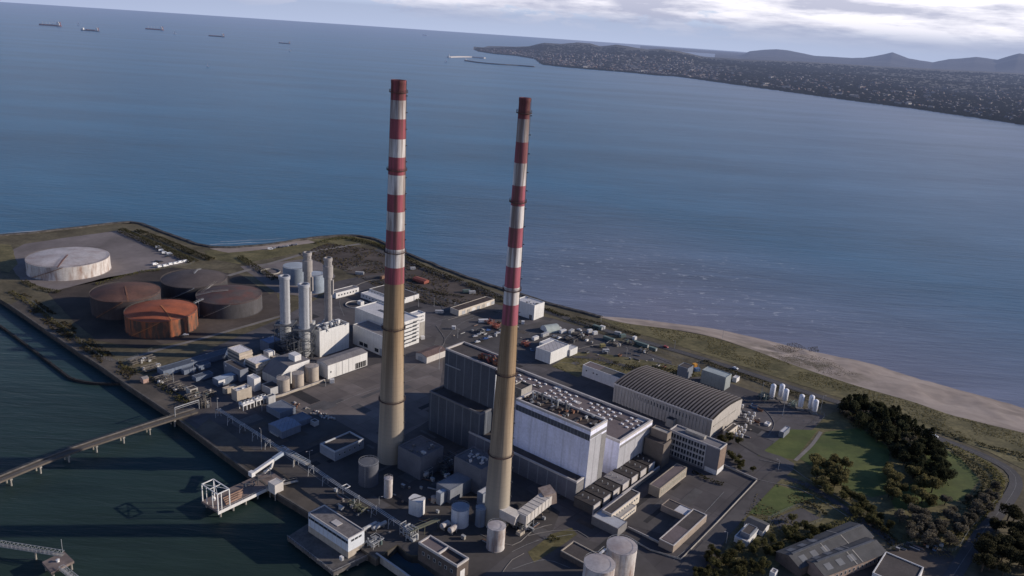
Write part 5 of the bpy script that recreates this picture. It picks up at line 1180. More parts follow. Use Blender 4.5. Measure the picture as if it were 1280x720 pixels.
# ---- green clad plant house and gas cylinders east of the arched hall
e8 = bldg('compressor_house', 'green grey clad compressor house behind the arched hall', (878, 461.8), (907.6, 472), (915.6, 467.6), hgt(907.6, 488.5, 472), M('green_grey_clad', (.25, .275, .275), .1, .15, seam=3, seam_amt=.2), M('green_grey_roof', (.34, .38, .38), .1, .15), par=.3)
e8b = bldg('stack_house', 'grey stepped block left of the compressor house', (849, 456), (860, 461), (866, 456.5), 8.5, M('grey_shade_block', (.17, .185, .215)), roof_felt, par=.3)
e8c = bldg('white_cabin', 'little white cabin right of the compressor house', (917, 470.5), (921, 473), (925, 470.4), 3.4, white_plain, roof_pale, par=.2)
def silo(label, px, ytop, ybot, wpx=6.4):
    g = P(px, ybot, 4); k = mpp(g); r = wpx / 2 * k; h = ztop(g, ytop) - 4; t = thing('gas_cylinder', label, 'silo', (g.x, g.y, 4), 0, 'white gas cylinders')
    mb = MB(); z0 = 2.2; mb.lathe([(.02, z0 - .8), (r * .6, z0 - .5), (r, z0), (r, h - r * .55), (r * .8, h - r * .25), (r * .45, h - .05), (.02, h)], n=24); smooth_by_angle(mb.build('vessel', M('cylinder_white', (.74, .74, .77), .03, .2), t), 60)
    for i in range(4):
        a = R(45 + 90 * i); MB().bar((r * .85 * math.cos(a), r * .85 * math.sin(a), 0), (r * .85 * math.cos(a), r * .85 * math.sin(a), z0 + .6), .14, 5).build('leg', steel, t)
    mb = MB(); a = R(-110)
    for e in (-.2, .2): mb.bar(((r + .15) * math.cos(a) + e, (r + .15) * math.sin(a), .2), ((r + .15) * math.cos(a) + e, (r + .15) * math.sin(a), h - .8), .05, 4)
    for i in range(int(h / .8)): mb.bar(((r + .15) * math.cos(a) - .2, (r + .15) * math.sin(a), .4 + i * .8), ((r + .15) * math.cos(a) + .2, (r + .15) * math.sin(a), .4 + i * .8), .04, 4)
    mb.build('ladder', steel, t)
    MB().box(-r * 1.3, r * 1.3, -r * 1.3, r * 1.3, -.1, .35).build('footing', g_conc, t)
for px, yt, yb, lab in ((964, 480, 499, 'single one at the left of the farther three'), (975, 480, 498.5, 'middle of the farther three'), (980.3, 486, 503.5, 'right of the farther three'), (999.6, 493, 511.5, 'single one at the left of the nearer three'), (1012, 494, 513, 'middle of the nearer three'), (1017.3, 499.5, 517, 'right of the nearer three, end of the row')):
    silo('upright white gas cylinder, ' + lab, px, yt, yb)
pipe_cluster('pipework of the gas cylinders, left of the farther three', 954, 498, 10, 10, 4, 410, green_steel, n_=18)
pipe_cluster('pipework of the gas cylinders, between the two threes', 990, 508, 9, 9, 4, 411, green_steel, n_=18)
e9 = bldg('transfer_hut', 'grey hut with pipes beside the cylinder yard lawn', (976, 537), (980, 541), (985, 533), 4, M('grey_shade_block', (.17, .185, .215)), roof_pale, par=.3)
# stacked pallets and white bulk bags at the hall's end
pal = [(922, 512, 3), (928, 510, 3), (925, 518, 2), (931, 522, 3), (936, 519, 2), (940, 524, 3), (934, 527, 2), (943, 520, 2), (917, 534, 3), (922, 536, 4), (927, 538, 3), (918, 540, 4), (924, 543, 4), (930, 541, 3), (914, 544, 3), (920, 546, 3), (927, 547, 2), (932, 535, 2), (938, 530, 2)]
for i, (px, py, n_) in enumerate(pal):
    g = P(px, py, 4); q = random.Random(i)
    for k_ in range(min(n_, 2)):
        t = thing('bulk_bag', 'white bulk bag in the stacks at the end of the arched hall', 'bag', (g.x + q.uniform(-.3, .3), g.y + q.uniform(-.3, .3), 4.02 + k_ * 1.35), q.uniform(0, 1), 'white bulk bags')
        mb = MB(); s = .8; mb.lathe([(s * .85, .15), (s * 1.05, .3), (s * 1.08, .95), (s * .85, 1.28), (.02, 1.3)], n=8); mb.build('bag', white_plain, t)
        MB().box(-.8, .8, -.8, .8, 0, .14).build('pallet', tan_conc, t)
e10 = bldg('white_skip', 'white flat skip beside the stacked bulk bags', (956, 528), (961, 531), (965, 528.5), 1.4, white_plain, white_plain, par=.4, cat='skip')
# ---- middle yard: containers, cabins, sheds
def arched_hut(label, px, py, L, W, h, m, rz):
    g = P(px, py, 4); t = thing('arched_hut', label, 'shed', (g.x, g.y, 4), rz); mb = MB(); k = 12
    p = [(W / 2 * math.cos(math.pi * i / k), h * math.sin(math.pi * i / k)) for i in range(k + 1)]
    mb.add([(-L / 2, y_, z_) for y_, z_ in p] + [(L / 2, y_, z_) for y_, z_ in p], [(i, i + 1, k + 2 + i, k + 1 + i) for i in range(k)]); mb.build('roof', m, t)
    mb = MB(); mb.add([(L / 2 - .1, y_, z_) for y_, z_ in p], [tuple(range(k + 1))]); mb.add([(-L / 2 + .1, y_, z_) for y_, z_ in p], [tuple(range(k, -1, -1))]); mb.build('end_wall', white_plain, t); return t
arched_hut('arched pale green hut in the storage yard', 688, 413, 13, 11, 5, M('pale_green_sheet', (.36, .40, .38), .1, .2), R(30))
def container(label, px, py, m, L=6.1, W=2.5, h=2.6, rz=SITE, cat='container', group=None, name='container'):
    g = P(px, py, 4); t = thing(name, label, cat, (g.x, g.y, 4), rz, group); mb = MB(); n_ = int(L / .5)
    mb.box(-L / 2, L / 2, -W / 2, W / 2, .15, h)
    for i in range(n_): x_ = -L / 2 + L * (i + .5) / n_; mb.box(x_ - .1, x_ + .1, -W / 2 - .05, -W / 2, .3, h - .15); mb.box(x_ - .1, x_ + .1, W / 2, W / 2 + .05, .3, h - .15)
    mb.build('body', m, t); MB().box(-L / 2 - .04, L / 2 + .04, -W / 2 - .06, W / 2 + .06, h, h + .1).build('roof', m, t)
    for e in (-1, 1): MB().box(L / 2, L / 2 + .07, e * W / 4 - W / 4 + .1, e * W / 4 + W / 4 - .1, .3, h - .1).build('door', steel, t)
    return t
cw, cg, cr_, cb, cgy = white_plain, green_steel, red_steel, M('blue_paint', (.10, .17, .30), .15, .4), grey_clad
for px, py, m, L, rz, lab in (
    (697, 413, cw, 6, 20, 'white container beside the arched green hut'), (703.5, 416, cw, 6, 40, 'white container right of the arched green hut'),
    (714, 416, cgy, 6, 60, 'grey container standing in the middle of the storage yard'), (737, 415.5, cw, 4, 30, 'white container left of the green cabin by the sea road'),
    (743.5, 418, cw, 4, 30, 'white container below the green cabin by the sea road'), (747, 411, cg, 9, -38, 'large pale green cabin by the sea road'),
    (753, 411, cw, 4, -38, 'white container right of the large green cabin'), (761, 425.5, cg, 10, -38, 'green container cabin in the middle of the transformer yard'),
    (793, 424.5, cw, 3.4, 50, 'upright white cabinet standing alone in the transformer yard'), (772, 418.5, cgy, 5, -20, 'grey container behind the green container cabin'),
    (778, 421.5, cg, 5, 30, 'small green container right of the green container cabin'), (801, 432, cg, 13, -38, 'long green roofed container at the east end of the transformer yard'),
    (816, 438, cg, 6, -38, 'green container beyond the long green roofed one'), (669, 424.5, cw, 6, 50, 'white trailer box left of the striped roof warehouse'),
    (681, 420, cgy, 8, 50, 'grey trailer behind the striped roof warehouse'), (653.5, 405, cw, 2.6, 90, 'white cabinet against the right chimney'),
    (753, 434, M('yellow_paint', (.30, .25, .11), .1, .4), 4, 20, 'yellow plant box on the weedy grass'), (757, 440.5, cgy, 5, 10, 'grey box low on the weedy grass'),
    (449.5, 343, cgy, 8, 0, 'grey cabin on the brown waste ground'), (480, 347.5, M('brown_paint', (.22, .13, .09), .2, .4), 9, 60, 'brown hut with fence left of the left chimney'),
    (516, 337, cgy, 5, 20, 'small grey cabin at the edge of the shore hedge'), (583, 365.5, cg, 7, 20, 'green cabin on the brown waste ground'), (590, 367, cgy, 6, 20, 'grey cabin right of the green cabin on the waste ground'),
    (549, 391.5, cgy, 7, 10, 'dark flat bunker in the open tarmac yard'), (868, 458.5, M('orange_paint', (.62, .30, .06), .1, .5), 3, 30, 'orange skip left of the compressor house'),
    (871, 464, cb, 4, 20, 'blue box beside the orange skip'), (567, 411.5, cw, 3, 0, 'little white cabin on the helipad like square'), (528, 424, cw, 3, 30, 'white cabinet in the tarmac yard right of the stair tower'),
    (415, 478.5, cw, 3, 15, 'white box alone on the concrete apron'), (604, 402.8, cw, 8, 15, 'white curved boat cover shed in the tarmac yard')):
    container(lab, px, py, m, L=L, rz=R(rz))
# pile of red scaffolding and skips beside the boiler house
for i_, (px, py, lab) in enumerate(((612, 404, 'red and rusty scaffold stack behind the boiler house, upper one'), (620, 410, 'rusty scaffold stack behind the boiler house, lower one'), (657, 432, 'red lifting frame right of the right chimney'), (601, 416, 'dark scrap stack in the car park corner'))):
    pipe_cluster(lab, px, py, 9, 9, 3.0, 420 + i_, red_steel if i_ != 3 else dark_steel, n_=18, name='scaffold_stack', cat='scaffold')
for i_, (px, py, lab) in enumerate(((722, 419, 'left in the storage yard'), (730, 424, 'at the south edge of the storage yard'), (768, 431, 'before the green container cabin'), (786, 430, 'in the middle of the transformer yard'), (806, 440, 'at the east end of the transformer yard'), (714, 426, 'behind the striped roof warehouse'))):
    pipe_cluster('low switchgear frame ' + lab, px, py, 14, 9, 2.4, 430 + i_, M('weathered_pipe', (.15, .135, .12)), n_=14, name='switchgear', cat='switchgear')
# ---- workshops at the bottom right
def wshop(label, e0, e1, W, h, rise, wm):
    a, b_ = P(*e0, 4 + h), P(*e1, 4 + h); d = b_ - a; L = d.length; d.normalize(); rz = math.atan2(d.y, d.x) - R(90); n_ = Vector((d.y, -d.x, 0)); ce = (a + b_) / 2 - n_ * W / 2
    A_, B2, C2 = (pix((ce - n_ * W / 2 - d * L / 2).to_tuple()[:2] + (4 + h,)), pix((ce + n_ * W / 2 - d * L / 2).to_tuple()[:2] + (4 + h,)), pix((ce + n_ * W / 2 + d * L / 2).to_tuple()[:2] + (4 + h,)))
    return gable('workshop', label, A_, B2, C2, h, rise, wm, M('dark_slate_roof', (.075, .075, .078), .2, .2, dirt=(.12, .115, .11), dirt_amt=.5, dirt_sc=(.3, .05, .1)), axis='y', rz=rz)
w1 = wshop('long dark gabled workshop, rear one of the pair', (1000, 711), (1092, 671), 14, 4.6, 2.6, dark_brick)
w2 = wshop('long dark gabled workshop with brick wall, front one of the pair', (1031, 721), (1109, 691), 14, 4.6, 2.6, M('workshop_brick', (.27, .20, .165), .15, .4))
for b_ in (w1, w2):
    q_ = 2.6
    MB().box(-.55, .55, -b_.y + 2, b_.y - 2, 4.6 + 2.7, 4.6 + 3.3).build('ridge_vent', dark_steel, b_.t)
    for y_ in (-b_.y + 22, b_.y - 18):
        for s in (-1, 1): mb = MB(); mb.add([(s * (b_.x + .3), y_ - .3, 4.9), (s * (b_.x + .3), y_ + .3, 4.9), (0, y_ + .3, 7.56), (0, y_ - .3, 7.56)], [(0, 1, 2, 3)]); mb.build('roof_wall', concrete, b_.t)
    for s in (-1, 1):
        for j_ in range(3):
            y_ = -b_.y + 6 + 8 * j_; mb = MB(); mb.add([(s * b_.x * .75, y_ - 2, 4.6 + 2.6 * .25 + .36), (s * b_.x * .75, y_ + 2, 4.6 + 2.6 * .25 + .36), (s * b_.x * .3, y_ + 2, 4.6 + 2.6 * .7 + .36), (s * b_.x * .3, y_ - 2, 4.6 + 2.6 * .7 + .36)], [(0, 1, 2, 3)]); mb.build('rooflight', M('dull_rooflight', (.17, .175, .185), .1, .4), b_.t)
windows(w2, 'e', 14, 1.3, 1.8, 2.4)
w3 = bldg('store_building', 'dark roofed building with bright white parapet at the bottom edge', (1093, 712), (1140, 737), (1175, 735), 5, white_plain, roof_felt, par=.5, cop=white_plain, Wd=22)
w4 = bldg('lodge', 'small lodge with dark raised roof left of the hard court', (920, 668), (934, 677), (957, 664), 3.4, white_plain, roof_grey, par=.2)
w4b = bldg('lodge_upper', 'dark box storey on the small lodge roof', (928, 661.6), (937.5, 669), (953.8, 662), 2.2, M('grey_shade_block', (.17, .185, .215)), roof_felt, z0=7.4, par=.2)
w5 = gable('lodge_wing', 'long dark roofed wing with pale canopy beside the hard court', (937, 647), (954, 664), (971, 659), 3.2, 1.2, white_plain, M('dark_slate_roof', (.075, .075, .078)), axis='x')
w6 = bldg('kiosk', 'small pale kiosk in the bushes at the bottom edge', (964, 712), (969, 717), (975, 713.5), 3, white_plain, roof_grey, par=.2)
# ================================================================== QUAYSIDE: jetty, platforms, pipe rack
m_deck = M('jetty_deck', (.11, .094, .080), .2, .15, dirt=(.13, .11, .095), dirt_amt=.6, dirt_sc=(.1, .1, .1))
m_pile = M('concrete_pile', (.30, .28, .25), .2, .3, dirt=(.08, .075, .06), dirt_amt=.6)
zj = 5.2
lo_e = [P(x_, y_, zj) for x_, y_ in ((-40, 621), (0, 604), (91.7, 565.7), (222, 523.5), (245, 516))]
up_e = [P(x_, y_, zj) for x_, y_ in ((-40, 609.5), (0, 593), (91.7, 558.6), (222, 516.3), (245, 509.5))]
mid = [(a + b_) / 2 for a, b_ in zip(lo_e, up_e)]; wj = sum((a - b_).length for a, b_ in zip(lo_e, up_e)) / len(mid); wj = max(4.0, min(wj * .8, 5.2))
jo = Vector((mid[3].x, mid[3].y, 0)); t = thing('jetty', 'long narrow trestle jetty running from the left edge to the quay', 'jetty', jo)
cl_ = [p - jo for p in spline([Vector((p.x, p.y, 0)) for p in mid], 10)]
mb = MB(); ridge(mb, cl_, [(wj / 2, zj - 1.0), (wj / 2, zj), (-wj / 2, zj), (-wj / 2, zj - 1.0), (wj / 2, zj - 1.0)]); mb.build('deck', m_deck, t)
for s in (-1, 1):
    mb = MB(); e = strip_pts(cl_, s * (wj / 2 - .15))
    for a, b_ in zip(e, e[1:]):
        mb.bar((a.x, a.y, zj), (a.x, a.y, zj + 1.1), .07, 4)
        for z in (.55, 1.1): mb.bar((a.x, a.y, zj + z), (b_.x, b_.y, zj + z), .06, 4)
    mb.build('railing', dark_steel, t)
mb = MB()
for s in (.9, 1.5): e = strip_pts(cl_, s); mb.path([Vector((p.x, p.y, zj + .7)) for p in e], .22, 6)
mb.build('pipeline', M('weathered_pipe', (.15, .135, .12), .3, .5), t)
tot = 0; last = cl_[0]; nxt = 4.0
for a, b_ in zip(cl_, cl_[1:]):
    d = (b_ - a); L_ = d.length
    while nxt < tot + L_:
        p = a + d * ((nxt - tot) / L_); dn = d.normalized(); s = Vector((-dn.y, dn.x, 0))
        mb = MB(); mb.box(-.6, .6, -wj / 2 - .3, wj / 2 + .3, zj - 1.9, zj - 1.02)
        for e in (-wj / 2 + .5, wj / 2 - .5): mb.lathe([(.45, -4), (.45, zj - 1.9)], 0, e, n=10)
        mb.build('pier', m_pile, t, loc=(p.x, p.y, 0), rz=math.atan2(dn.y, dn.x)); nxt += 15.0
    tot += L_
def portal(label, A, B, h, z0, m=steel):
    a, b_ = P(*A, z0), P(*B, z0); t = thing('pipe_portal', label, 'gantry', (a.x, a.y, z0)); d = b_ - a; mb = MB()
    mb.bar((0, 0, 0), (0, 0, h), .25, 4); mb.bar((d.x, d.y, 0), (d.x, d.y, h), .25, 4); mb.bar((0, 0, h), (d.x, d.y, h), .3, 4); mb.bar((0, 0, h * .8), (d.x, d.y, h * .8), .15, 4); mb.build('frame', m, t); return t
portal('grey goalpost pipe gantry over the root of the jetty', (219, 521), (249, 511), 6, zj)
pipe_cluster('weathered pipe trestle tower at the landward end of the jetty', 255, 508, 12, 12, 6, 450, M('weathered_pipe', (.15, .135, .12)), n_=20, name='pipe_trestle')
# dark boom wall curving from the left edge
bw = spline([P(x_, y_, 0) for x_, y_ in ((-20, 396), (0, 408.5), (43, 440), (81, 469), (93, 476), (122, 481), (155, 481))], 6); o = bw[0].copy(); q = [p - o for p in bw]
t = thing('boom_wall', 'thin dark breakwater boom curving out from the quay in the harbour water', 'breakwater', o); mb = MB(); ridge(mb, q, [(.7, -1), (.7, 1.5), (-.7, 1.5), (-.7, -1)]); mb.build('boom', M('wet_black_timber', (.028, .026, .026), .3, .3), t)
for i in range(0, len(q), 3): MB().lathe([(.35, -1), (.35, 2.2), (.02, 2.3)], q[i].x, q[i].y, n=8).build('post', M('wet_black_timber', (.028, .026, .026)), t)
# loading platform with steel frame, crane and cabin
zp = 4.2
A, B, Cc, D = [P(x_, y_, zp) for x_, y_ in ((254, 625), (272.5, 640), (333, 611), (312, 600))]
uu = (Cc - B); uu.normalize(); vv_ = Vector((-uu.y, uu.x, 0)); L_ = (Cc - B).length + 12; Wp = abs((A - B).dot(vv_)) ; Wp = max(9.0, Wp)
o = Vector((B.x, B.y, 0)); rzp = math.atan2(uu.y, uu.x)
t = thing('loading_platform', 'loading platform on piles with pinkish planked deck below the quay', 'platform', o, rzp)
MB().box(0, L_, 0, Wp, zp - 1.1, zp).build('deck', M('pink_deck', (.19, .150, .135), .25, .25, dirt=(.12, .10, .09), dirt_amt=.7, dirt_sc=(.2, .2, .2)), t)
MB().box(-.15, L_, -.35, 0, zp - 1.4, zp + .25).build('fender', white_plain, t)
for i in range(6):
    for y_ in (1.2, Wp - 1.2): MB().lathe([(.5, -4), (.5, zp - 1.1)], 2 + i * (L_ - 4) / 5, y_, n=10).build('pile', m_pile, t)
for k_ in range(4): MB().box(6 + k_ * .6, 15 + k_ * 1.5, 2.2 + k_ * 1.7, 2.8 + k_ * 1.7, zp, zp + .9).build('timber_stack', M('orange_timber', (.29, .19, .145), .2, .4), t)
mb = MB()
for i in range(int(L_ / 2)): mb.bar((i * 2.0, .1, zp), (i * 2.0, .1, zp + 1), .05, 4)
mb.bar((0, .1, zp + 1), (L_, .1, zp + 1), .06, 4); mb.build('railing', steel, t)
fr = thing('steel_frame', 'open white steel frame tower at the outer end of the loading platform', 'frame', o + Vector((0, 0, zp)), rzp); mb = MB(); hf = 9.5; lf = 7.0
cs_ = [(.5, .5), (lf, .5), (lf, Wp - .5), (.5, Wp - .5)]
for i in range(4):
    a, b_ = cs_[i], cs_[(i + 1) % 4]; mb.bar((*a, 0), (*a, hf), .32, 4); mb.bar((*a, hf), (*b_, hf), .3, 4)
mb.bar((.5, .5, hf), (lf, Wp - .5, hf), .16, 4); mb.bar((lf, .5, hf), (.5, Wp - .5, hf), .16, 4); mb.bar((.5, Wp / 2, hf), (lf, Wp / 2, hf), .2, 4)
mb.bar((.5, Wp * .35, 0), (.5, Wp * .35, hf), .2, 4); mb.bar((.5, Wp * .7, 0), (.5, Wp * .7, hf), .2, 4); mb.bar((2.5, .5, 0), (2.5, .5, hf), .26, 4); mb.build('frame', white_steel, fr)
MB().lathe([(.02, 2), (.9, 2.4), (1.1, 3.4), (.6, 4.6), (.02, 4.7)], 2.4, Wp * .5, n=12).build('hook_block', white_plain, fr)
# loading arm / crane
g0 = P(322, 606, zp); t = thing('loading_crane', 'white loading crane boom leaning over the platform toward the quay', 'crane', g0, rzp)
mb = MB()
for x_ in (0, 9):
    for y_ in (0, 5): mb.bar((x_, y_, 0), (x_ * .8 + .8, y_ * .8 + .5, 5.8), .22, 4)
for z in (2.4, 5): mb.path([Vector((.3, .2, z)), Vector((8.6, .2, z)), Vector((8.6, 4.6, z)), Vector((.3, 4.6, z)), Vector((.3, .2, z))], .16, 4)
mb.build('legs_frame', dark_steel, t)
mb = MB(); boxduct(mb, Vector((-1, 2.5, 6.2)), Vector((12, 2.5, 9)), 1.7, 1.5); mb.build('boom', white_plain, t)
mb = MB(); boxduct(mb, Vector((12, 2.5, 9)), Vector((18, 2.5, 10.2)), 2.0, 1.8); mb.build('boom_tip', M('pale_blue_roof', (.36, .41, .47)), t)
mb = MB(); boxduct(mb, Vector((12, 2.5, 8.6)), Vector((10.5, 2.5, 4.6)), 1.1, 1.1); boxduct(mb, Vector((10.5, 2.5, 4.6)), Vector((6, 2.5, 3.6)), 1.1, 1.1); mb.build('strut', white_plain, t)
MB().box(-2.6, -.4, 1, 4, 5.0, 7.4).build('operator_cab', white_plain, t)
mb = MB(); mb.path([Vector((-6 + i, 1.5 + 2 * math.sin(i * 1.3), .4 + 1.2 * abs(math.sin(i * 2.1)))) for i in range(8)], .35, 5); mb.build('hose', dark_steel, t)
cb1 = bldg('quay_cabin', 'pale cabin on stilts at the landward end of the loading platform', (338, 600.5), (343.5, 607), (353.5, 601.5), 5.0, M('pale_wall', (.50, .47, .44)), M('pale_roof2', (.52, .49, .46), .08, .2), z0=4.2, par=.15, rz=rzp - R(90))
for sx in (-1, 1):
    for sy in (-1, 1): MB().lathe([(.35, -8), (.35, -.6)], sx * (cb1.x - .6), sy * (cb1.y - .6), n=8).build('pile', m_pile, cb1.t)
# gangway from the platform to the quay
gantry('gangway', 'pale gangway joining the loading platform to the quay', [P(333, 610, 5), P(372, 601, 5)], 1.4, concrete)
# cooling water pump house on its own apron
pf = [P(x_, y_, 2.6) for x_, y_ in ((359, 671), (417, 716), (467, 692), (400, 645))]; o = pf[1].copy(); o.z = 0
t = thing('pump_house_apron', 'dark concrete apron standing in the water round the pump house', 'platform', o)
MB().prism([(p.x - o.x, p.y - o.y) for p in pf], .8, 2.6, bottom=True).build('deck', M('apron_dark', (.12, .11, .105), .25, .2, dirt=(.06, .055, .05), dirt_amt=.6), t)
for i in range(7):
    a = pf[0].lerp(pf[1], i / 6.5) - o; MB().lathe([(.5, -4), (.5, .8)], a.x + .9, a.y + .4, n=8).build('pile', m_pile, t)
for i in range(4):
    a = pf[1].lerp(pf[2], (i + .3) / 4) - o; MB().lathe([(.5, -4), (.5, .8)], a.x, a.y + 1, n=8).build('pile', m_pile, t)
mb = MB(); e = [p - o for p in pf]
for a, b_ in ((e[0], e[1]), (e[1], e[2])):
    k_ = int((b_ - a).length / 2)
    for i in range(k_ + 1): p = a.lerp(b_, i / k_); mb.bar((p.x, p.y, 2.6), (p.x, p.y, 3.6), .05, 4)
    mb.bar((a.x, a.y, 3.6), (b_.x, b_.y, 3.6), .06, 4)
mb.build('railing', steel, t)
ph = bldg('pump_house', 'white pump house with dark window band and gravel roof on the water edge', (387, 640), (435.3, 673.5), (455.8, 662.5), 10.6, M('cool_white', (.58, .61, .65), .06, .2, dirt=(.42, .43, .44), dirt_amt=.35), M('speckled_roof', (.17, .155, .15), .25, .5, fine=.35, dirt=(.08, .07, .07), dirt_amt=.5, dirt_sc=(.3, .3, .3)), z0=2.6, par=.35, cop=coping, plinth=(3.4, tan_conc))
panel(ph, 'f', -ph.x + .3, ph.x - .3, 7.6, 8.9, glass, 'window_band'); windows(ph, 'e', 3, 2.0, 1.3, 8.6)
MB().box(-2.4, 2.4, -1.6, 1.6, 10.3, 10.55).build('roof_hatch', coping, ph.t, loc=(1, -.4, 0))
panel(ph, 'e', 0, 3.4, .2, 1.4, black, 'culvert_mouth')  # flat black sheet paints the dark inside of the culvert
for k_ in range(9): MB().box(-.06, .06, -.06, .06, 3.4, 10.2).build('downpipe', coping, ph.t, loc=(-ph.x + ph.L * (k_ + .5) / 9, -ph.y - .05, 0))
container('white life-ring cabinet at the corner of the pump house apron', 427, 700, white_plain, L=1.8, W=1.2, h=1.8)
# dolphin with truss walkways, bottom left
zd = 4.5; pp = [P(x_, y_, zd) for x_, y_ in ((52.5, 702.5), (64, 716), (92.5, 701), (80, 689))]; o = pp[1].copy(); o.z = 0
t = thing('mooring_dolphin', 'pinkish mooring platform standing in the harbour at the bottom left', 'platform', o)
MB().prism([(p.x - o.x, p.y - o.y) for p in pp], zd - 1.2, zd, bottom=True).build('deck', M('pink_deck', (.19, .150, .135)), t)
for a in pp: d = (sum(pp, Vector()) / 4 - a) * .2; MB().lathe([(.5, -4), (.5, zd - 1.2)], a.x + d.x - o.x, a.y + d.y - o.y, n=8).build('pile', m_pile, t)
ce_ = sum(pp, Vector()) / 4 - o; MB().lathe([(.7, zd), (.5, zd + .8), (.9, zd + 1.0), (.02, zd + 1.2)], ce_.x, ce_.y, n=10).build('bollard', white_plain, t)
MB().bar((pp[3].x - o.x, pp[3].y - o.y - 1, zd), (pp[3].x - o.x, pp[3].y - o.y - 1, zd + 7), .09, 5).build('mast', steel, t)
def truss(label, a, b_, w_, h_, m):
    o = a.copy(); t = thing('truss_walkway', label, 'walkway', o); d = b_ - a; n_ = max(3, int(d.length / 2)); s = Vector((-d.y, d.x, 0)).normalized() * w_ / 2; mb = MB(); up = Vector((0, 0, h_))
    for e in (-1, 1):
        mb.bar(s * e, d + s * e, .12, 4); mb.bar(s * e + up, d + s * e + up, .12, 4)
        for i in range(n_): p, q = d * (i / n_) + s * e, d * ((i + 1) / n_) + s * e; mb.bar(p, q + up if i % 2 else q + up, .07, 4); mb.bar(p, p + up, .07, 4)
    for i in range(n_ + 1): p = d * (i / n_); mb.bar(p - s + up, p + s + up, .07, 4)
    mb.build('truss', m, t); MB().bar(Vector((0, 0, .05)), d + Vector((0, 0, .05)), w_ * .45, 4, flat=.08).build('walkway_deck', concrete, t)
    k_ = max(1, int(d.length / 25))
    for i in range(k_): p = d * ((i + .5) / k_); MB().bar((p.x, p.y, -o.z - 3), (p.x, p.y, 0), .4, 8).build('pile', m_pile, t)
truss('lattice truss walkway from the left edge to the mooring platform', P(-60, 672, zd), P(79, 694, zd), 2.0, 1.8, steel)
truss('lattice truss walkway from the mooring platform off the bottom edge', P(77, 711, zd), P(105, 733, zd), 2.0, 1.6, steel)
# pipe rack along the quay
rp = [P(x_, y_, 9.5) for x_, y_ in ((272.5, 511), (323, 542.7), (351, 561), (386, 581), (423, 606), (465.5, 632), (513.5, 663.4))]; o = rp[0].copy(); o.z = 4
t = thing('pipe_bridge', 'long overhead pipe bridge with trestle legs along the dark quay', 'pipe bridge', o); q = [p - o for p in rp]; cc_ = spline(q, 7)
for off, r_ in ((-.9, .17), (0, .2), (.9, .16)): MB().path(strip_pts(cc_, off), r_, 6).build('pipe', [steel, steel, dark_steel][int(off + 1)], t)
tot = 0; nxt = 0
for a, b_ in zip(cc_, cc_[1:]):
    d = b_ - a; L_ = d.length
    while nxt < tot + L_:
        p = a + d * ((nxt - tot) / L_); s = Vector((-d.y, d.x, 0)).normalized(); mb = MB()
        for e in (-1.4, 1.4): mb.bar((p.x + s.x * e * 1.3, p.y + s.y * e * 1.3, 0), (p.x + s.x * e, p.y + s.y * e, p.z - .3), .16, 4)
        mb.bar(p + s * -1.8 - Vector((0, 0, .35)), p + s * 1.8 - Vector((0, 0, .35)), .18, 4); mb.bar((p.x - s.x * 1.7, p.y - s.y * 1.7, 2), (p.x + s.x * 1.4, p.y + s.y * 1.4, p.z - .6), .09, 4); mb.build('trestle', steel, t); nxt += 13.0
    tot += L_
for k_ in (q[2], q[4] + Vector((2, -1, 0))):
    mb = MB(); s = Vector((.66, .75, 0)); u_ = Vector((.75, -.66, 0)); mb.path([k_, k_ + s * 3, k_ + s * 3 + u_ * 3, k_ + u_ * 3], .22, 6); mb.build('expansion_loop', white_steel, t)
truss('wide pale truss deck on the pipe bridge behind the loading crane', P(350, 560.5, 10.2), P(385, 580.5, 10.2), 3.6, 1.2, M('pale_blue_roof', (.36, .41, .47)))
r2 = [P(513.5, 663.4, 9.5), P(548, 649, 9.5)]; gantry('pipe_branch', 'short branch of the pipe bridge with mossy deck toward the white tanks', r2, 1.7, M('mossy_deck', (.16, .16, .11), .2, .4), [r2[0], (r2[0] + r2[1]) / 2, r2[1]])
pipe_cluster('pipe junction tower at the bend of the pipe bridge', 511, 671, 22, 10, 6, 460, steel, n_=30)
pipe_cluster('pipework on the quay beside the pump house', 468, 680, 16, 18, 3, 461, steel, n_=24)
pipe_cluster('mossy low pipe stands on the quay above the pump house', 447, 636, 26, 10, 2.6, 462, M('mossy_deck', (.16, .16, .11)), n_=20)
vessels(['grey horizontal pipe drum lying on the quay behind the pump house', 'second grey pipe drum lying nearer the pump house'], [(474, 661), (462, 662)], steel, 1.0, 8.0)
container('long low skiff shaped trailer in the shadowed yard before the quay sheds', 344, 543, steel, L=8, W=2, h=1.0, rz=R(-38))

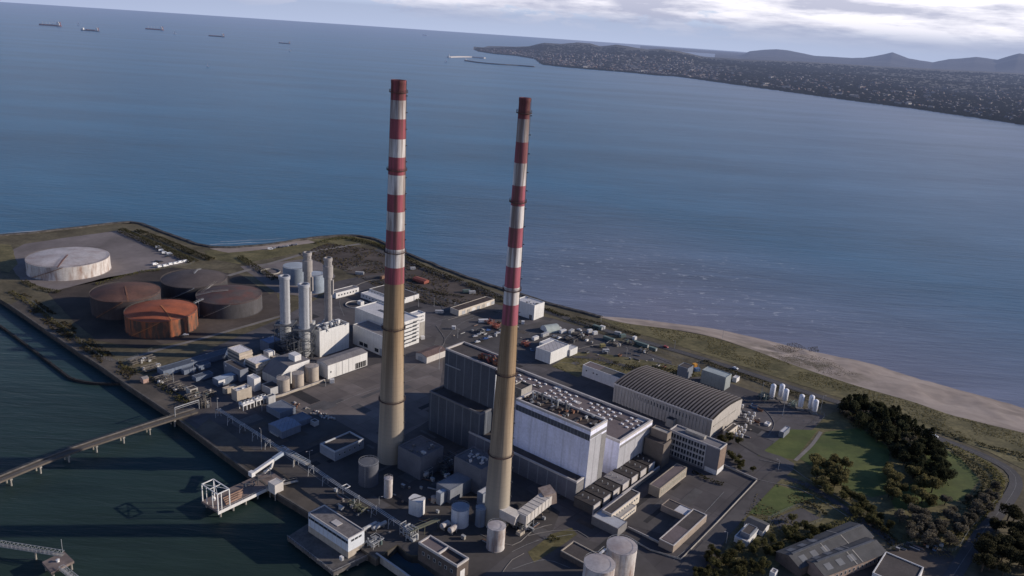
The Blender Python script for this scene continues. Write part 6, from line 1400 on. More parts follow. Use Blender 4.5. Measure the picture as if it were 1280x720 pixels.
# ================================================================== LAMP POSTS
def lamp(px, py, ytop, label, arms=1):
    g = P(px, py, 4); h = max(5, min(16, ztop(g, ytop) - 4)); t = thing('lamp_post', label, 'lamp post', g, R(rnd.uniform(0, 360)))
    MB().lathe([(.16, 0), (.13, h * .5), (.08, h)], n=8).build('pole', steel, t)
    for a in range(arms):
        s = 1 - 2 * a; MB().bar((0, 0, h - .05), (s * 1.3, 0, h + .15), .05, 5).build('arm', steel, t); MB().box(s * 1.1, s * 1.9, -.16, .16, h + .1, h + .28).build('lamp_head', coping, t) if s > 0 else MB().box(-1.9, -1.1, -.16, .16, h + .1, h + .28).build('lamp_head', coping, t)
for px, py, yt, lab in ((518, 376, 364, 'by the waste ground behind the left chimney'), (542.5, 383, 373, 'by the waste ground fence nearer the sea road'), (523, 384, 374, 'at the kerb right of the left chimney'), (568, 391, 378, 'at the left end of the cream fronted store'),
                        (572, 423, 411, 'beside the helipad like square'), (548.7, 462, 432, 'standing before the tall boiler house wall'), (327, 562, 537, 'in the shadow left of the dark parapet building'), (387, 580, 564, 'beside the truss deck of the pipe bridge'),
                        (473.6, 638, 621, 'in front of the left chimney beside the pipe bridge'), (907.5, 679, 665, 'by the lodge on the office road'), (972.5, 588, 575, 'between the two lawns'), (327.5, 514, 504, 'in front of the white cooler banks'),
                        (407, 483, 475, 'at the end of the tan tank wall'), (242.5, 467, 450, 'between the container stores'), (217, 481, 463, 'among the quay manifolds'), (272.5, 520, 497, 'at the head of the pipe bridge'),
                        (389, 398, 350, 'tall one beside the blue grey tanks'), (227.5, 369, 357, 'between the dark storage tanks'), (783, 446, 435, 'in the transformer yard'), (951, 499, 478, 'left of the white gas cylinders'),
                        (978, 520, 498, 'beside the nearer gas cylinders'), (1026, 512, 494, 'right of the last gas cylinder'), (751, 404, 395, 'where the sea road meets the beach'), (903, 423, 412, 'out on the dune grass'),
                        (872, 466, 452, 'behind the arched hall'), (843, 436, 426, 'on the verge of the sea road')):
    lamp(px, py, yt, 'thin grey lamp post ' + lab, 2 if px in (572, 387) else 1)

# ================================================================== VEHICLES
glass_c = M('car_glass', (.03, .035, .042), .1, 2, rough=.15, spec=.6); tyre = M('tyre', (.03, .03, .03), .1, 2)
def car_proto(name, label, paint, van=False, cat='car'):
    t = thing(name, label, cat, (0, 0, -50)); L, W = (5.2, 2.0) if van else (4.3, 1.8)
    if van: pr = [(-L / 2, .35), (-L / 2, 2.2), (L * .22, 2.2), (L * .40, 1.25), (L / 2, 1.05), (L / 2, .35)]
    else: pr = [(-L / 2, .35), (-L / 2, .85), (-L * .42, .95), (-L * .30, 1.42), (L * .10, 1.45), (L * .26, .98), (L * .47, .82), (L / 2, .6), (L / 2, .35)]
    mb = MB(); n_ = len(pr); v_ = [(x_, -W / 2 + (.12 if z > 1.1 else 0), z) for x_, z in pr] + [(x_, W / 2 - (.12 if z > 1.1 else 0), z) for x_, z in pr]
    mb.add(v_, [tuple(range(n_ - 1, -1, -1)), tuple(range(n_, 2 * n_))] + [(i, (i + 1) % n_, n_ + (i + 1) % n_, n_ + i) for i in range(n_)]); mb.build('body', paint, t)
    mb = MB()
    if van: mb.box(L * .02, L * .24, -W / 2 - .01, W / 2 + .01, 1.3, 1.95); mb.add([(L * .235, -W * .4, 2.1), (L * .235, W * .4, 2.1), (L * .395, W * .42, 1.3), (L * .395, -W * .42, 1.3)], [(0, 3, 2, 1)])
    else:
        mb.box(-L * .27, L * .10, -W / 2 + .1, W / 2 - .1, 1.0, 1.36); mb.v = [(x_, y_ * 1.06, z) for x_, y_, z in mb.v]
        for xa, za, xb, zb in ((L * .115, 1.42, L * .25, 1.02), (-L * .31, 1.38, -L * .41, .98)): mb.add([(xa, -W * .4, za + .03), (xa, W * .4, za + .03), (xb, W * .42, zb + .03), (xb, -W * .42, zb + .03)], [(0, 1, 2, 3)])
    mb.build('windows', glass_c, t)
    for sx in (-.31, .31):
        for sy in (-1, 1):
            mb = MB(); mb.lathe([(.02, -.11), (.33, -.11), (.33, .11), (.02, .11)], n=14); mb.v = [(x_, z, y_) for x_, y_, z in mb.v]
            mb.build('wheel', tyre, t, loc=(sx * L, sy * (W / 2 - .06), .33))
    return t
paints = {'white': M('car_white', (.75, .75, .75), .04, 1, rough=.3, spec=.5), 'grey': M('car_grey', (.25, .26, .28), .05, 1, rough=.3, spec=.5), 'black': M('car_black', (.03, .03, .035), .05, 1, rough=.3, spec=.5),
          'red': M('car_red', (.40, .05, .04), .05, 1, rough=.3, spec=.5), 'blue': M('car_blue', (.06, .12, .30), .05, 1, rough=.3, spec=.5), 'silver': M('car_silver', (.5, .5, .52), .05, 1, rough=.3, spec=.5)}
protos = {}
def car(kind, colr, px, py, rz, label, group=None, z=4.24):
    k = (kind, colr); first = k not in protos
    if first: protos[k] = car_proto('parked_' + kind if 'road' not in label else kind, label, paints[colr], kind == 'van', kind); o = protos[k]
    else: o = copy_tree(protos[k])
    g = P(px, py, z); place(o, (g.x, g.y, z), R(rz), 1, label)
    if group: o['group'] = group
    elif 'group' in o: del o['group']
    return o
for i, (px, py) in enumerate(((198, 310), (202, 314), (206, 317), (212, 318), (194, 331), (200, 334), (207, 333), (214, 331), (220, 330), (226, 328.5), (232, 327.5))): car('van', 'white', px, py, 20 + i * 4 if i < 4 else 55, 'white van parked at the east side of the gravel compound', 'white vans in the gravel compound')
for i, (px, py) in enumerate(((196, 327), (201, 327.5), (209, 321))): car('car', 'black', px, py, 40, 'dark car among the white vans in the gravel compound', 'dark cars in the gravel compound')
q = random.Random(12)
for i, (px, py) in enumerate(((594, 421), (598, 419), (602, 417), (606, 415), (610, 413.5), (622, 417), (627, 415), (597, 428), (602, 426), (607, 424), (612, 422), (640, 411), (645, 409.5))):
    c_ = ['silver', 'grey', 'white', 'black', 'blue'][i % 5]; car('car', c_, px, py, 30 + 90 * 0, c_ + ' car in the car park behind the boiler house', c_ + ' cars in the car park')
for i, (px, py) in enumerate(((693, 421), (699, 423), (706, 424), (712, 421), (724, 413), (729, 417))):
    c_ = ['grey', 'white', 'black'][i % 3]; car('car', c_, px, py, 20 + 30 * i, c_ + ' car parked in the storage yard', c_ + ' cars in the storage yard')
car('car', 'red', 832, 434.2, -38, 'red car on the sea road'); car('car', 'white', 919, 461, -38, 'white car on the sea road above the compressor house'); car('car', 'white', 1168, 546, -38, 'white car on the sea road by the dune path'); car('van', 'grey', 1163, 543.5, -38, 'grey van on the sea road ahead of the white car')
car('car', 'silver', 232, 419, 20, 'silver car at the bund foot beside the rust coloured tank'); car('car', 'black', 227, 421, 20, 'black car at the bund foot beside the rust coloured tank')
car('van', 'white', 486, 346, 10, 'white van on the track across the brown waste ground'); car('van', 'white', 338, 312, 20, 'white camper van parked alone above the north strand')
for i in range(6): car('car', ['silver', 'black', 'grey'][i % 3], 343 + i * 5.5, 310.5 - i * .9, 100, ['silver', 'black', 'grey'][i % 3] + ' car parked in the row above the north strand', ['silver', 'black', 'grey'][i % 3] + ' cars above the north strand')

# ================================================================== PLANTS
def leaf_mat(name, c, c2, rv=.25):
    m, n, b, _ = new_mat(name); v = n.obj()
    k = n.ramp(n.noise(v, .45, 3, .6), .3, .7); o = n.mix(k, c, c2); f = n.ramp(n.noise(v, 2.4, 2, .5), .3, .7); o = n.mix(1.0, o, n.mix(f, (.65,) * 3, (1.3,) * 3), 'MULTIPLY')
    kk = n.math('MULTIPLY_ADD', n.rand(), 2 * rv, 1 - rv); cx = n.new('ShaderNodeCombineColor'); [n.set(cx.inputs[i], kk) for i in range(3)]
    o = n.mix(1.0, o, cx.outputs[0], 'MULTIPLY'); n.set(b.inputs['Base Color'], o); b.inputs['Roughness'].default_value = .9; b.inputs['Specular IOR Level'].default_value = .1
    tl_ = n.new('ShaderNodeBsdfTranslucent'); n.set(tl_.inputs[0], o); mx = n.new('ShaderNodeMixShader'); mx.inputs[0].default_value = .38; m.node_tree.links.new(b.outputs[0], mx.inputs[1]); m.node_tree.links.new(tl_.outputs[0], mx.inputs[2]); m.node_tree.links.new(mx.outputs[0], _.inputs[0]); return m
lf_dark = leaf_mat('conifer_needles', (.028, .033, .019), (.062, .064, .034), .45)
lf_green = leaf_mat('olive_leaves', (.066, .068, .028), (.14, .125, .055), .4)
lf_gold = leaf_mat('autumn_leaves', (.090, .084, .038), (.18, .155, .068), .4)
lf_grey = leaf_mat('grey_twigs', (.10, .088, .066), (.18, .16, .122), .35)
lf_shrub = leaf_mat('shrub_leaves', (.032, .033, .018), (.068, .062, .034))
bark = M('bark', (.07, .055, .042), .2, .8)
def leaf_quads(mb, q, c, s, flat=.6):
    n_ = Vector((q.gauss(0, 1), q.gauss(0, 1), q.gauss(0, 1) * flat + .5)).normalized(); a = n_.orthogonal().normalized(); b_ = n_.cross(a); th_ = q.uniform(0, 6.28); a, b_ = a * math.cos(th_) + b_ * math.sin(th_), b_ * math.cos(th_) - a * math.sin(th_)
    mb.add([c + a * s, c + b_ * s * .8, c - a * s, c - b_ * s * .8], [(0, 1, 2, 3)])
def crown_round(seed, h, r, n_):
    q = random.Random(seed); mb = MB(); lobes = []
    for i in range(9):
        a = q.uniform(0, 6.28); d = r * q.uniform(.15, .62); lobes.append((Vector((d * math.cos(a), d * math.sin(a), h * q.uniform(.42, .80))), r * q.uniform(.32, .55)))
    for i in range(n_):
        c, rr = q.choice(lobes); d = Vector((q.gauss(0, 1), q.gauss(0, 1), q.gauss(0, 1))).normalized() * rr * q.uniform(.55, 1.08); d.z *= .85; leaf_quads(mb, q, c + d, q.uniform(.2, .46))
    return mb
def crown_conifer(seed, h, r, n_):
    q = random.Random(seed); mb = MB()
    for i in range(n_):
        t_ = q.random() ** .8; z = h * (.08 + .92 * t_); a = q.uniform(0, 6.28); rr = r * (1 - t_ ** 2.6) ** .7 * (.8 + .7 * mnoise.noise(Vector((t_ * 4 + math.cos(a) * 1.3, seed * 3.1, math.sin(a) * 1.3)))); d = rr * q.uniform(.45, 1.08)
        leaf_quads(mb, q, Vector((d * math.cos(a), d * math.sin(a), z - .15 * d)), q.uniform(.22, .46), .5)
    return mb
def trunk_mesh(seed, h, r, conifer):
    q = random.Random(seed); mb = MB(); mb.lathe([(r * .06 + .08, -.3), (r * .045 + .05, h * .35), (.04, h * (.9 if conifer else .75))], n=7)
    if not conifer:
        for i in range(6): a = q.uniform(0, 6.28); z = h * q.uniform(.25, .45); mb.bar((0, 0, z), (r * .6 * math.cos(a), r * .6 * math.sin(a), h * q.uniform(.55, .75)), .07, 4)
    return mb
TR = {}
def tree_proto(kind, var, lm, label):
    con = kind == 'conifer'; h, r = (9.5, 3.3) if con else (8.0, 4.4)
    t = thing('conifer_tree' if con else 'leafy_tree', label, 'tree', (0, 0, -60)); trunk_mesh(var, h, r, con).build('trunk', bark, t)
    (crown_conifer(var, h, r, 900) if con else crown_round(var, h, r, 1500)).build('crown', lm, t); return t
def tree(kind, var, px, py, s, label, group, lm):
    k = (kind, var, lm.name)
    if k not in TR: TR[k] = tree_proto(kind, var, lm, label); o = TR[k]
    else: o = copy_tree(TR[k])
    g = P(px, py, 4); place(o, (g.x, g.y, 4.1), rnd.uniform(0, 6.28), s, label, group); return o
def scatter(poly, n_, dmin, seed):
    q = random.Random(seed); o = []; xs_ = [p[0] for p in poly]; ys_ = [p[1] for p in poly]; k_ = 0
    while len(o) < n_ and k_ < n_ * 60:
        k_ += 1; x_, y_ = q.uniform(min(xs_), max(xs_)), q.uniform(min(ys_), max(ys_))
        if inpoly(x_, y_, poly) and all(abs(x_ - a) + 1.7 * abs(y_ - b_) > dmin for a, b_ in o): o.append((x_, y_))
    return o
for i, (x_, y_) in enumerate(scatter([(1048, 516), (1060, 505), (1080, 505), (1120, 522), (1160, 553), (1182, 578), (1183, 606), (1166, 610), (1146, 600), (1118, 574), (1090, 548), (1066, 533)], 105, 7.5, 3)):
    tree('conifer' if i % 2 else 'leafy', 1 + i % 3, x_, y_, rnd.uniform(.6, 1.25), ('dark conifer' if i % 2 else 'dark rounded evergreen') + ' in the dense grove between the lawns', 'conifers of the grove' if i % 2 else 'round evergreens of the grove', lf_dark)
G_ = [([(1000, 600), (1018, 582), (1046, 578), (1062, 592), (1062, 606), (1040, 612), (1018, 610)], 13, 9, lf_gold, 'autumn tinted tree in the clump left of the conifers', 'autumn clump left of the conifers', .75, 1.15),
      ([(1010, 604), (1045, 608), (1090, 640), (1118, 665), (1108, 672), (1070, 648)], 26, 7, lf_green, 'olive green tree in the row along the park road', 'row along the park road', .5, .85),
      ([(1108, 590), (1140, 595), (1172, 622), (1160, 638), (1128, 638), (1105, 620)], 17, 9, lf_gold, 'gold brown tree at the foot of the conifer grove', 'gold brown trees below the conifers', .8, 1.25),
      ([(1110, 558), (1136, 556), (1140, 572), (1118, 578)], 4, 9, lf_grey, 'pale grey twiggy tree breaking out of the conifer grove', 'grey trees within the conifer grove', .8, 1.1),
      ([(1045, 510), (1075, 512), (1090, 530), (1062, 530)], 7, 9, lf_grey, 'pale twiggy tree at the sea road end of the grove', 'pale trees at the grove end', .6, .9),
      ([(1120, 645), (1150, 642), (1160, 660), (1200, 668), (1190, 690), (1150, 684), (1122, 668)], 20, 8, lf_grey, 'grey twiggy tree by the workshop yard fence', 'grey trees by the workshop yard', .7, 1.1),
      ([(1180, 630), (1215, 620), (1250, 614), (1240, 640), (1212, 668), (1188, 672)], 20, 8, lf_grey, 'grey bushy tree inside the bend of the sea road', 'grey trees inside the road bend', .6, .95),
      ([(1222, 690), (1245, 660), (1285, 630), (1300, 720), (1215, 725)], 24, 9, lf_shrub, 'dark bushy tree at the bottom right corner', 'dark trees at the bottom right', .9, 1.4),
      ([(985, 652), (1018, 660), (1050, 668), (1035, 678), (1000, 690), (980, 685)], 14, 8, lf_green, 'olive tree between the hard court and the workshops', 'trees behind the workshops', .55, .8),
      ([(918, 680), (965, 678), (985, 690), (965, 700), (925, 694)], 11, 8, lf_green, 'small olive tree in the row below the lodge', 'row of trees below the lodge', .5, .75),
      ([(870, 715), (890, 688), (920, 695), (960, 705), (955, 725), (870, 728)], 26, 7, lf_green, 'bushy tree in the thicket at the bottom edge', 'thicket at the bottom edge', .45, .8),
      ([(896, 545), (908, 540), (926, 552), (918, 562), (902, 558)], 6, 6, lf_green, 'yellow green tree at the corner of the office block', 'trees at the office corner', .5, .75),
      ([(905, 566), (935, 575), (945, 590), (925, 590)], 9, 7, lf_green, 'olive shrub tree on the bank beside the office road', 'trees on the office bank', .35, .6)]
for j, (pl, n_, dm, lm, lab, grp, s0, s1) in enumerate(G_):
    for i, (x_, y_) in enumerate(scatter(pl, n_, dm, 50 + j)): tree('leafy', 11 + i % 4, x_, y_, rnd.uniform(s0, s1), lab, grp, lm)
def hedge(label, px, w_, h_, dens, lm, seed, name='hedge', cat='hedge'):
    q = random.Random(seed); c = spline([P(x_, y_, 4) for x_, y_ in px], 2.5); o = c[0].copy(); mb = MB()
    for i in range(len(c) - 1):
        hh = h_ * (.55 + .6 * (mnoise.noise(Vector((i * .31, seed, 0))) * .5 + .5)); d = (c[i + 1] - c[i]); s = Vector((-d.y, d.x, 0)).normalized()
        if mnoise.noise(Vector((i * .17, seed, 5))) < -.42: continue
        for k_ in range(dens):
            t_ = q.random(); a = q.uniform(0, math.pi); rr = q.uniform(.55, 1.05); p = c[i] + d * t_ + s * math.cos(a) * w_ / 2 * rr + Vector((0, 0, .1 + hh * math.sin(a) * rr)) - o
            leaf_quads(mb, q, p, q.uniform(.3, .65))
    t = mb.build(name, lm); t.location = o; tag(t, label, cat); return t
hedge('dark scrub hedge along the shore behind the left chimney', [(440, 300), (475, 308), (500, 319), (530, 335)], 7, 3.2, 34, lf_shrub, 1)
hedge('dark scrub hedge along the shore between the chimneys', [(532, 336), (560, 347), (600, 362), (634, 378)], 8, 3.4, 36, lf_shrub, 2)
hedge('dark scrub hedge beside the sea road right of the white cube building', [(684, 387), (700, 394), (725, 404), (748, 412)], 5, 2.2, 26, lf_shrub, 3)
hedge('low hedge on the seaward side of the sea road', [(640, 371), (690, 390), (740, 402), (800, 420)], 3, 1.3, 16, lf_shrub, 4)
hedge('dark hedge on the bank along the gravel compound', [(152, 289), (180, 301), (215, 316), (242, 328)], 11, 4, 60, lf_shrub, 5)
hedge('dark hedge on the outer bank of the gravel compound', [(172, 289), (210, 303), (245, 318), (265, 325)], 9, 3, 44, lf_shrub, 6)
hedge('scrub along the inner quay road below the white tank', [(14, 365), (45, 385), (80, 412), (110, 434), (132, 446)], 5, 1.8, 18, lf_gold, 7)
hedge('dark scrub round the white tank compound', [(30, 352), (50, 362), (75, 366)], 6, 2.4, 26, lf_shrub, 8)
hedge('bushes on the grass bank above the brown tank', [(120, 356), (150, 347), (180, 340), (200, 338)], 5, 1.8, 18, lf_green, 9)
hedge('dark bush mass on the mound behind the power plant', [(300, 322), (322, 336), (345, 350)], 8, 2.6, 30, lf_shrub, 10)
hedge('scrubby hedge across the mound behind the thin stacks', [(395, 305), (430, 298), (465, 304), (488, 314)], 7, 2.6, 30, lf_green, 11)
hedge('dark bushy row behind the garage roof', [(766, 455), (790, 461), (820, 462), (848, 467), (868, 470)], 7, 3.0, 34, lf_shrub, 12)
hedge('dark hedge between the compressor house and the sea road', [(880, 452), (905, 462), (940, 474), (985, 490), (1030, 506)], 5, 2.2, 24, lf_shrub, 13)
hedge('curved hedge round the right hand lawn', [(1160, 556), (1190, 566), (1215, 582), (1232, 602), (1228, 620), (1205, 634)], 6, 2.6, 30, lf_shrub, 14)
hedge('scrub on the verge of the sea road bend', [(1180, 555), (1220, 574), (1246, 594), (1246, 618), (1225, 645), (1200, 672)], 6, 2.2, 26, lf_green, 15)
hedge('dark scrub on the dune side of the sea road', [(1165, 536), (1200, 549), (1240, 560), (1290, 574)], 5, 1.8, 22, lf_shrub, 16)
hedge('low scrub line along the waste ground kerb', [(500, 366), (530, 378), (560, 383)], 4, 1.8, 18, lf_shrub, 17)
hedge('patchy scrub in the middle of the brown waste ground', [(512, 356), (545, 366), (580, 372)], 5, 1.6, 14, lf_shrub, 18)
hedge('weedy bushes along the quay road above the jetty', [(150, 458), (185, 472), (215, 492), (236, 505)], 5, 1.6, 18, lf_green, 19)
hedge('round green bush at the root of the jetty', [(221, 499), (228, 500)], 6, 3.2, 60, lf_green, 20, 'shrub', 'shrub')
hedge('bushes at the corner of the roadside verge', [(686, 672), (697, 677), (690, 683)], 4, 1.6, 26, lf_green, 21, 'shrub', 'shrub')
hedge('hedge in front of the office block windows', [(866, 590), (885, 600), (905, 606)], 3, 1.6, 20, lf_shrub, 22)
hedge('bushes beside the hard court', [(1000, 628), (1018, 634), (1030, 645)], 5, 2, 24, lf_shrub, 23)
hedge('bushes along the rear of the rear workshop', [(960, 690), (1010, 672), (1050, 655), (1075, 650)], 5, 2.4, 26, lf_green, 24)
hedge('creeper and bushes at the end of the workshops', [(1088, 655), (1110, 672), (1122, 686)], 6, 3.2, 34, lf_shrub, 25)
# long grass on the dunes and waste ground
def tufts(name, poly, n_, seed, m, s=(.35, .8), z=4.15):
    q = random.Random(seed); mb = MB(); pts = [P(x_, y_, 4) for x_, y_ in poly]; pw = [(p.x, p.y) for p in pts]; xs_ = [p[0] for p in pw]; ys_ = [p[1] for p in pw]; k_ = 0
    while k_ < n_:
        x_, y_ = q.uniform(min(xs_), max(xs_)), q.uniform(min(ys_), max(ys_))
        if not inpoly(x_, y_, pw): 
            continue
        k_ += 1
        if mnoise.noise(Vector((x_ * .05, y_ * .05, seed))) < -.15: continue
        e = q.uniform(*s); a = q.uniform(0, 3.14); c, s_ = math.cos(a) * e, math.sin(a) * e
        mb.add([(x_ - c, y_ - s_, z), (x_ + c, y_ + s_, z), (x_ + c * 1.3, y_ + s_ * 1.3 + .2, z + e * .9), (x_ - c * 1.3, y_ - s_ * 1.3 + .2, z + e * .9)], [(0, 1, 2, 3)])
    o = mb.build(name, m); o['kind'] = 'stuff'; return o
gr_y = leaf_mat('dry_grass_blades', (.105, .094, .042), (.19, .158, .078)); gr_b = leaf_mat('brown_weeds', (.062, .050, .032), (.10, .085, .05))
tufts('grass', [(760, 402)] + [(x_, y_ + 1) for x_, y_ in DUNE[1:-1]] + [ (1285, 582), (1240, 562), (1170, 536), (1100, 510), (1000, 477), (850, 430), (775, 408)], 6000, 1, gr_y, (.15, .4))
tufts('grass', [(372, 318), (410, 304), (470, 312), (540, 338), (620, 368), (613, 374), (560, 384), (540, 380), (470, 358), (430, 338)], 3500, 2, gr_b)
tufts('grass', [(690, 458), (718, 440), (760, 443), (850, 458), (890, 470), (800, 475), (745, 462), (722, 472)], 1800, 3, gr_y, (.15, .45))
tufts('grass', [(14, 372), (62, 410), (112, 444), (160, 476), (170, 466), (120, 428), (60, 385), (28, 365)], 2000, 4, gr_b)
tufts('grass', [(890, 720), (950, 610), (1000, 600), (1060, 640), (1120, 690), (1185, 700), (1230, 655), (1262, 600), (1235, 575), (1226, 600), (1205, 632), (1120, 650), (1000, 640), (960, 725)], 4000, 5, gr_y, (.15, .45))
# tufts of marram on the sand
for j, pl in enumerate(([(965, 432), (995, 428), (1010, 436), (985, 442)], [(1010, 434), (1022, 433), (1024, 440), (1012, 441)], [(960, 446), (1010, 442), (1060, 456), (1080, 468), (1040, 470), (985, 456)])):
    tufts('marram_grass', pl, (900, 300, 1500)[j], 20 + j, gr_b, (.10, .26), 3.9)
# ================================================================== SHIPS
hullm = {'dark': M('dark_hull', (.06, .065, .085), .1, .05), 'red': M('red_hull', (.16, .07, .07), .1, .05), 'white': M('white_hull', (.75, .76, .78), .05, .05)}
deckm = M('ship_deck', (.25, .13, .11), .2, .05)
def ship(label, px, py, length_px, hull, cranes=0, tower_end=1, ferry=False, gas=False, rz=0.0):
    g = P(px, py, 0); k = mpp(g); L = length_px * k; Bm = L / 6.5; H = L * .05; t = thing('ferry' if ferry else 'cargo_ship', label, 'ferry' if ferry else 'ship', g, rz)
    out = [(-L / 2, -Bm * .35), (-L * .42, -Bm / 2), (L * .36, -Bm / 2), (L * .46, -Bm * .25), (L / 2, 0), (L * .46, Bm * .25), (L * .36, Bm / 2), (-L * .42, Bm / 2), (-L / 2, Bm * .35)]
    if tower_end > 0: out = [(-x_, y_) for x_, y_ in out][::-1]
    MB().prism(out, -2, H, 0, 1).build('hull', [hullm[hull], deckm if hull != 'white' else white_plain], t)
    tx = L * .40 * tower_end; w_ = Bm * .42
    if ferry:
        MB().box(-L * .42, L * .34, -w_, w_, H, H * 2.3).build('superstructure', white_plain, t); MB().box(-L * .1, L * .2, -w_ * .8, w_ * .8, H * 2.3, H * 3).build('bridge', white_plain, t); MB().box(-L * .25, -L * .17, -w_ * .4, w_ * .4, H * 2.3, H * 3.6).build('funnel', dark_steel, t); return t
    MB().box(tx - L * .055, tx + L * .055, -w_, w_, H, H * 3.2).build('superstructure', white_plain, t); MB().box(tx - L * .03, tx + L * .03, -Bm * .5, Bm * .5, H * 3.2, H * 3.9).build('bridge', white_plain, t)
    MB().box(tx + L * .06 * tower_end - L * .02, tx + L * .06 * tower_end + L * .02, -w_ * .4, w_ * .4, H, H * 4.0).build('funnel', hullm['red'], t)
    if gas:
        MB().box(-tx - L * .06, -tx + L * .06, -w_, w_, H, H * 3.0).build('forward_house', white_plain, t)
        for i in range(3): MB().box(-L * .2 + i * L * .16, -L * .08 + i * L * .16, -w_, w_, H, H * 1.7).build('hatch', deckm, t)
    for i in range(5 if not gas else 0): x_ = (-.40 + i * .155) * L * tower_end; MB().box(x_ - L * .055, x_ + L * .055, -w_ * .8, w_ * .8, H, H * 1.35).build('hatch', deckm, t)
    for i in range(cranes):
        x_ = (-.32 + i * .155) * L * tower_end; mb = MB(); mb.bar((x_, 0, H), (x_, 0, H * 3.4), L * .008, 6); mb.bar((x_, 0, H * 3.2), (x_ + L * .07, 0, H * 2.2), L * .004, 4); mb.build('crane', white_steel, t)
    return t
ship('bulk carrier with a row of deck cranes, leftmost ship on the horizon sea', 62.5, 32.3, 28, 'red', 5)
ship('dark cargo ship with white houses at both ends', 112.5, 38.8, 23, 'dark', 0, 1, gas=True)
ship('red hulled ship with low deck cranes, third from the left', 193, 37.3, 23, 'red', 4)
ship('dark hulled ship with white stern house, fourth from the left', 270.5, 45.8, 20, 'dark', 0)
ship('small dark ship with white stern house, rightmost of the anchored ships', 355.5, 54.5, 14.5, 'dark', 2)
ship('small all white ferry alone near the horizon', 531, 44.6, 7.5, 'white', ferry=True)
def sailboat(label, px, py, hpx):
    g = P(px, py, 0); k = mpp(g); h = hpx * k; L = h * .8; t = thing('sailing_boat', label, 'boat', g, rnd.uniform(-.5, .5))
    MB().prism([(-L / 2, -L * .13), (L * .2, -L * .15), (L / 2, 0), (L * .2, L * .15), (-L / 2, L * .13)], -.3, L * .12).build('hull', white_plain, t); MB().bar((0, 0, 0), (0, 0, h), h * .012, 5).build('mast', white_steel, t)
    for a, b_, c_, nm in (((.02, 0, .2), (-.42, .1, .2), (.0, 0, .97), 'mainsail'), ((.04, 0, .18), (.46, .02, .14), (.01, 0, .85), 'jib')): mb = MB(); mb.add([Vector(a) * h, Vector(b_) * h, Vector(c_) * h], [(0, 1, 2)]); mb.build(nm, M('sail_cloth', (.8, .8, .8), .03, .1), t)
sailboat('tiny white sailing boat between the two leftmost ships', 98, 31.5, 4.5); sailboat('tiny white sailing boat right of the third ship', 218.5, 42.5, 4.5)
sailboat('tiny white sailing boat below the rightmost anchored ship', 362.3, 64, 4); sailboat('white sailing boat alone on the open sea below the fourth ship', 259.8, 83.5, 5); sailboat('tiny white sailing boat off the harbour pier head', 557.3, 78, 4)
# harbour piers of the far town
def pier(label, px, w_, h_, m, head=True):
    c = [P(x_, y_, 0) for x_, y_ in px]; o = c[0].copy(); q = [p - o for p in c]; t = thing('harbour_pier', label, 'pier', o, 0, 'harbour piers'); cs_ = spline(q, 40); mb = MB(); ridge(mb, cs_, [(w_ / 2 + 6, -2), (w_ / 2, h_), (-w_ / 2, h_), (-w_ / 2 - 6, -2)]); mb.build('mole', m, t)
    if head: MB().lathe([(9, 0), (9, h_ + 2), (3, h_ + 2.5), (2.4, h_ + 14), (3, h_ + 14.5), (.1, h_ + 18)], n=14).build('lighthouse', white_plain, t)
pier('pale harbour pier with lighthouse, the outer one of the far harbour', [(561, 72), (575, 71.6), (590, 71.9), (606, 73.2)], 22, 9, coping)
pier('dark harbour pier, the nearer one of the far harbour', [(582, 76.2), (600, 78.8), (625, 81), (648, 82.4), (668, 84)], 16, 7, M('dark_mole', (.12, .12, .12), .2, .02))
# ================================================================== THE TOWN ON THE FAR SHORE
q = random.Random(77); house_m = [M('house_white', (.33, .315, .31), .05, .05), M('house_cream', (.27, .235, .215), .1, .05), M('house_brick', (.17, .115, .10), .15, .05), M('house_grey', (.19, .18, .185), .1, .05), M('house_slate', (.11, .10, .105), .1, .05)]
mb = MB(); big = []
def col_at(xq):
    i = min(range(len(town_cols)), key=lambda k_: abs(town_cols[k_][0] - xq)); return town_cols[i][1]
def spot(xq, t_):
    j_ = max(0, min(len(town_cols) - 2, int((xq - town_cols[0][0]) / (town_cols[1][0] - town_cols[0][0])))); fr_ = max(0, min(1, (xq - town_cols[j_][0]) / (town_cols[1][0] - town_cols[0][0]))); ra, rb = town_cols[j_][1], town_cols[j_ + 1][1]
    f = t_ * (len(ra) - 1); i = min(int(f), len(ra) - 2); g_ = f - i
    return Vector(ra[i]).lerp(Vector(ra[i + 1]), g_).lerp(Vector(rb[i]).lerp(Vector(rb[i + 1]), g_), fr_)
def house(mb, p, w_, d_, h_, rz, mi, mr):
    c, s = math.cos(rz), math.sin(rz); o = len(mb.v); T = lambda x_, y_, z: (p.x + x_ * c - y_ * s, p.y + x_ * s + y_ * c, p.z + z)
    mb.add([T(-w_, -d_, -4), T(w_, -d_, -4), T(w_, d_, -4), T(-w_, d_, -4), T(-w_, -d_, h_), T(w_, -d_, h_), T(w_, d_, h_), T(-w_, d_, h_)], [(0, 1, 5, 4), (1, 2, 6, 5), (2, 3, 7, 6), (3, 0, 4, 7)], mi)
    mb.add([T(-w_, -d_, h_), T(w_, -d_, h_), T(w_, d_, h_), T(-w_, d_, h_), T(-w_, 0, h_ * 1.6), T(w_, 0, h_ * 1.6)], [(0, 1, 5, 4), (2, 3, 4, 5), (1, 2, 5), (3, 0, 4)], mr)
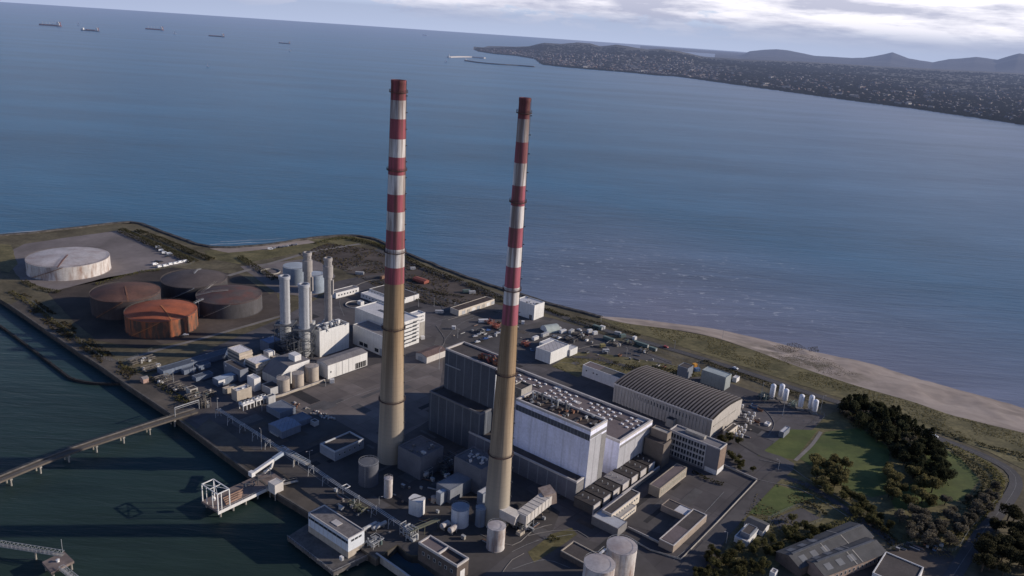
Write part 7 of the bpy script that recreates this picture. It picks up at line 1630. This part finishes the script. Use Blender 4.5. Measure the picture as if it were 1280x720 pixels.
for i in range(9000):
    xq = 600 + 760 * q.random(); t_ = q.random() ** 1.7 * (.62 if xq < 870 else .5)
    dens = mnoise.noise(Vector((xq * .035, t_ * 9, 3))) * .5 + .5
    if q.random() > (dens - .12) * 1.5 * (1.15 if xq < 900 else .3) : continue
    if t_ < .015: continue
    p = spot(xq, t_); sz = q.uniform(4, 9) * (1 + .25 * (p.y > 5000)); house(mb, p, sz, q.uniform(5, 9), q.uniform(5, 9), q.uniform(0, 3), q.choice([0, 1, 1, 2, 2, 3, 3, 4]), q.choice([2, 3, 4, 4]))
o = mb.build('town_houses', house_m); o['kind'] = 'stuff'
mb = MB()                                                       # street and garden trees as one mass
for i in range(16000):
    xq = 596 + 770 * q.random(); t_ = .004 + q.random() ** 1.4 * .9; p = spot(xq, t_); s = q.uniform(8, 26); mb.add([(p.x - s, p.y, p.z - 2), (p.x + s, p.y, p.z - 2), (p.x + s * .6, p.y + 4, p.z + q.uniform(5, 12)), (p.x - s * .6, p.y + 4, p.z + q.uniform(5, 12))], [(0, 1, 2, 3)])
o = mb.build('far_woods', leaf_mat('far_leaves', (.066, .066, .052), (.12, .108, .084))); o['kind'] = 'stuff'
for i in range(70):                                               # larger pale buildings that stand out
    xq = q.choice([q.uniform(640, 870), q.uniform(880, 1280)]); t_ = .02 + q.random() ** 2 * .28; p = spot(xq, t_); t = thing('town_building', 'pale block standing out of the far shore town', 'building', p, q.uniform(0, 3), 'pale buildings of the far shore town')
    w_, d_, h_ = q.uniform(10, 26), q.uniform(7, 11), q.uniform(8, 16); MB().box(-w_, w_, -d_, d_, -5, h_, skip='tb').build('wall', q.choice(house_m[:2]), t); MB().box(-w_ - .5, w_ + .5, -d_ - .5, d_ + .5, h_, h_ + 1).build('roof', q.choice([house_m[3], house_m[0]]), t)
for xq, t_, h_, lab in ((735, .10, 48, 'church spire rising from the middle of the far town'), (1044, .10, 30, 'pale tower block on the far shore, taller than its neighbours')):
    p = spot(xq, t_); t = thing('far_tower', lab, 'tower', p); MB().box(-6, 6, -6, 6, -4, h_ * .55).build('tower', house_m[3] if h_ > 40 else house_m[0], t); MB().lathe([(6, h_ * .55), (.3, h_)], n=8).build('spire', house_m[4], t) if h_ > 40 else MB().box(-6.4, 6.4, -6.4, 6.4, h_ * .55, h_ * .55 + 1.5).build('roof', house_m[3], t)
# ================================================================== WEAR ON THE YARDS: tar patches, markings, kerbs, fences, small clutter
pt = [mat('tar_patch_dark', (.036, .034, .036), .2, .2, world=True), mat('tar_patch_grey', (.098, .092, .092), .2, .15, world=True), mat('tar_patch_brown', (.085, .070, .060), .25, .15, world=True)]
q = random.Random(31); yard = [(240, 470), (345, 405), (470, 345), (545, 366), (640, 388), (735, 420), (830, 455), (1000, 520), (960, 590), (890, 690), (800, 690), (600, 700), (400, 630), (300, 560)]
uS = Vector((math.cos(SITE), math.sin(SITE), 0)); vS = Vector((-uS.y, uS.x, 0))
for i, (x_, y_) in enumerate(scatter(yard, 130, 12, 71)):
    p = P(x_, y_, 4); a, b_ = q.uniform(1.5, 12), q.uniform(.8, 4.5); z = 4.135 + (i % 5) * .006
    if q.random() < .5: a, b_ = b_, a
    mb = MB(); mb.add([(p - uS * a - vS * b_).to_tuple()[:2] + (z,), (p + uS * a - vS * b_).to_tuple()[:2] + (z,), (p + uS * a + vS * b_).to_tuple()[:2] + (z,), (p - uS * a + vS * b_).to_tuple()[:2] + (z,)], [(0, 1, 2, 3)])
    structure(mb.build('tarmac_patch', q.choice(pt)))
def line(px, w_=.25, z=4.17, m=None): ribbon('road_marking', spline([P(x_, y_, 4) for x_, y_ in px], 4), w_, z, m or m_line)
for px in ([(556, 425), (575, 405), (600, 395)], [(500, 470), (530, 452), (552, 446)], [(420, 505), (470, 486), (540, 470)], [(545, 402), (585, 392), (625, 386)], [(330, 552), (400, 600), (470, 645)], [(640, 690), (672, 676), (716, 668)],
           [(640, 712), (680, 700), (712, 710)], [(842, 700), (880, 668), (935, 612)], [(540, 430), (590, 440)], [(868, 655), (905, 615)], [(690, 452), (760, 458)], [(430, 395), (425, 375), (440, 352)]): line(px)
for i in range(14): line([(594 + i * 2.6, 424 - i * .9), (598 + i * 2.6, 427.5 - i * .9)], .14)
for i in range(10): line([(655 + i * 6, 416 + i * 2.2), (660 + i * 6, 412.5 + i * 2.2)], .14)
kb = mat('kerb_concrete', (.22, .205, .19), .2, .2, world=True)
def kerb(px, h=.14, w_=.3):
    c = spline([P(x_, y_, 4) for x_, y_ in px], 5); mb = MB(); ridge(mb, c, [(w_ / 2, 4.0), (w_ / 2, 4.17 + h), (-w_ / 2, 4.17 + h), (-w_ / 2, 4.0)]); structure(mb.build('kerb', kb))
for px in ([(545, 407), (556, 424), (552, 434)], [(560, 400), (610, 388), (650, 398)], [(660, 670), (690, 664), (722, 664), (735, 672)], [(655, 692), (640, 700), (628, 716)], [(600, 668), (640, 682), (668, 662), (690, 656)], [(420, 372), (470, 350), (540, 373), (556, 392)],
           [(700, 443), (755, 430), (800, 440), (840, 455)], [(940, 598), (965, 604), (1000, 612), (1050, 640), (1092, 668)], [(950, 575), (985, 583), (1005, 596), (1058, 628), (1100, 656)], [(930, 500), (955, 512), (968, 530), (960, 545)]): kerb(px)
# wire fences
fm = M('fence_wire', (.24, .25, .25), .15, .5)
def fence(label, px, h=2.2):
    c = spline([P(x_, y_, 4) for x_, y_ in px], 4.0); o = c[0].copy(); t = thing('wire_fence', label, 'fence', o); mb = MB(); qn = [p - o for p in c]
    for z in (.5, 1.0, 1.5, 2.0): mb.path([p + Vector((0, 0, z)) for p in qn], .025, 3)
    mb.build('wires', fm, t); mb = MB()
    for p in qn: mb.bar(p, p + Vector((0, 0, h)), .07, 4)
    o_ = mb.build('posts', fm, t); return t
fence('wire fence between the tarmac yard and the brown waste ground', [(470, 352), (510, 364), (560, 384)]); fence('wire fence along the sea road in front of the storage yard', [(665, 392), (700, 400), (760, 418), (840, 446), (920, 470)])
fence('wire fence round the gas cylinder yard', [(940, 485), (1000, 505), (1030, 520), (1010, 530), (955, 505)]); fence('wire fence along the edge of the waste ground track', [(430, 340), (470, 330), (510, 345)])
fence('wire fence on the outer bank of the tank bund', [(40, 378), (90, 418), (140, 452), (190, 438)]); fence('wire fence beside the lodge and hard court', [(960, 650), (1002, 633), (1028, 650), (978, 666), (960, 652)])
fence('wire fence along the workshop yard', [(1112, 688), (1150, 680), (1190, 690), (1215, 660), (1250, 622)]); fence('wire fence of the gravel compound', [(170, 292), (200, 309), (243, 328), (190, 338)])
# small clutter standing about the yards
def clutter(kind, px, py):
    g = P(px, py, 4); r_ = q.uniform(.5, 1.2)
    if kind == 0: t = thing('equipment_cabinet', 'small grey equipment cabinet standing in the works yards', 'cabinet', (g.x, g.y, 4.1), SITE, 'small equipment cabinets'); MB().box(-r_, r_, -r_ * .6, r_ * .6, 0, r_ * 1.7).build('body', q.choice([steel, concrete, dark_steel, grey_clad]), t); MB().box(-r_ * 1.05, r_ * 1.05, -r_ * .66, r_ * .66, r_ * 1.7, r_ * 1.8).build('lid', steel, t)
    elif kind == 1:
        t = thing('pipe_stack', 'short stack of pipes lying in the works yards', 'pipes', (g.x, g.y, 4.1), SITE + q.choice([0, R(90), R(20)]), 'pipe stacks in the yards')
        for k_ in range(4): MB().bar((-2.5, (k_ % 3) * .5, .22 + (k_ // 3) * .42), (2.5, (k_ % 3) * .5, .22 + (k_ // 3) * .42), .22, 8).build('pipe', q.choice([rusty, steel, dark_steel]), t)
    elif kind == 2:
        t = thing('timber_pallet_stack', 'low stack of pallets left in the works yards', 'pallets', (g.x, g.y, 4.1), q.uniform(0, 3), 'pallet stacks in the yards')
        for k_ in range(q.randint(2, 6)): MB().box(-.6, .6, -.5, .5, k_ * .16, k_ * .16 + .13).build('pallet', tan_conc if k_ % 2 else brick, t)
    else:
        t = thing('waste_skip', 'open steel skip standing in the works yards', 'skip', (g.x, g.y, 4.1), SITE + q.choice([0, R(90)]), 'steel skips in the yards'); mb = MB(); mb.add([(-1.4, -.8, 0), (1.4, -.8, 0), (1.4, .8, 0), (-1.4, .8, 0), (-2, -.9, 1.3), (2, -.9, 1.3), (2, .9, 1.3), (-2, .9, 1.3)], [(0, 1, 5, 4), (1, 2, 6, 5), (2, 3, 7, 6), (3, 0, 4, 7), (3, 2, 1, 0)]); mb.build('body', q.choice([rusty, dark_steel, steel, cb]), t); MB().box(-1.7, 1.7, -.8, .8, .9, 1.1).build('load', g_earth, t)
for i, (x_, y_) in enumerate(scatter([(270, 470), (345, 410), (380, 440), (355, 490), (300, 510)], 22, 6, 81)): clutter(i % 3, x_, y_)
for i, (x_, y_) in enumerate(scatter([(560, 420), (600, 405), (650, 402), (664, 440), (690, 425), (735, 415), (830, 452), (840, 462), (700, 436)], 42, 7, 82)): clutter(i % 4, x_, y_)
for i, (x_, y_) in enumerate(scatter([(470, 590), (540, 575), (600, 640), (690, 640), (640, 690), (560, 670), (500, 640)], 34, 8, 83)): clutter(i % 3, x_, y_)
for i, (x_, y_) in enumerate(scatter([(930, 500), (965, 512), (955, 540), (925, 552), (905, 545)], 16, 5, 84)): clutter((1, 2, 2, 3)[i % 4], x_, y_)
for i, (x_, y_) in enumerate(scatter([(415, 610), (470, 645), (500, 675), (450, 650), (400, 628)], 12, 7, 85)): clutter(i % 3, x_, y_)
for i, (x_, y_) in enumerate(scatter([(1115, 690), (1180, 688), (1175, 676), (1140, 676)], 12, 5, 86)): clutter((3, 0, 1)[i % 3], x_, y_)
